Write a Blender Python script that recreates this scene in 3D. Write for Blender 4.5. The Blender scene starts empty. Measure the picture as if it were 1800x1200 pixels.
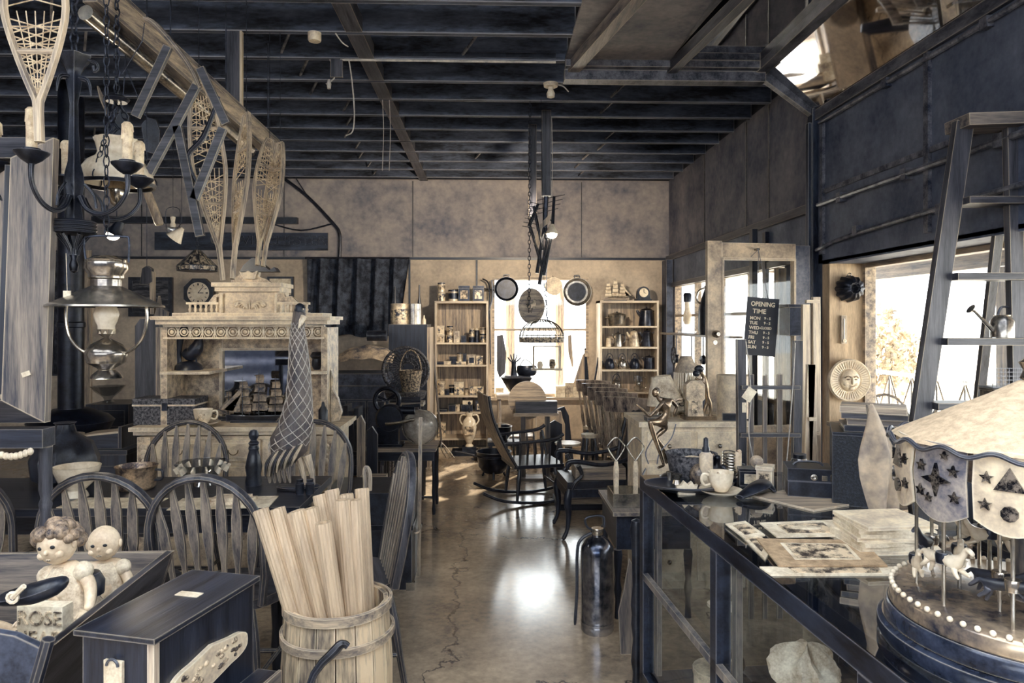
import bpy, math, random
from mathutils import Vector, Matrix, Euler
random.seed(7)
PI = math.pi
SC = bpy.context.scene
COL = SC.collection
# ---------------------------------------------------------------- camera
F = 1250.0; CAMZ = 1.55; YAW = math.radians(1.8); HZ = 565.0
cd = bpy.data.cameras.new('camera'); cam = bpy.data.objects.new('camera', cd); COL.objects.link(cam)
cam.location = (0, 0, CAMZ); cam.rotation_euler = (PI/2, 0, -YAW)
cd.sensor_width = 36; cd.lens = 36*F/1800; cd.shift_y = -(600-HZ)/1800; cd.clip_start = .05
SC.camera = cam
SC.view_settings.view_transform = 'Standard'; SC.view_settings.look = 'None'; SC.view_settings.gamma = 1
SC.view_settings.use_curve_mapping = False; SC.view_settings.exposure = 2.45
SC.cycles.use_denoising = True; SC.cycles.use_adaptive_sampling = True; SC.cycles.adaptive_threshold = .03; SC.cycles.max_bounces = 7; SC.cycles.diffuse_bounces = 4
SC.cycles.glossy_bounces = 4; SC.cycles.transparent_max_bounces = 12; SC.cycles.sample_clamp_indirect = 6
# ---------------------------------------------------------------- sky and sun
w = bpy.data.worlds.new('sky'); SC.world = w; w.use_nodes = True
bg = w.node_tree.nodes['Background']; bg.inputs[0].default_value = (.88, .94, 1.0, 1); bg.inputs[1].default_value = 1.7
def lamp(name, kind, loc, power, color, size=.1, rot=None, parent=None):
    l = bpy.data.lights.new(name, kind); l.energy = power; l.color = color
    if kind == 'AREA': l.size = size
    elif kind == 'POINT': l.shadow_soft_size = size
    o = bpy.data.objects.new(name, l); COL.objects.link(o); o.location = loc
    if rot: o.rotation_euler = rot
    if parent: o.parent = parent
    return o
sun = lamp('sun', 'SUN', (0, 0, 9), 2.6, (1, .9, .76), rot=(math.radians(56), 0, math.radians(152))); sun.data.angle = .02
# ---------------------------------------------------------------- pixel -> place
def ray(px, py):
    u = (px-900)/F
    return (math.sin(YAW)+u*math.cos(YAW), math.cos(YAW)-u*math.sin(YAW), (HZ-py)/F)
def W(px, py, Y):
    d = ray(px, py); s = Y/d[1]
    return Vector((d[0]*s, Y, CAMZ+d[2]*s))
def X(px, Y): return W(px, 565, Y).x
def Z(py, Y, px=861): return W(px, py, Y).z
def G(px, py, z=0.0):
    d = ray(px, py); s = (z-CAMZ)/d[2]
    return Vector((d[0]*s, d[1]*s, z))
# ---------------------------------------------------------------- materials
def lin(c):
    r = []
    for v in c:
        v /= 255.0
        r.append(v/12.92 if v <= .04045 else ((v+.055)/1.055)**2.4)
    return (r[0], r[1], r[2], 1)
MATS = {}
def M(name, a, b, rough=.5, metal=0.0, sc=5, st=(1, 1, 1), edge=None, er=.006, bump=.25, lo=.36, hi=.64, det=6, spec=None, alpha=1, coat=0):
    if name in MATS: return MATS[name]
    m = bpy.data.materials.new(name); m.use_nodes = True; MATS[name] = m
    nt = m.node_tree; N = nt.nodes; L = nt.links; p = N['Principled BSDF']
    tc = N.new('ShaderNodeTexCoord'); mp = N.new('ShaderNodeMapping'); mp.inputs['Scale'].default_value = st
    L.new(tc.outputs['Object'], mp.inputs[0])
    nz = N.new('ShaderNodeTexNoise'); nz.inputs['Scale'].default_value = sc; nz.inputs['Detail'].default_value = det
    nz.inputs['Roughness'].default_value = .68
    L.new(mp.outputs[0], nz.inputs['Vector'])
    rp = N.new('ShaderNodeValToRGB'); rp.color_ramp.elements[0].position = lo; rp.color_ramp.elements[1].position = hi
    rp.color_ramp.elements[0].color = lin(a); rp.color_ramp.elements[1].color = lin(b)
    n2 = N.new('ShaderNodeTexNoise'); n2.inputs['Scale'].default_value = sc*11; n2.inputs['Detail'].default_value = 3; L.new(mp.outputs[0], n2.inputs['Vector'])
    ma = N.new('ShaderNodeMath'); ma.operation = 'MULTIPLY_ADD'; ma.inputs[1].default_value = .26; L.new(n2.outputs['Fac'], ma.inputs[0])
    mb = N.new('ShaderNodeMath'); mb.operation = 'ADD'; mb.inputs[1].default_value = -.13; L.new(nz.outputs['Fac'], mb.inputs[0]); L.new(mb.outputs[0], ma.inputs[2])
    L.new(ma.outputs[0], rp.inputs[0]); col = rp.outputs[0]
    if edge:  # painted highlights: bright outlines mixed into the base colour along edges
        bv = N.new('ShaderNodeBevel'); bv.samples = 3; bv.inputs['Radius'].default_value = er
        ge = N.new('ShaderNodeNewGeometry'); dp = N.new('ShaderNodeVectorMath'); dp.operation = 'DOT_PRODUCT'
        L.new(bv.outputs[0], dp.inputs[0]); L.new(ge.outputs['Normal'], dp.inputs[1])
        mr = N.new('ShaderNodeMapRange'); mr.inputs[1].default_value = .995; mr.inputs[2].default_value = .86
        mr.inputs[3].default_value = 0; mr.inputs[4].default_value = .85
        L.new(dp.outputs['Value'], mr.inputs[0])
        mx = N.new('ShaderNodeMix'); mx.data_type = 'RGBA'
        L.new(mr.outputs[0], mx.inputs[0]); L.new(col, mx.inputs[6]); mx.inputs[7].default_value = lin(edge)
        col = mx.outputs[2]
    L.new(col, p.inputs['Base Color'])
    p.inputs['Roughness'].default_value = rough; p.inputs['Metallic'].default_value = metal
    if spec is not None: p.inputs['Specular IOR Level'].default_value = spec
    if coat: p.inputs['Coat Weight'].default_value = coat; p.inputs['Coat Roughness'].default_value = .15
    if bump:
        bm = N.new('ShaderNodeBump'); bm.inputs['Strength'].default_value = bump; bm.inputs['Distance'].default_value = .004
        L.new(nz.outputs['Fac'], bm.inputs['Height']); L.new(bm.outputs[0], p.inputs['Normal'])
    if alpha < 1: p.inputs['Alpha'].default_value = alpha
    return m
STR = {'x': (.12, 2.2, 2.2), 'y': (2.2, .12, 2.2), 'z': (2.2, 2.2, .12)}
def wood(kind, ax='z'):
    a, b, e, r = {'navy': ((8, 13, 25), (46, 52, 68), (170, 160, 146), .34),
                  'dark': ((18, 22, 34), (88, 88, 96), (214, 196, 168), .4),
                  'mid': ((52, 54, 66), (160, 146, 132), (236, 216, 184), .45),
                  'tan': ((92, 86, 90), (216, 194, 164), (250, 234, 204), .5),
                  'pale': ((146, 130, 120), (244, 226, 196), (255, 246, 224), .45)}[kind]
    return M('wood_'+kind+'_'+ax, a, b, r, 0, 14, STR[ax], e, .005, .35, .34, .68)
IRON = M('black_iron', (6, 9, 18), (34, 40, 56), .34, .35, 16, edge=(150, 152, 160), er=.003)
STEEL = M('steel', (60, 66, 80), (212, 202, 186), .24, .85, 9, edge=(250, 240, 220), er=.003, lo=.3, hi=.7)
BRASS = M('brass', (66, 68, 78), (214, 202, 184), .18, .9, 5, edge=(255, 240, 210), er=.003, lo=.3, hi=.7)
BRONZE = M('bronze', (60, 54, 54), (182, 158, 130), .25, .8, 9, lo=.3, hi=.7)
CER = M('ceramic', (214, 196, 168), (250, 238, 216), .18, 0, 8, bump=0)
CANDLE = M('candle_wax', (196, 170, 138), (248, 230, 196), .5, 0, 30)
PAPER = M('paper', (196, 178, 150), (250, 238, 214), .7, 0, 14, bump=.1)
SEPIA = M('sepia_print', (60, 52, 50), (232, 210, 178), .5, 0, 26, lo=.42, hi=.58, bump=0)
CREAMP = M('cream_paint', (184, 166, 146), (244, 226, 194), .5, 0, 10, edge=(255, 246, 226))
CARVE = M('carved_wood', (128, 112, 102), (238, 216, 182), .45, 0, 18, edge=(255, 244, 220), er=.006, bump=.5)
CLOTHD = M('dark_cloth', (8, 16, 32), (84, 92, 108), .8, 0, 9, lo=.4, hi=.72)
CLOTHM = M('grey_cloth', (56, 62, 78), (196, 176, 150), .8, 0, 7)
CLOTHL = M('cream_cloth', (176, 154, 128), (250, 236, 210), .8, 0, 16)
LEATH = M('black_leather', (8, 11, 20), (44, 49, 62), .35, 0, 14, edge=(140, 140, 150), er=.004)
WICK = M('wicker', (30, 34, 48), (214, 190, 156), .6, 0, 60, lo=.42, hi=.6, bump=.8)
WICKD = M('dark_wicker', (12, 18, 32), (120, 118, 122), .6, 0, 70, lo=.42, hi=.62, bump=.8)
SKINM = M('doll_skin', (206, 180, 150), (246, 226, 196), .4, 0, 12, bump=0)
HAIRM = M('doll_hair', (46, 42, 50), (190, 164, 136), .6, 0, 40, bump=.8)
TINL = M('litho_tin', (44, 50, 68), (236, 216, 182), .35, .2, 22, lo=.45, hi=.55, edge=(255, 240, 214), er=.004)
TIND = M('dark_tin', (8, 12, 24), (54, 60, 78), .3, .3, 18, lo=.4, hi=.66, edge=(190, 184, 176), er=.004)
TINP = M('pale_tin', (130, 116, 106), (244, 226, 194), .35, .2, 12, edge=(255, 246, 224), er=.004)
BLUEP = M('blue_paint', (16, 24, 42), (76, 84, 104), .5, 0, 7, edge=(196, 186, 172))
INK = M('ink', (8, 12, 22), (20, 26, 40), .5, bump=0)
CHAIN = M('chain_iron', (12, 16, 28), (70, 76, 92), .4, .5, 20, bump=0)
WIRE = M('pale_wire', (150, 146, 144), (214, 204, 190), .5, 0, 8, bump=0)
STARM = M('dark_inlay', (10, 14, 26), (150, 140, 130), .25, .6, 60, lo=.45, hi=.6)
def glassm(name, col=(1, 1, 1), tr=.12, rough=.02, k=.75):
    if name in MATS: return MATS[name]
    m = bpy.data.materials.new(name); m.use_nodes = True; MATS[name] = m
    nt = m.node_tree; N = nt.nodes; L = nt.links
    for n in list(N):
        if n.type == 'BSDF_PRINCIPLED': N.remove(n)
    out = [n for n in N if n.type == 'OUTPUT_MATERIAL'][0]
    g = N.new('ShaderNodeBsdfGlossy'); g.inputs['Roughness'].default_value = rough
    t = N.new('ShaderNodeBsdfTransparent'); t.inputs[0].default_value = (*col, 1)
    f = N.new('ShaderNodeLayerWeight'); f.inputs['Blend'].default_value = .5
    pw = N.new('ShaderNodeMath'); pw.operation = 'POWER'; pw.inputs[1].default_value = 5; L.new(f.outputs['Facing'], pw.inputs[0])
    a = N.new('ShaderNodeMath'); a.operation = 'MULTIPLY_ADD'; a.inputs[1].default_value = k; a.inputs[2].default_value = .035+tr; a.use_clamp = True
    L.new(pw.outputs[0], a.inputs[0])
    x = N.new('ShaderNodeMixShader'); L.new(a.outputs[0], x.inputs[0])
    L.new(t.outputs[0], x.inputs[1]); L.new(g.outputs[0], x.inputs[2]); L.new(x.outputs[0], out.inputs[0])
    return m
GLASS = glassm('window_glass', (.97, .97, .95), .0)
GLASST = glassm('case_glass', (.95, .97, .98), .02, .02, .35)
GLASSJ = glassm('jar_glass', (.8, .82, .84), .16, .05)
def emit(name, c, s):
    m = bpy.data.materials.new(name); m.use_nodes = True; p = m.node_tree.nodes['Principled BSDF']
    p.inputs['Base Color'].default_value = lin(c); p.inputs['Emission Color'].default_value = lin(c); p.inputs['Emission Strength'].default_value = s
    return m
GLOW = emit('lit_bulb', (255, 236, 200), 5)
MIRROR = M('mirror', (150, 154, 164), (190, 190, 192), .03, 1, 3, bump=0)
# ---------------------------------------------------------------- mesh builder
def rotm(rx=0, ry=0, rz=0): return Euler((rx, ry, rz)).to_matrix()
def frame(d):
    d = d.normalized(); up = Vector((0, 0, 1)) if abs(d.z) < .95 else Vector((0, 1, 0))
    s = d.cross(up).normalized(); return s, s.cross(d).normalized(), d
class B:
    def __init__(s): s.v = []; s.f = []; s.sm = []
    def add(s, vs, fs, sm=False, m=None, c=None):
        n = len(s.v)
        for q in vs:
            q = Vector(q)
            if m is not None: q = m @ q
            if c is not None: q = q+Vector(c)
            s.v.append(q)
        for f in fs: s.f.append([i+n for i in f]); s.sm.append(sm)
        return s
    def box(s, c, d, r=None, tz=1.0, ty=None):
        a, b, h = d[0]/2, d[1]/2, d[2]/2; ty = tz if ty is None else ty
        vs = [(-a, -b, -h), (a, -b, -h), (a, b, -h), (-a, b, -h), (-a*tz, -b*ty, h), (a*tz, -b*ty, h), (a*tz, b*ty, h), (-a*tz, b*ty, h)]
        return s.add(vs, [(0, 3, 2, 1), (4, 5, 6, 7), (0, 1, 5, 4), (1, 2, 6, 5), (2, 3, 7, 6), (3, 0, 4, 7)], False, rotm(*r) if r else None, c)
    def bb(s, x0, x1, y0, y1, z0, z1): return s.box(((x0+x1)/2, (y0+y1)/2, (z0+z1)/2), (abs(x1-x0), abs(y1-y0), abs(z1-z0)))
    def beam(s, a, b, w, h, up=None):
        a, b = Vector(a), Vector(b); sd, u, d = frame(b-a)
        if up is not None:
            up = Vector(up); sd = (b-a).cross(up).normalized(); u = sd.cross((b-a)).normalized()
        vs = []
        for p in (a, b):
            for i, j in ((-1, -1), (1, -1), (1, 1), (-1, 1)): vs.append(p+sd*(i*w/2)+u*(j*h/2))
        return s.add(vs, [(0, 3, 2, 1), (4, 5, 6, 7), (0, 1, 5, 4), (1, 2, 6, 5), (2, 3, 7, 6), (3, 0, 4, 7)])
    def tube(s, pts, r, seg=8, closed=False, flat=1.0, cap=True):
        pts = [Vector(p) for p in pts]; n = len(pts); vs = []; fs = []
        rr = list(r) if isinstance(r, (list, tuple)) else [r]*n
        if 3 <= n <= 9 and not closed and seg > 4:
            P2 = []; R2 = []
            for i in range(n-1):
                a, b, c, d = pts[max(i-1, 0)], pts[i], pts[i+1], pts[min(i+2, n-1)]
                for k in range(4):
                    u = k/4; P2.append(.5*((2*b)+(c-a)*u+(2*a-5*b+4*c-d)*u*u+(3*b-a-3*c+d)*u**3)); R2.append(rr[i]*(1-u)+rr[i+1]*u)
            pts = P2+[pts[-1]]; rr = R2+[rr[-1]]; n = len(pts)
        pu = None
        for i, p in enumerate(pts):
            if closed: d = pts[(i+1) % n]-pts[i-1]
            else: d = pts[min(i+1, n-1)]-pts[max(i-1, 0)]
            if d.length < 1e-9: d = Vector((0, 0, 1))
            d.normalize()
            if pu is None: sd, u, _ = frame(d)
            else:
                u = (pu-d*pu.dot(d));
                u = u.normalized() if u.length > 1e-5 else frame(d)[1]
                sd = d.cross(u)
            pu = u
            for k in range(seg):
                a = 2*PI*k/seg; vs.append(p+sd*(math.cos(a)*rr[i])+u*(math.sin(a)*rr[i]*flat))
        for i in range(n if closed else n-1):
            j = (i+1) % n
            for k in range(seg): k2 = (k+1) % seg; fs.append((i*seg+k, i*seg+k2, j*seg+k2, j*seg+k))
        if not closed and cap: fs.append(tuple(range(seg))[::-1]); fs.append(tuple((n-1)*seg+k for k in range(seg)))
        return s.add(vs, fs, True)
    def lathe(s, prof, seg=20, c=(0, 0, 0), m=None, flute=None, arc=None, sx=1, sy=1, ring=False):
        vs = []; fs = []; n = len(prof); full = arc is None; st = seg if full else seg+1
        a0, a1 = (0, 2*PI) if full else arc
        for r, z in prof:
            for k in range(st):
                a = a0+(a1-a0)*k/seg; q = r*(flute(a, z) if flute else 1)
                vs.append((math.cos(a)*q*sx, math.sin(a)*q*sy, z))
        for i in range(n if ring else n-1):
            j = (i+1) % n
            for k in range(seg):
                k2 = (k+1) % st; fs.append((i*st+k, i*st+k2, j*st+k2, j*st+k))
        if full and not ring:
            if prof[0][0] > 1e-6: fs.append(tuple(range(st))[::-1])
            if prof[-1][0] > 1e-6: fs.append(tuple((n-1)*st+k for k in range(st)))
        return s.add(vs, fs, True, m, c)
    def prism(s, out, t, m=None, c=(0, 0, 0), sm=False):   # outline in x,z ; thickness along y
        n = len(out); vs = [(p[0], -t/2, p[1]) for p in out]+[(p[0], t/2, p[1]) for p in out]
        fs = [tuple(range(n)), tuple(range(2*n-1, n-1, -1))]
        for i in range(n): j = (i+1) % n; fs.append((i, i+n, j+n, j))
        return s.add(vs, fs, sm, m, c)
    def ball(s, c, r, seg=12, rings=8, m=None):
        if not isinstance(r, (tuple, list)): r = (r, r, r)
        vs = []; fs = []
        for i in range(rings+1):
            t = PI*i/rings
            for k in range(seg):
                a = 2*PI*k/seg; vs.append((math.sin(t)*math.cos(a)*r[0], math.sin(t)*math.sin(a)*r[1], math.cos(t)*r[2]))
        for i in range(rings):
            for k in range(seg): k2 = (k+1) % seg; fs.append((i*seg+k, (i+1)*seg+k, (i+1)*seg+k2, i*seg+k2))
        return s.add(vs, fs, True, m, c)
    def sheet(s, fn, nu, nv, t=0):
        vs = [fn(i/nu, j/nv) for j in range(nv+1) for i in range(nu+1)]; fs = []
        for j in range(nv):
            for i in range(nu): a = j*(nu+1)+i; fs.append((a, a+1, a+nu+2, a+nu+1))
        return s.add(vs, fs, True)
    def obj(s, name, mat, parent=None, world=False, origin=None, mods=None):
        me = bpy.data.meshes.new(name); vs = s.v
        if parent is not None and world:
            inv = wm(parent).inverted(); vs = [inv @ q for q in vs]
        if origin is not None: o3 = Vector(origin); vs = [q-o3 for q in vs]
        me.from_pydata([tuple(q) for q in vs], [], s.f)
        me.polygons.foreach_set('use_smooth', s.sm)
        if any(s.sm):
            try: me.set_sharp_from_angle(angle=.7)
            except Exception: pass
        me.materials.append(mat); me.update()
        o = bpy.data.objects.new(name, me); COL.objects.link(o)
        if origin is not None: o.location = origin
        if parent is not None: o.parent = parent
        return o
    def one(s, name, mat, label, cat, group=None, origin=None):
        if origin is None:
            n = len(s.v); zs = min(q.z for q in s.v); origin = (sum(q.x for q in s.v)/n, sum(q.y for q in s.v)/n, zs)
        o = s.obj(name, mat, None, origin=origin); return tag(o, label, cat, group)
def wm(o):
    m = Matrix.Translation(o.location) @ o.rotation_euler.to_matrix().to_4x4() @ Matrix.Diagonal((*o.scale, 1))
    return wm(o.parent) @ m if o.parent else m
def tag(o, label, cat, group=None):
    o['label'] = label; o['category'] = cat
    if group: o['group'] = group
    return o
def T(name, label, cat, loc=(0, 0, 0), rz=0, group=None):
    o = bpy.data.objects.new(name, None); COL.objects.link(o); o.location = loc; o.rotation_euler = (0, 0, rz); o.empty_display_size = .05
    return tag(o, label, cat, group)
def S(o):
    o['kind'] = 'structure'; return o
def dup(root, loc, rz=0, label=None, group=None, scale=None):
    def cp(o, par):
        c = o.copy(); COL.objects.link(c)
        if par: c.parent = par
        for ch in list(o.children): cp(ch, c)
        return c
    r = cp(root, None); r.location = loc; r.rotation_euler = (0, 0, rz)
    if scale: r.scale = (scale,)*3
    if label: r['label'] = label
    if group: r['group'] = group
    return r
def skin(name, pts, edges, mat, parent, sub=2):   # pts: (x,y,z,r)
    me = bpy.data.meshes.new(name); me.from_pydata([p[:3] for p in pts], edges, []); me.materials.append(mat)
    o = bpy.data.objects.new(name, me); COL.objects.link(o); o.parent = parent
    md = o.modifiers.new('skin', 'SKIN'); md.use_smooth_shade = True
    sv = me.skin_vertices[0].data
    for i, p in enumerate(pts):
        r = p[3]; sv[i].radius = r if isinstance(r, tuple) else (r, r)
        sv[i].use_root = (i == 0)
    ss = o.modifiers.new('sub', 'SUBSURF'); ss.levels = sub; ss.render_levels = sub
    return o
def text(body, size, loc, mat, parent, rx=PI/2, rz=0, ex=.001, align='CENTER', name='lettering', sx=1, bold=.0):
    cu = bpy.data.curves.new(name, 'FONT'); cu.body = body; cu.size = size; cu.extrude = ex; cu.align_x = align; cu.align_y = 'CENTER'; cu.offset = bold
    tmp = bpy.data.objects.new(name, cu); COL.objects.link(tmp); bpy.context.view_layer.update()
    me = bpy.data.meshes.new_from_object(tmp.evaluated_get(bpy.context.evaluated_depsgraph_get())); bpy.data.objects.remove(tmp)
    me.materials.clear(); me.materials.append(mat); o = bpy.data.objects.new(name, me); COL.objects.link(o); o.location = loc; o.rotation_euler = (rx, 0, rz); o.scale = (sx, 1, 1)
    if parent: o.parent = parent
    return o
def circ(cx, cz, r, n=24, a0=0, a1=2*PI, rz=None):
    rz = r if rz is None else rz
    return [(cx+r*math.cos(a0+(a1-a0)*k/n), cz+rz*math.sin(a0+(a1-a0)*k/n)) for k in range(n)]
def arcpts(c, r, a0, a1, n, plane='xz', rb=None):
    rb = r if rb is None else rb; o = []
    for k in range(n+1):
        a = a0+(a1-a0)*k/n; u, v = r*math.cos(a), rb*math.sin(a)
        o.append(Vector(c)+(Vector((u, 0, v)) if plane == 'xz' else Vector((0, u, v)) if plane == 'yz' else Vector((u, v, 0))))
    return o
def chain(b, a, c, link=.035, r=.0028, w=.011):
    a, c = Vector(a), Vector(c); n = max(1, int((c-a).length/(link*.78))); sd, u, d = frame(c-a)
    for i in range(n):
        p = a.lerp(c, (i+.5)/n); q = sd if i % 2 else u
        b.tube([p+q*(math.cos(t)*w)+d*(math.sin(t)*link/2) for t in [2*PI*k/8 for k in range(8)]], r, 4, True)

def JY(y): return min((8.58-.428*i for i in range(26)), key=lambda q: abs(q-y))
def WJ(px, py, Y): return W(px, py, JY(Y))
# ================================================================ THE ROOM
YB = 8.8; XR = 2.23; XL = -6.2; ZC = 3.28; ZR = 4.05; ZB = 2.33
WUP = M('wall_board_grey', (92, 94, 108), (184, 172, 162), .85, 0, 1.6, lo=.3, hi=.72, det=9, bump=.35)
WLO = M('wall_board_tan', (150, 138, 126), (218, 200, 176), .8, 0, 2.2, lo=.3, hi=.72, det=9, bump=.35)
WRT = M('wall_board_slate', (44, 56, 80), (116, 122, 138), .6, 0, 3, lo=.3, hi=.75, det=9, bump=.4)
WDK = M('dark_boards', (8, 12, 22), (30, 38, 56), .8, 0, 3)
def concrete():
    m = bpy.data.materials.new('concrete_floor'); m.use_nodes = True; nt = m.node_tree; N = nt.nodes; L = nt.links; p = N['Principled BSDF']
    tc = N.new('ShaderNodeTexCoord')
    def nz(sc, det, ro=.6):
        n = N.new('ShaderNodeTexNoise'); n.inputs['Scale'].default_value = sc; n.inputs['Detail'].default_value = det; n.inputs['Roughness'].default_value = ro
        L.new(tc.outputs['Object'], n.inputs['Vector']); return n
    a = nz(1.5, 10, .7); b = nz(26, 6); r = N.new('ShaderNodeValToRGB'); e = r.color_ramp.elements
    e[0].position = .3; e[0].color = lin((98, 88, 84)); e[1].position = .7; e[1].color = lin((228, 204, 172))
    ad = N.new('ShaderNodeMath'); ad.operation = 'MULTIPLY_ADD'; ad.inputs[1].default_value = .35; L.new(b.outputs['Fac'], ad.inputs[0])
    sb = N.new('ShaderNodeMath'); sb.operation = 'MULTIPLY_ADD'; sb.inputs[1].default_value = .95; sb.inputs[2].default_value = -.15
    L.new(a.outputs['Fac'], sb.inputs[0]); L.new(sb.outputs[0], ad.inputs[2]); L.new(ad.outputs[0], r.inputs[0])
    v = N.new('ShaderNodeTexVoronoi'); v.feature = 'DISTANCE_TO_EDGE'; v.inputs['Scale'].default_value = .55
    mx = N.new('ShaderNodeVectorMath'); mx.operation = 'MULTIPLY_ADD'; mx.inputs[1].default_value = (.5, .5, .5); L.new(nz(3, 6).outputs['Color'], mx.inputs[0]); L.new(tc.outputs['Object'], mx.inputs[2])
    L.new(mx.outputs[0], v.inputs['Vector'])
    cr = N.new('ShaderNodeMapRange'); cr.inputs[1].default_value = .0; cr.inputs[2].default_value = .006; L.new(v.outputs['Distance'], cr.inputs[0])
    mc = N.new('ShaderNodeMix'); mc.data_type = 'RGBA'; L.new(cr.outputs[0], mc.inputs[0]); mc.inputs[6].default_value = lin((46, 44, 52)); L.new(r.outputs[0], mc.inputs[7])
    L.new(mc.outputs[2], p.inputs['Base Color'])
    rr = N.new('ShaderNodeMapRange'); rr.inputs[3].default_value = .1; rr.inputs[4].default_value = .3; L.new(a.outputs['Fac'], rr.inputs[0]); L.new(rr.outputs[0], p.inputs['Roughness'])
    bm = N.new('ShaderNodeBump'); bm.inputs['Strength'].default_value = .25; bm.inputs['Distance'].default_value = .003; L.new(ad.outputs[0], bm.inputs['Height']); L.new(bm.outputs[0], p.inputs['Normal'])
    p.inputs['Specular IOR Level'].default_value = 1.0; p.inputs['Coat Weight'].default_value = .5; p.inputs['Coat Roughness'].default_value = .14
    return m
S(B().bb(XL, XR+.35, -4, YB, -.1, 0).obj('floor', concrete()))
S(B().bb(XL-.1, XR+.4, 1.0, YB+.1, ZR, ZR+.08).bb(XL-.1, -4.6, -4, 1, ZR, ZR+.08).bb(-1.2, -.8, -4, 1, ZR, ZR+.08).bb(2.3, XR+.4, -4, 1, ZR, ZR+.08).bb(XL-.1, XR+.4, -4, -3.2, ZR, ZR+.08).obj('ceiling', WDK))  # roof openings behind the camera are added to let sky light in
wx0, wx1, wz0, wz1 = .03, 1.23, .62, 2.1
S(B().bb(XL, wx0, YB, YB+.1, 0, ZB).bb(wx1, XR, YB, YB+.1, 0, ZB).bb(wx0, wx1, YB, YB+.1, 0, wz0).bb(wx0, wx1, YB, YB+.1, wz1, ZB).obj('wall_back_lower', WLO))
S(B().bb(XL, XR, YB-.012, YB+.1, ZB, ZC+.02).obj('wall_back_upper', WUP))
S(B().bb(XL, XR, YB, YB+.1, ZC+.02, ZR).obj('wall_back_top', WDK))
S(B().bb(XL-.1, XL, -4, YB, 0, ZR).obj('wall_left', WUP))
# right wall: window bay far, bulkhead above, stepped window bay near
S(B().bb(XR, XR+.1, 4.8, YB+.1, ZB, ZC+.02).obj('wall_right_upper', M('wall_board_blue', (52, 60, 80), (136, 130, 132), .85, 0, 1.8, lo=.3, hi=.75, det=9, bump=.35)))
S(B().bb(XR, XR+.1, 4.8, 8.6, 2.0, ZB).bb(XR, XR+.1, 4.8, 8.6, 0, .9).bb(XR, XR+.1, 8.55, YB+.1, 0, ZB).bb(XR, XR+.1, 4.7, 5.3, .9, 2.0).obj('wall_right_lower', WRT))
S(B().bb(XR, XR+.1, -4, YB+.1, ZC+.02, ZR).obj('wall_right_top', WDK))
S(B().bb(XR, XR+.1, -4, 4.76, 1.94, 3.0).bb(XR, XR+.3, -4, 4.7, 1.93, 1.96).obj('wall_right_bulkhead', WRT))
S(B().bb(2.45, 2.55, -4, 4.6, 0, .9).bb(2.45, 2.55, -4, 1.2, .9, 1.94).obj('wall_right_sill', wood('mid', 'y')))
S(B().bb(XR, 2.46, 4.6, 4.7, 0, 1.94).obj('wall_right_pier', M('pier_boards', (150, 126, 102), (226, 198, 160), .6, 0, 7, (2.4, 1, .35), lo=.3, hi=.7, bump=.5)))
b = B()
for x in (X(726, YB), X(1022, YB), X(500, YB), X(250, YB)): b.bb(x-.006, x+.006, YB-.018, YB-.01, ZB, ZC)
b.bb(XL, XR, YB-.03, YB-.008, ZB-.02, ZB+.012)
for x in (X(838, YB), X(720, YB), X(588, YB)): b.bb(x-.012, x+.012, YB-.012, YB, .1, ZB-.02)
S(b.obj('trim_1', wood('navy', 'x')))
S(B().bb(XL, XR, YB-.015, YB, 0, .1).obj('baseboard_back', wood('mid', 'x')))
b = B()
for y in (7.3, 6.1, 5.6): b.bb(XR-.012, XR, y-.007, y+.007, ZB, ZC)
b.bb(XR-.04, XR, 4.86, YB-.01, ZB-.03, ZB+.03); b.bb(XR-.03, XR, 4.86, 8.6, 1.97, 2.02)
S(b.obj('trim_2', wood('dark', 'y')))
S(B().bb(XR-.09, XR-.01, YB-.25, YB-.03, .1, ZB-.03).obj('trim_3', BLUEP))
S(B().bb(XL, 2.6, -4.1, -4, 0, 2.05).bb(XL, 2.6, -4.1, -4, 3.1, ZR).obj('wall_front', WRT))  # unseen wall added to darken mirror reflections, high gap lets sky light in
# steel post and the framed, mirrored soffit
b = B().bb(XR-.04, XR+.05, 4.76, 4.84, 0, 3.0).bb(XR-.07, XR-.045, 4.76, 4.8, 1.2, 2.9)
S(b.obj('trim_4', M('post_steel', (12, 18, 34), (64, 74, 94), .4, .3, 8, (1, 1, .2), edge=(190, 186, 180), er=.01)))
FRM = M('soffit_frame', (20, 26, 42), (112, 112, 120), .45, 0, 10, (1, .3, 1), edge=(200, 186, 166), er=.01)
a0 = Vector((1.84, 4.8, ZC)); a1 = Vector((2.27, 4.8, 2.95))
b = B()
b.beam((.5, 4.78, 3.2), (1.86, 4.78, 3.2), .09, .07, (0, 0, 1)); b.beam((.5, 4.70, 3.26), (1.86, 4.70, 3.26), .05, .05, (0, 0, 1))
b.beam(a0+Vector((0, 0, -.02)), a1+Vector((0, 0, .0)), .08, .05, (0, 1, 0))
b.beam((1.84, 4.8, ZC-.02), (1.84, .2, ZC-.02), .08, .06, (0, 0, 1)); b.beam((2.24, 4.8, 2.95), (2.24, .2, 2.95), .07, .07, (0, 0, 1))
for y in (2.9, 1.7): b.beam((1.84, y, ZC-.03), (2.24, y, 2.94), .05, .03, (0, 1, 0))
S(b.obj('trim_5', FRM))
b = B(); n = Vector((-.61, 0, -.79)).normalized()*-.012
for s0, s1 in ((4.78, 2.92), (2.88, 1.72)):
    q = [Vector((1.86, s0, ZC-.01)), Vector((2.23, s0, 2.975)), Vector((2.23, s1, 2.975)), Vector((1.86, s1, ZC-.01))]
    b.add(q+[p-n*-1 for p in q], [(0, 1, 2, 3), (7, 6, 5, 4), (0, 4, 5, 1), (1, 5, 6, 2), (2, 6, 7, 3), (3, 7, 4, 0)])
S(b.obj('trim_6', MIRROR))
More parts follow.
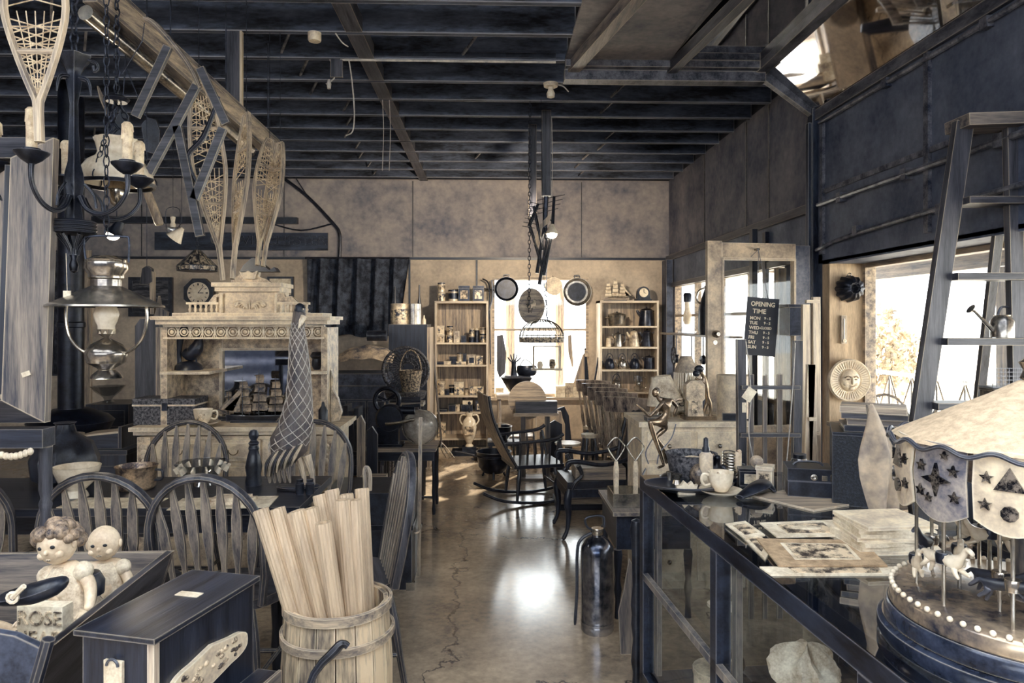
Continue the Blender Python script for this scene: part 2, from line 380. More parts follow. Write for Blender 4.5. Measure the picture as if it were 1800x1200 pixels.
# soffit panels (one board, one mirror) and rafters that carry them
S(B().bb(.5, 1.2, 2.9, 4.75, ZC+.0, ZC+.02).obj('ceiling_board', M('soffit_board', (52, 58, 76), (150, 142, 140), .6, 0, 2.5, lo=.3, hi=.7, bump=.4)))
S(B().bb(1.2, 1.83, 2.9, 4.75, ZC+.005, ZC+.02).obj('ceiling_mirror', MIRROR))
S(B().beam((.56, 4.74, 3.25), (.80, 3.4, 3.22), .075, .07, (0, 0, 1)).obj('trim_7', wood('mid', 'y')))
S(B().beam((1.22, 4.74, 3.25), (1.34, 3.4, 3.22), .06, .07, (0, 0, 1)).obj('trim_8', wood('dark', 'y')))
# pipes on the bulkhead
PIPE = M('painted_pipe', (24, 34, 56), (130, 130, 138), .4, .2, 10, bump=0)
b = B(); b.tube([(XR-.03, 4.7, 2.33), (XR-.03, 3.2, 2.33), (XR-.03, 1.0, 2.33)], .016, 8)
for y in (4.4, 3.7, 3.0, 2.3): b.box((XR-.02, y, 2.33), (.05, .05, .06))
S(b.obj('trim_9', PIPE))
b = B(); b.tube([(XR-.03, 4.72, 2.03), (XR-.03, 4.2, 2.08), (XR-.03, 2.4, 2.13)], .014, 8); b.tube([(XR-.02, 4.7, 2.88), (XR-.02, 1, 2.88)], .013, 8)
for y in (4.2, 3.4, 2.6): b.box((XR-.02, y, 2.1), (.05, .05, .05)); b.box((XR-.015, y-.3, 2.88), (.04, .05, .05))
S(b.obj('trim_10', PIPE))
S(B().bb(XR-.02, XR, 3.52, 3.56, 2.0, 2.95).bb(XR-.02, XR, 4.66, 4.7, 2.0, 2.9).bb(XR-.015, XR, -1, 4.7, 2.4, 2.43).obj('trim_11', PIPE))
# joists with edge highlights painted into their colour, struts between them
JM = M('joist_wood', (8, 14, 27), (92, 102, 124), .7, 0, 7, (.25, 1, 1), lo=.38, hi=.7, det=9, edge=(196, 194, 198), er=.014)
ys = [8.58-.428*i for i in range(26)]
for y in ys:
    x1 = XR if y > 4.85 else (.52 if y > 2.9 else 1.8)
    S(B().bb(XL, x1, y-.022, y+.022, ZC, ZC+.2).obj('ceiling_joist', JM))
STM = M('strut_wood', (22, 30, 48), (140, 136, 136), .6, 0, 12, bump=0)
for j, y in enumerate(ys[:14]):
    b = B()
    for x in (-3.6, -2.3, -1.05, .05, 1.3):
        if y < 4.9 and x > .3: continue
        o = random.uniform(-.12, .12)
        b.beam((x+o, y+.03, ZC+.02), (x+o+.34, y+.4, ZC+.19), .014, .014)
        if random.random() < .6: b.beam((x+o-.25, y+.4, ZC+.03), (x+o-.02, y+.03, ZC+.19), .014, .014)
    S(b.obj('ceiling_strut', STM))
    S(B().bb(-.86, -.76, y+.022, y+.406, ZC+.0, ZC+.09).obj('ceiling_blocking', wood('dark', 'y')))
S(B().beam((-5, 2.5, 3.75), (-1, 8, 3.75), .1, .2).beam((0, 3, 3.8), (-3, 8.4, 3.7), .1, .2).obj('ceiling_brace', WDK))
# back window: frame, muntin, panes
def window(name, x0, x1, z0, z1, y, cols, rows, mat, ax='x'):
    b = B(); f = .035
    def bar(u0, u1, v0, v1):
        if ax == 'x': b.bb(u0, u1, y-.02, y+.05, v0, v1)
        else: b.bb(y-.02, y+.05, u0, u1, v0, v1)
    bar(x0, x0+f, z0, z1); bar(x1-f, x1, z0, z1); bar(x0+f, x1-f, z0, z0+f); bar(x0+f, x1-f, z1-f, z1)
    for c in cols: bar(c-.012, c+.012, z0+f, z1-f)
    for r in rows: bar(x0+f, x1-f, r-.014, r+.014)
    o = S(b.obj(name, mat)); g = B()
    if ax == 'x': g.bb(x0+f, x1-f, y+.03, y+.034, z0+f, z1-f)
    else: g.bb(y+.03, y+.034, x0+f, x1-f, z0+f, z1-f)
    g.obj('pane', GLASS, o); return o
window('window_1', wx0, wx1, wz0, wz1, YB+.02, [], [1.45], wood('tan', 'x'))
window('window_2', 5.3, 8.55, .9, 2.0, XR+.03, [6.1, 6.9, 7.7], [1.62], wood('tan', 'y'), 'y')
window('window_3', 1.2, 4.6, .9, 1.935, 2.47, [3.05], [], wood('tan', 'y'), 'y')
S(B().bb(wx0-.04, wx1+.04, YB-.12, YB, wz0-.03, wz0).obj('window_1_sill', wood('tan', 'x')))
S(B().bb(2.2, 2.5, 1.2, 4.58, .87, .9).obj('window_3_sill', wood('tan', 'y')))
# ================================================================ OUTSIDE
S(B().bb(-30, 60, 9.2, 60, -.6, -.5).bb(2.8, 60, -30, 9.2, -.6, -.5).obj('ground', M('bright_gravel', (226, 214, 196), (250, 244, 232), .9, 0, 3)))
S(B().bb(2.56, 4.9, -4, 9.0, -.45, -.05).obj('floor_porch', wood('tan', 'y')))
b = B()
for i in range(22): y = -.5+i*.5; b.beam((2.4, y, 2.42), (5.2, y, 2.22), .05, .12, (0, 0, 1))
S(b.obj('ceiling_porch_rafters', wood('mid', 'x')))
S(B().beam((2.36, 4, 2.56), (5.5, 4, 2.33), 13, .03, (0, 0, 1)).obj('ceiling_porch', wood('tan', 'x')))
S(B().bb(4.4, 4.5, -2, 11, 2.03, 2.18).obj('trim_12', wood('mid', 'y')))
for y in (5.95, 2.6): S(B().bb(4.38, 4.52, y-.07, y+.07, -.1, 2.02).obj('column_porch', wood('mid', 'z')))
# porch railing and two wire chairs
b = B(); b.beam((4.45, 6.0, .98), (4.45, 11, .98), .05, .04, (0, 0, 1)); b.beam((4.45, 6.0, .15), (4.45, 11, .15), .05, .04, (0, 0, 1))
for i in range(12): y = 6.1+i*.42; b.tube([(4.45, y, .15), (4.45, y+.42, .96)], .012, 5); b.tube([(4.45, y+.42, .15), (4.45, y, .96)], .012, 5); b.tube([(4.45, y, .15), (4.45, y, .96)], .014, 5)
b.one('porch_railing', STEEL, 'iron lattice railing along the porch outside the right window', 'railing')
def wire_chair():
    t = T('porch_chair', 'curved iron porch chair outside window, nearest the sun plate', 'chair', (3.5, 6.1, -.05), 2.4)
    B().lathe([(.2, .44), (.21, .455), (.2, .47)], 18).obj('seat', STEEL, t)
    b = B(); b.tube([(-.2, .18, .46)]+arcpts((0, .2, .72), .2, PI, 0, 8, 'xz', .26)+[(.2, .18, .46)], .012, 6)
    for z in (.6, .7, .8): b.tube([(-.2, .19, z), (0, .24, z), (.2, .19, z)], .007, 5)
    b.obj('backrest', STEEL, t)
    for x, y in ((-.16, -.14), (.16, -.14), (-.16, .16), (.16, .16)): B().tube([(x, y, .44), (x*1.25, y*1.25, 0)], .011, 6).obj('leg', STEEL, t)
    return t
wc = wire_chair(); dup(wc, (3.75, 5.45, -.05), 2.0, 'curved iron porch chair outside window, nearer the step ladder')
def tree(loc, label, h):
    t = T('small_tree', label, 'tree', loc)
    b = B(); b.tube([(0, 0, 0), (.05, 0, h*.4), (-.03, .03, h*.75)], [.09, .07, .03], 8)
    for k in range(6): a = k*1.1; b.tube([(0, 0, h*(.35+.06*k)), (math.cos(a)*h*.28, math.sin(a)*h*.28, h*(.6+.05*k))], [.03, .012], 5)
    b.obj('trunk', wood('mid', 'z'), t); c = B(); R = random.Random(4)
    for i in range(900):
        a = R.uniform(0, 6.28); r = h*.36*math.sqrt(R.random()); z = h*.68+R.gauss(0, .15)*h; r *= max(.2, 1-abs(z-h*.68)/(h*.5))
        p = Vector((math.cos(a)*r, math.sin(a)*r, z)); s = h*.035; m = rotm(R.uniform(0, 6), R.uniform(0, 6), 0)
        c.add([(-s, 0, 0), (0, -s*.5, 0), (s, 0, 0), (0, s*.5, s*.3)], [(0, 1, 2), (0, 2, 3)], False, m, p)
    c.obj('foliage', M('leaves', (96, 84, 66), (196, 172, 138), .7, 0, 3), t)
p = W(1562, 640, 13); tree((p.x, 13, -.5), 'small leafy tree standing in the bright yard outside right window', 2.1)
# posts in the yard seen through the back window
for x, l in ((.28, 'pale timber post outside the back window, left of the hanging platter'), (.95, 'short pale timber post outside back window, beneath the colander')):
    h = 2.6 if x < .5 else 2.0
    B().bb(x-.06, x+.06, 9.6, 9.72, -.5, h).one('yard_post', wood('tan', 'z'), l, 'post')
# ================================================================ LEFT: dining table, windsor chairs
def wchair(label, loc, rz, group='arrow-back windsor chairs round the dining table'):
    t = T('windsor_chair', label, 'chair', loc, rz, group)
    wd = wood('dark', 'z')
    out = circ(0, 0, .23, 24, rz=.21)
    out = [(x*(1.0 if z < 0 else .94), z) for x, z in out]
    B().prism(out, .04, Matrix(((1, 0, 0), (0, 0, 1), (0, 1, 0))), (0, 0, .44)).obj('seat', wood('dark', 'x'), t)
    b = B(); R = .225
    pts = [Vector((-.2, -.16, .45)), Vector((-.222, -.185, .58))]+arcpts((0, -.24, .72), R, PI, 0, 16, 'xz', .24)+[Vector((.222, -.185, .58)), Vector((.2, -.16, .45))]
    pts = [Vector((p.x, -.16-(p.z-.45)*.18, p.z)) for p in pts]
    b.tube(pts, .016, 8, flat=1.3); b.obj('hoop', wd, t)
    for i in range(7):
        f = (i-3)/3; xb = f*.15; xt = f*.19; zt = .72+.24*math.sqrt(max(0, 1-(xt/R)**2))-.008
        h = zt-.455; n = [(-.009, 0), (-.009, h*.3), (-.019, h*.5), (-.019, h*.74), (-.006, h), (.006, h), (.019, h*.74), (.019, h*.5), (.009, h*.3), (.009, 0)]
        o = [(x, z) for x, z in n]
        v = B().prism(o, .012)
        v.v = [Vector((q.x+xb+(xt-xb)*q.z/h, q.y-.145-q.z*.18, q.z+.455)) for q in v.v]
        v.obj('slat', wood('mid', 'z'), t)
    for x, y in ((-.15, -.14), (.15, -.14), (-.16, .13), (.16, .13)):
        B().tube([(x, y, .43), (x*1.14, y*1.16, .3), (x*1.28, y*1.32, .15), (x*1.4, y*1.5, 0)], [.013, .021, .014, .012], 8).obj('leg', wd, t)
    B().tube([(-.19, .01, .19), (0, 0, .19), (.19, .01, .19)], [.009, .014, .009], 6).tube([(-.19, -.17, .17), (-.19, .16, .19)], .01, 6).tube([(.19, -.17, .17), (.19, .16, .19)], .01, 6).obj('stretcher', wd, t)
    return t
ch = wchair('arrow-back windsor chair on near side of table, behind the doll cradle', (-1.52, 3.02, 0), .04)
def wc2(l, x, y, r, s=None): return dup(ch, (x, y, 0), r, l, None, s)
wc2('arrow-back windsor chair on near side of table, behind the black organ and pipe barrel', -1.07, 2.98, -.10)
wc2('arrow-back windsor chair on far side, in front of the cream sideboard left end', -1.75, 3.98, PI+.05)
wc2('arrow-back windsor chair on far side, behind the tall wicker goose', -1.04, 3.98, PI-.04)
wc2('arrow-back windsor chair cut by the left edge, beyond the doll cradle', -2.24, 3.1, .35)
# side-on chair at the table end
t = wc2('windsor chair seen edge-on at the table end, right of the pipe barrel', -.6, 3.1, PI/2+.27, 1.0); t['group'] = 'arrow-back windsor chairs round the dining table'
t = T('dining_table', 'long dark wooden dining table laid with mats and pots', 'table', (-1.62, 3.42, 0))
B().bb(-1.1, .8, -.32, .3, .715, .75).obj('tabletop', wood('navy', 'x'), t)
B().bb(-1.0, .7, -.25, .23, .62, .715).obj('apron', wood('navy', 'x'), t)
for x, y in ((-1.0, -.24), (.68, -.24), (-1.0, .22), (.68, .22)):
    B().lathe([(.02, 0), (.028, .1), (.022, .2), (.034, .4), (.026, .55), (.03, .62)], 12, (x, y, 0)).obj('leg', wood('navy', 'z'), t)
def sheetp(name, px, py, Y, w, d, rz, z, mat, label, cat, g=None, h=.003):
    c = G(px, py, z); r = rotm(0, 0, rz)
    return B().add([r @ Vector(q)+Vector((c.x, c.y, z)) for q in ((-w/2, -d/2, 0), (w/2, -d/2, 0), (w/2, d/2, 0), (-w/2, d/2, 0), (-w/2, -d/2, h), (w/2, -d/2, h), (w/2, d/2, h), (-w/2, d/2, h))],
                   [(0, 3, 2, 1), (4, 5, 6, 7), (0, 1, 5, 4), (1, 2, 6, 5), (2, 3, 7, 6), (3, 0, 4, 7)]).one(name, mat, label, cat, g)
sheetp('placemat', 395, 884, 0, .42, .2, .08, .75, PAPER, 'cream placemat on dining table behind the pointed slats, right one', 'placemat', 'placemats')
sheetp('placemat', 200, 884, 0, .4, .17, -.05, .75, PAPER, 'cream placemat on dining table, left one below the white bowl', 'placemat', 'placemats')
c = G(405, 882, .756)
B().bb(c.x-.09, c.x+.1, c.y-.05, c.y+.06, .754, .768).bb(c.x-.07, c.x+.08, c.y-.04, c.y+.05, .768, .78).one('folded_napkin', CLOTHL, 'stack of folded cream napkins on the right placemat', 'napkin')
p = G(135, 872, .75)
t = T('footed_bowl', 'white footed serving bowl on dining table seen through chair slats', 'bowl', p)
B().lathe([(.05, 0), (.045, .015), (.035, .03), (.075, .07), (.095, .12), (.1, .14), (.094, .14), (.07, .075), (.0, .05)], 28).obj('bowl_body', CER, t)
p = G(240, 858, .75)
t = T('copper_pot', 'wide hammered copper pot with mottled sides on dining table', 'pot', p)
B().lathe([(.075, 0), (.085, .01), (.088, .08), (.093, .105), (.096, .11), (.09, .11), (.082, .08), (.08, .012), (0, .012)], 28).obj('pot_body', M('copper', (70, 62, 66), (220, 190, 156), .3, .6, 11, lo=.38, hi=.62), t)
B().tube([(.08, 0, .09), (.12, 0, .085), (.12, 0, .045), (.085, 0, .04)], .006, 8).obj('handle', IRON, t)
p = G(356, 852, .75)
t = T('glass_bowl', 'cut glass fruit bowl on table in front of sideboard', 'bowl', p)
B().lathe([(.045, 0), (.04, .02), (.075, .05), (.12, .105), (.124, .112), (.115, .105), (.07, .055), (0, .03)], 24, flute=lambda a, z: 1+.04*math.cos(a*12)*(z > .04)).obj('bowl_body', GLASSJ, t)
b = B()
for k in range(12): a = k*PI/6; b.box((math.cos(a)*.11, math.sin(a)*.11, .085), (.035, .008, .03), (0, .5, a))
o = b.obj('cut_pattern', CER, t); o['kind'] = 'stuff'
p = G(446, 852, .75)
t = T('pepper_mill', 'tall dark turned pepper mill with ball top on table', 'pepper mill', p)
B().lathe([(.038, 0), (.04, .02), (.034, .05), (.04, .09), (.03, .14), (.022, .17), (.026, .18), (.02, .195)], 20).obj('mill_body', LEATH, t)
B().lathe([(.02, .195), (.026, .205), (.014, .22), (.022, .235), (.024, .25), (.015, .268), (0, .272)], 20).obj('ball_top', LEATH, t)
for px, l in ((527, 'small black jar beside goose feet, left one'), (545, 'small black jar beside goose feet, right one')):
    p = G(px, 868, .75); B().lathe([(.018, 0), (.02, .01), (.02, .05), (.014, .055), (.016, .06), (.016, .07), (0, .07)], 14).one('black_jar', LEATH, l, 'jar', 'black jars', p) if 0 else \
        B().lathe([(.018, 0), (.02, .01), (.02, .05), (.014, .055), (.016, .06), (.016, .07), (0, .07)], 14, p).one('black_jar', LEATH, l, 'jar', 'black jars', p)
# ---------------------------------------------------------------- the goose
Yg = 3.4; p0 = G(525, 858, .75); Yg = p0.y
def gp(px, py, dy=0): q = W(px, py, Yg+dy); return (q.x-p0.x, q.y-p0.y, q.z-.75)
t = T('wicker_goose', 'tall carved goose with netted neck standing on dining table', 'goose figure', p0)
prof = [(527, 548, .026), (523, 575, .024), (524, 600, .032), (526, 650, .042), (526, 700, .05), (520, 745, .066), (508, 780, .078), (498, 805, .05), (494, 815, .02)]
b = B(); b.tube([gp(a, c) for a, c, r in prof], [r*1.2 for a, c, r in prof], 16, flat=.9); body = b.obj('neck_and_body', M('goose_wood', (34, 40, 56), (132, 118, 108), .5, 0, 12, (1, 1, .4), lo=.3, hi=.7), t)
b = B(); pts = [Vector(gp(a, c)) for a, c, r in prof]; rs = [r for a, c, r in prof]
def at_t(u):
    u = min(max(u, 0), 1)*(len(pts)-2); i = int(u); f = u-i; i = min(i, len(pts)-2)
    return pts[i].lerp(pts[i+1], f), rs[i]*(1-f)+rs[i+1]*f
for s in (1, -1):
    for k in range(9):
        o = []
        for j in range(30):
            c, r = at_t(.1+.82*j/29); a = 2*PI*k/9+s*j*.27; o.append(c+Vector((math.cos(a)*(r*1.2+.002), math.sin(a)*(r*1.2+.002)*.92, 0)))
        b.tube(o, .0022, 4, cap=False)
b.obj('netting', WIRE, t)
B().ball(gp(527, 545), (.028, .03, .034)).obj('head', LEATH, t)
q = gp(534, 556, -.02); B().lathe([(.016, 0), (.013, .03), (.004, .062), (0, .066)], 12, q, rotm(PI*.86, PI*.1, 0)).obj('beak', CER, t)
B().ball(gp(533, 543, -.025), .004).obj('eye', CER, t)
for i in range(8):
    x0, y0 = 528-i*7, 790+i*2; b = B(); b.tube([gp(x0+3, y0-10, -.07), gp(x0-10, y0+12, -.085), gp(x0-16+i*.5, y0+28+i, -.07)], [.008, .019, .006], 6, flat=.5); b.obj('feather', wood('navy' if i % 2 else 'tan', 'z'), t)
for i in range(5):
    b = B(); b.tube([gp(480+i*6, 800, -.05), gp(474+i*8, 825, -.05), gp(474+i*9, 848, -.04)], [.008, .014, .005], 6); b.obj('tail_feather', wood('mid', 'z'), t)
for px in (532, 547):
    b = B(); b.tube([gp(px-8, 800), gp(px, 825), gp(px+4, 850), gp(px+5, 858)], [.022, .014, .009, .01], 8); b.tube([gp(px+5, 858), gp(px-8, 862, -.03)], [.01, .004], 6); b.obj('leg', wood('tan', 'z'), t)
B().lathe([(.09, 0), (.095, .01), (.085, .018), (0, .018)], 20, sx=1.1, sy=.6).obj('base', wood('navy', 'x'), t)
# ---------------------------------------------------------------- pipe barrel
bx, by = -.53, 2.5
t = T('barrel', 'small weathered wooden keg with split hoops at the aisle', 'barrel', (bx, by, 0))
BARW = M('keg_staves', (66, 62, 68), (232, 208, 172), .6, 0, 9, (1, 1, .14), lo=.36, hi=.6, det=9, edge=(250, 234, 204), bump=.6)
b = B(); nst = 18; pr = [(.155, 0), (.178, .12), (.19, .28), (.19, .38), (.182, .5), (.176, .58)]
for k in range(nst):
    a0_, a1_ = 2*PI*k/nst+.012, 2*PI*(k+1)/nst-.012
    vs = []; fs = []
    for r, z in pr:
        for rr in (r, r-.016):
            for a in (a0_, a1_): vs.append((math.cos(a)*rr, math.sin(a)*rr, z))
    for i in range(len(pr)-1):
        o = i*4; fs += [(o, o+1, o+5, o+4), (o+3, o+2, o+6, o+7), (o+2, o, o+4, o+6), (o+1, o+3, o+7, o+5)]
    e = (len(pr)-1)*4; fs += [(0, 2, 3, 1), (e, e+1, e+3, e+2)]; b.add(vs, fs)
b.obj('staves', BARW, t)
B().lathe([(.15, .0), (.16, .02), (0, .02)], 24).obj('bottom', BARW, t)
for z, r, h in ((.555, .182, .032), (.46, .19, .028), (.2, .19, .03), (.05, .17, .03)):
    B().lathe([(r-.004, z), (r+.006, z+.002), (r+.006, z+h), (r-.004, z+h+.002)], 32, ring=True, flute=lambda a, q: 1+.006*math.sin(a*5)).obj('hoop', wood('tan', 'x'), t)
tops = [(458, 895, .25), (487, 893, .2), (505, 903, .16), (522, 897, .1), (545, 893, .06), (562, 869, .02), (583, 860, 0), (602, 878, -.03), (622, 878, -.06), (636, 858, -.08), (608, 868, 0), (568, 918, -.1)]
for i, (px, py, _) in enumerate(tops):
    yy = by+(.12 if i in (5, 6, 9, 10) else (-.13 if i == 11 else -.06+.02*(i % 3))); tp = W(px, py, yy+(.05 if i in (5, 6, 9) else 0))
    a = math.pi*(1.15+.07*i); f = (i-5.5)/5.5
    rm = W([528, 545, 562, 586, 600, 612, 630, 638, 650, 652, 645, 613][i], 1040, by); k_ = (tp.z-.06)/(tp.z-.56)
    yr = by+(.1 if i in (5, 6, 9, 10) else -.13 if i == 11 else -.09+.02*(i % 3)); bt = Vector((rm.x, yr, .56)); bt = tp+(bt-tp)*k_; bt.z = .06
    v_ = Vector((bt.x-bx, bt.y-by, 0)); l_ = min(1, .125/max(v_.length, .01)); bt = Vector((bx+v_.x*l_, by+v_.y*l_, .06))
    d = (tp-bt); L = d.length; q = d.to_track_quat('Z', 'Y').to_matrix()
    b = B(); b.lathe([(.013, 0), (.026, 0), (.026, L-.004), (.0245, L), (.016, L), (.015, L-.03), (0, L-.03)], 64, (0, 0, 0), None, flute=lambda a, z: 1+.04*math.cos(a*16))
    b.v = [q @ v for v in b.v]
    nm = ['leftmost', 'second from the left', 'third from the left, front', 'fourth from the left, front', 'fifth from the left', 'back left pair, left one', 'back, tallest in the middle', 'front middle behind the short one', 'front right, thick', 'rightmost, upright', 'back, between the tallest and the right one', 'short one leaning forward over the rim'][i]
    o = b.obj('fluted_pole', M('fluted_wood', (140, 120, 104), (226, 200, 166), .5, 0, 40, (1, 1, .06), bump=.1, lo=.05, hi=.75), None); o.location = bt
    tag(o, 'fluted wooden curtain pole in the keg, '+nm, 'pole', 'fluted poles in the keg')
t = T('walking_stick', 'dark crook-handled stick leaning against the front of keg', 'stick', (0, 0, 0))
a_, c_ = W(540, 1215, 2.24), W(590, 1142, 2.27)
B().tube([(a_.x-.05, 2.2, 0), a_, c_, W(604, 1132, 2.28), W(612, 1136, 2.28)], [.01, .011, .016, .013, .01], 8).obj('shaft', LEATH, t)
# ---------------------------------------------------------------- black organ cabinet
az = 0
pts = [G(145, 1108, .9), G(270, 1120, .9), G(445, 1015, .9), G(335, 1008, .9)]
ex = (pts[1]-pts[0]); ey = (pts[2]-pts[1]); wA = ex.length; ang = math.atan2(ey.y, ey.x)-PI/2; Ld = ey.length; Wd = .175
t = T('reed_organ', 'black lacquered table organ with carved cream plaque and slanted lid', 'organ', (pts[1].x, pts[1].y, .1), ang)
b = B(); b.bb(-Wd, 0, 0, Ld, .5, .79); b.obj('case', wood('navy', 'z'), t)
B().bb(-Wd-.012, .012, -.012, Ld+.012, .79, .802).obj('lid', wood('navy', 'y'), t)
B().bb(-.012, .004, -.004, .012, .5, .79).obj('corner_bead', wood('pale', 'z'), t)
b = B(); o = []
L2 = Ld
for k in range(24):
    u = k/24*2*PI; x = math.cos(u); z = math.sin(u); o.append((Ld/2+.135*math.copysign(abs(x)**.5, x), .665+.032*math.copysign(abs(z)**.7, z)*(1+.35*(abs(x) < .25))))
m = Matrix(((0, -1, 0), (1, 0, 0), (0, 0, 1)))
B().prism(o, .012, m, (.006, 0, 0)).obj('plaque', CREAMP, t)
b = B(); R = random.Random(3)
for k in range(26):
    y = Ld/2+R.uniform(-.11, .11); z = .665+R.uniform(-.02, .02); b.ball((.012, y, z), (.004, R.uniform(.005, .012), R.uniform(.004, .007)), 8, 5)
b.obj('carved_leaves', SEPIA, t)
for i, (dx, z0, z1) in enumerate(((.06, .52, .56), (.16, .42, .455), (.24, .32, .35))):
    B().bb(0, dx, .02, Ld+.02, z0, z1).obj('ledge', wood('navy', 'y'), t)
    B().bb(dx, dx+.008, .02, Ld+.02, z0+.008, z1+.004).obj('ledge_edge', wood('mid', 'y'), t)
B().bb(-Wd, .15, 0, Ld, -.1, .42).bb(-Wd, -.0, 0, Ld, .4, .52).obj('lower_case', wood('navy', 'z'), t)
B().bb(-.115, -.07, -.008, -.001, .66, .745).obj('price_tag', PAPER, t)
B().tube(arcpts((-.092, -.01, .735), .014, 0, PI, 6), .003, 6).obj('metal_catch', IRON, t)
B().bb(-.11, -.05, .2, .225, .802, .804).obj('label_slip', PAPER, t)
# ---------------------------------------------------------------- doll cradle
t = T('cradle', 'wooden rocking cradle with flared plank sides, full of dolls', 'cradle', (-1.3, 2.0, 0))
def plank(name, q, th, mat):   # quad a,b,c,d with thickness
    q = [Vector(v) for v in q]; n = (q[1]-q[0]).cross(q[3]-q[0]).normalized()*th
    return B().add(q+[v+n for v in q], [(3, 2, 1, 0), (4, 5, 6, 7), (0, 1, 5, 4), (1, 2, 6, 5), (2, 3, 7, 6), (3, 0, 4, 7)]).obj(name, mat, t)
plank('side_plank', [(.345, -.42, .84), (.28, .32, .81), (.18, .3, .48), (.22, -.36, .48)], .018, wood('dark', 'y'))
plank('side_plank', [(-.38, -.42, .84), (-.38, .32, .81), (-.28, .3, .48), (-.28, -.36, .48)], -.018, wood('dark', 'y'))
plank('end_plank', [(-.38, .32, .81), (.28, .32, .81), (.18, .29, .48), (-.28, .29, .48)], .018, wood('mid', 'x'))
q = [(-.4, .35), (.29, .35), (.3, .2), (.17, -.02), (-.27, -.02), (-.4, .2)]
B().prism([(-.4, .84), (-.2, .9), (.05, .92), (.28, .875), (.35, .84), (.23, .45), (-.28, .45)], .02, None, (0, -.43, 0)).obj('headboard', BLUEP, t)
b = B(); b.tube([(-.4, -.445, .83), (-.2, -.445, .865), (.05, -.445, .885), (.2, -.445, .84)], .007, 6).tube([(-.4, -.445, .81), (-.2, -.445, .845), (.05, -.445, .865), (.2, -.445, .82)], .005, 6); b.obj('bead_moulding', wood('navy', 'x'), t)
B().bb(-.28, .18, -.4, .3, .46, .48).obj('bottom', wood('dark', 'y'), t)
B().tube([(.24, -.445, .44), (.28, -.445, .6), (.355, -.445, .87)], .014, 8).obj('corner_post', wood('navy', 'z'), t)
for y in (-.35, .25):
    B().prism([(-.4, .07), (-.2, .01), (0, 0), (.2, .01), (.4, .07), (.3, .4), (.2, .46), (-.3, .46), (-.35, .4)], .025, None, (-.05, y, 0)).obj('rocker', wood('navy', 'x'), t)
# dolls
def doll(label, loc, rz, s, hair, lean=0, tilt=0, dress=CLOTHL, group='dolls in the cradle', hand=True, mat=SKINM):
    t = T('doll', label, 'doll', loc, rz, group)
    R_ = Matrix.Translation((0, 0, 0)) @ Euler((lean, tilt, 0)).to_matrix().to_4x4()
    def tp(x, y, z): v = R_ @ Vector((x*s, y*s, z*s)); return v
    pts = [(0, 0, .0, .05), (0, 0, .09, .055), (0, 0, .17, .05), (0, 0, .205, .022), (.05, 0, .175, .026), (.085, -.01, .12, .021), (.1, -.05, .07, .018), (.103, -.075, .06, .016),
           (-.05, 0, .175, .026), (-.085, -.01, .12, .021), (-.1, -.05, .075, .018), (-.103, -.075, .065, .016), (.035, -.04, 0, .034), (.05, -.15, -.01, .028), (.055, -.24, 0, .022), (-.035, -.04, 0, .034), (-.05, -.15, -.01, .028), (-.055, -.24, 0, .022)]
    P = [(*tp(a, b_, c), r*s) for a, b_, c, r in pts]
    skin('body', P, [(0, 1), (1, 2), (2, 3), (2, 4), (4, 5), (5, 6), (6, 7), (2, 8), (8, 9), (9, 10), (10, 11), (0, 12), (12, 13), (13, 14), (0, 15), (15, 16), (16, 17)], mat, t, 1)
    for sgn in (1, -1):
        b = B(); h = tp(sgn*.103, -.08, .06)
        for f in range(4): b.tube([h, h+Vector(((f-1.5)*.006*s, -.02*s, .002)), h+Vector(((f-1.5)*.009*s, -.033*s, -.008*s))], .0045*s, 5)
        b.tube([h, h+Vector((-sgn*.016*s, -.008*s, .008*s))], .005*s, 5); b.obj('hand', mat, t)
    hc = tp(0, -.005, .27)
    b = B(); b.ball(hc, (.058*s, .056*s, .066*s), 20, 14); b.ball(hc+R_.to_3x3() @ Vector((0, -.055*s, -.008*s)), (.008*s, .012*s, .01*s), 8, 6)
    for sg in (1, -1): b.ball(hc+R_.to_3x3() @ Vector((sg*.03*s, -.04*s, -.022*s)), (.014*s, .012*s, .013*s), 10, 6); b.ball(hc+R_.to_3x3() @ Vector((sg*.058*s, 0, -.005*s)), (.008*s, .012*s, .017*s), 8, 6)
    b.obj('head', mat, t)
    for sg in (1, -1): B().ball(hc+R_.to_3x3() @ Vector((sg*.021*s, -.051*s, .006*s)), (.0085*s, .005*s, .006*s), 8, 6).obj('eye', INK, t)
    B().ball(hc+R_.to_3x3() @ Vector((0, -.055*s, -.033*s)), (.011*s, .004*s, .004*s), 8, 5).obj('mouth', SEPIA, t)
    if hair is not None:
        R = random.Random(int(s*100)); b = B()
        if hair == 'curl':
            for k in range(46):
                a = R.uniform(0, 2*PI); e = R.uniform(-.25, 1.4); d = Vector((math.cos(a)*math.cos(e), math.sin(a)*math.cos(e), math.sin(e)))
                if d.y < -.45 and d.z < .55: continue
                b.ball(hc+R_.to_3x3() @ (d*.062*s), R.uniform(.018, .027)*s, 7, 5)
            b.obj('hair', HAIRM, t)
        else:
            b.lathe([(.066*s, -.03*s), (.068*s, .02*s), (.05*s, .055*s), (0, .074*s)], 16, hc+Vector((0, .008*s, .002*s))); b.obj('hair', LEATH if hair == 'dark' else HAIRM, t)
    if dress is not None:
        b = B(); b.lathe([(.115, -.03), (.1, .0), (.062, .1), (.058, .165), (.03, .195)], 28, flute=lambda a, z: 1+(.09 if z < .08 else .02)*math.cos(a*11)); b.v = [tp(v.x, v.y, v.z) for v in b.v]
        for sg in (1, -1): b.ball(tp(sg*.06, 0, .165), .033*s, 10, 7)
        b.obj('dress', dress, t)
        B().ball(tp(0, -.055, .13), (.03*s, .006*s, .03*s), 10, 6).obj('bib', CER, t)
    return t
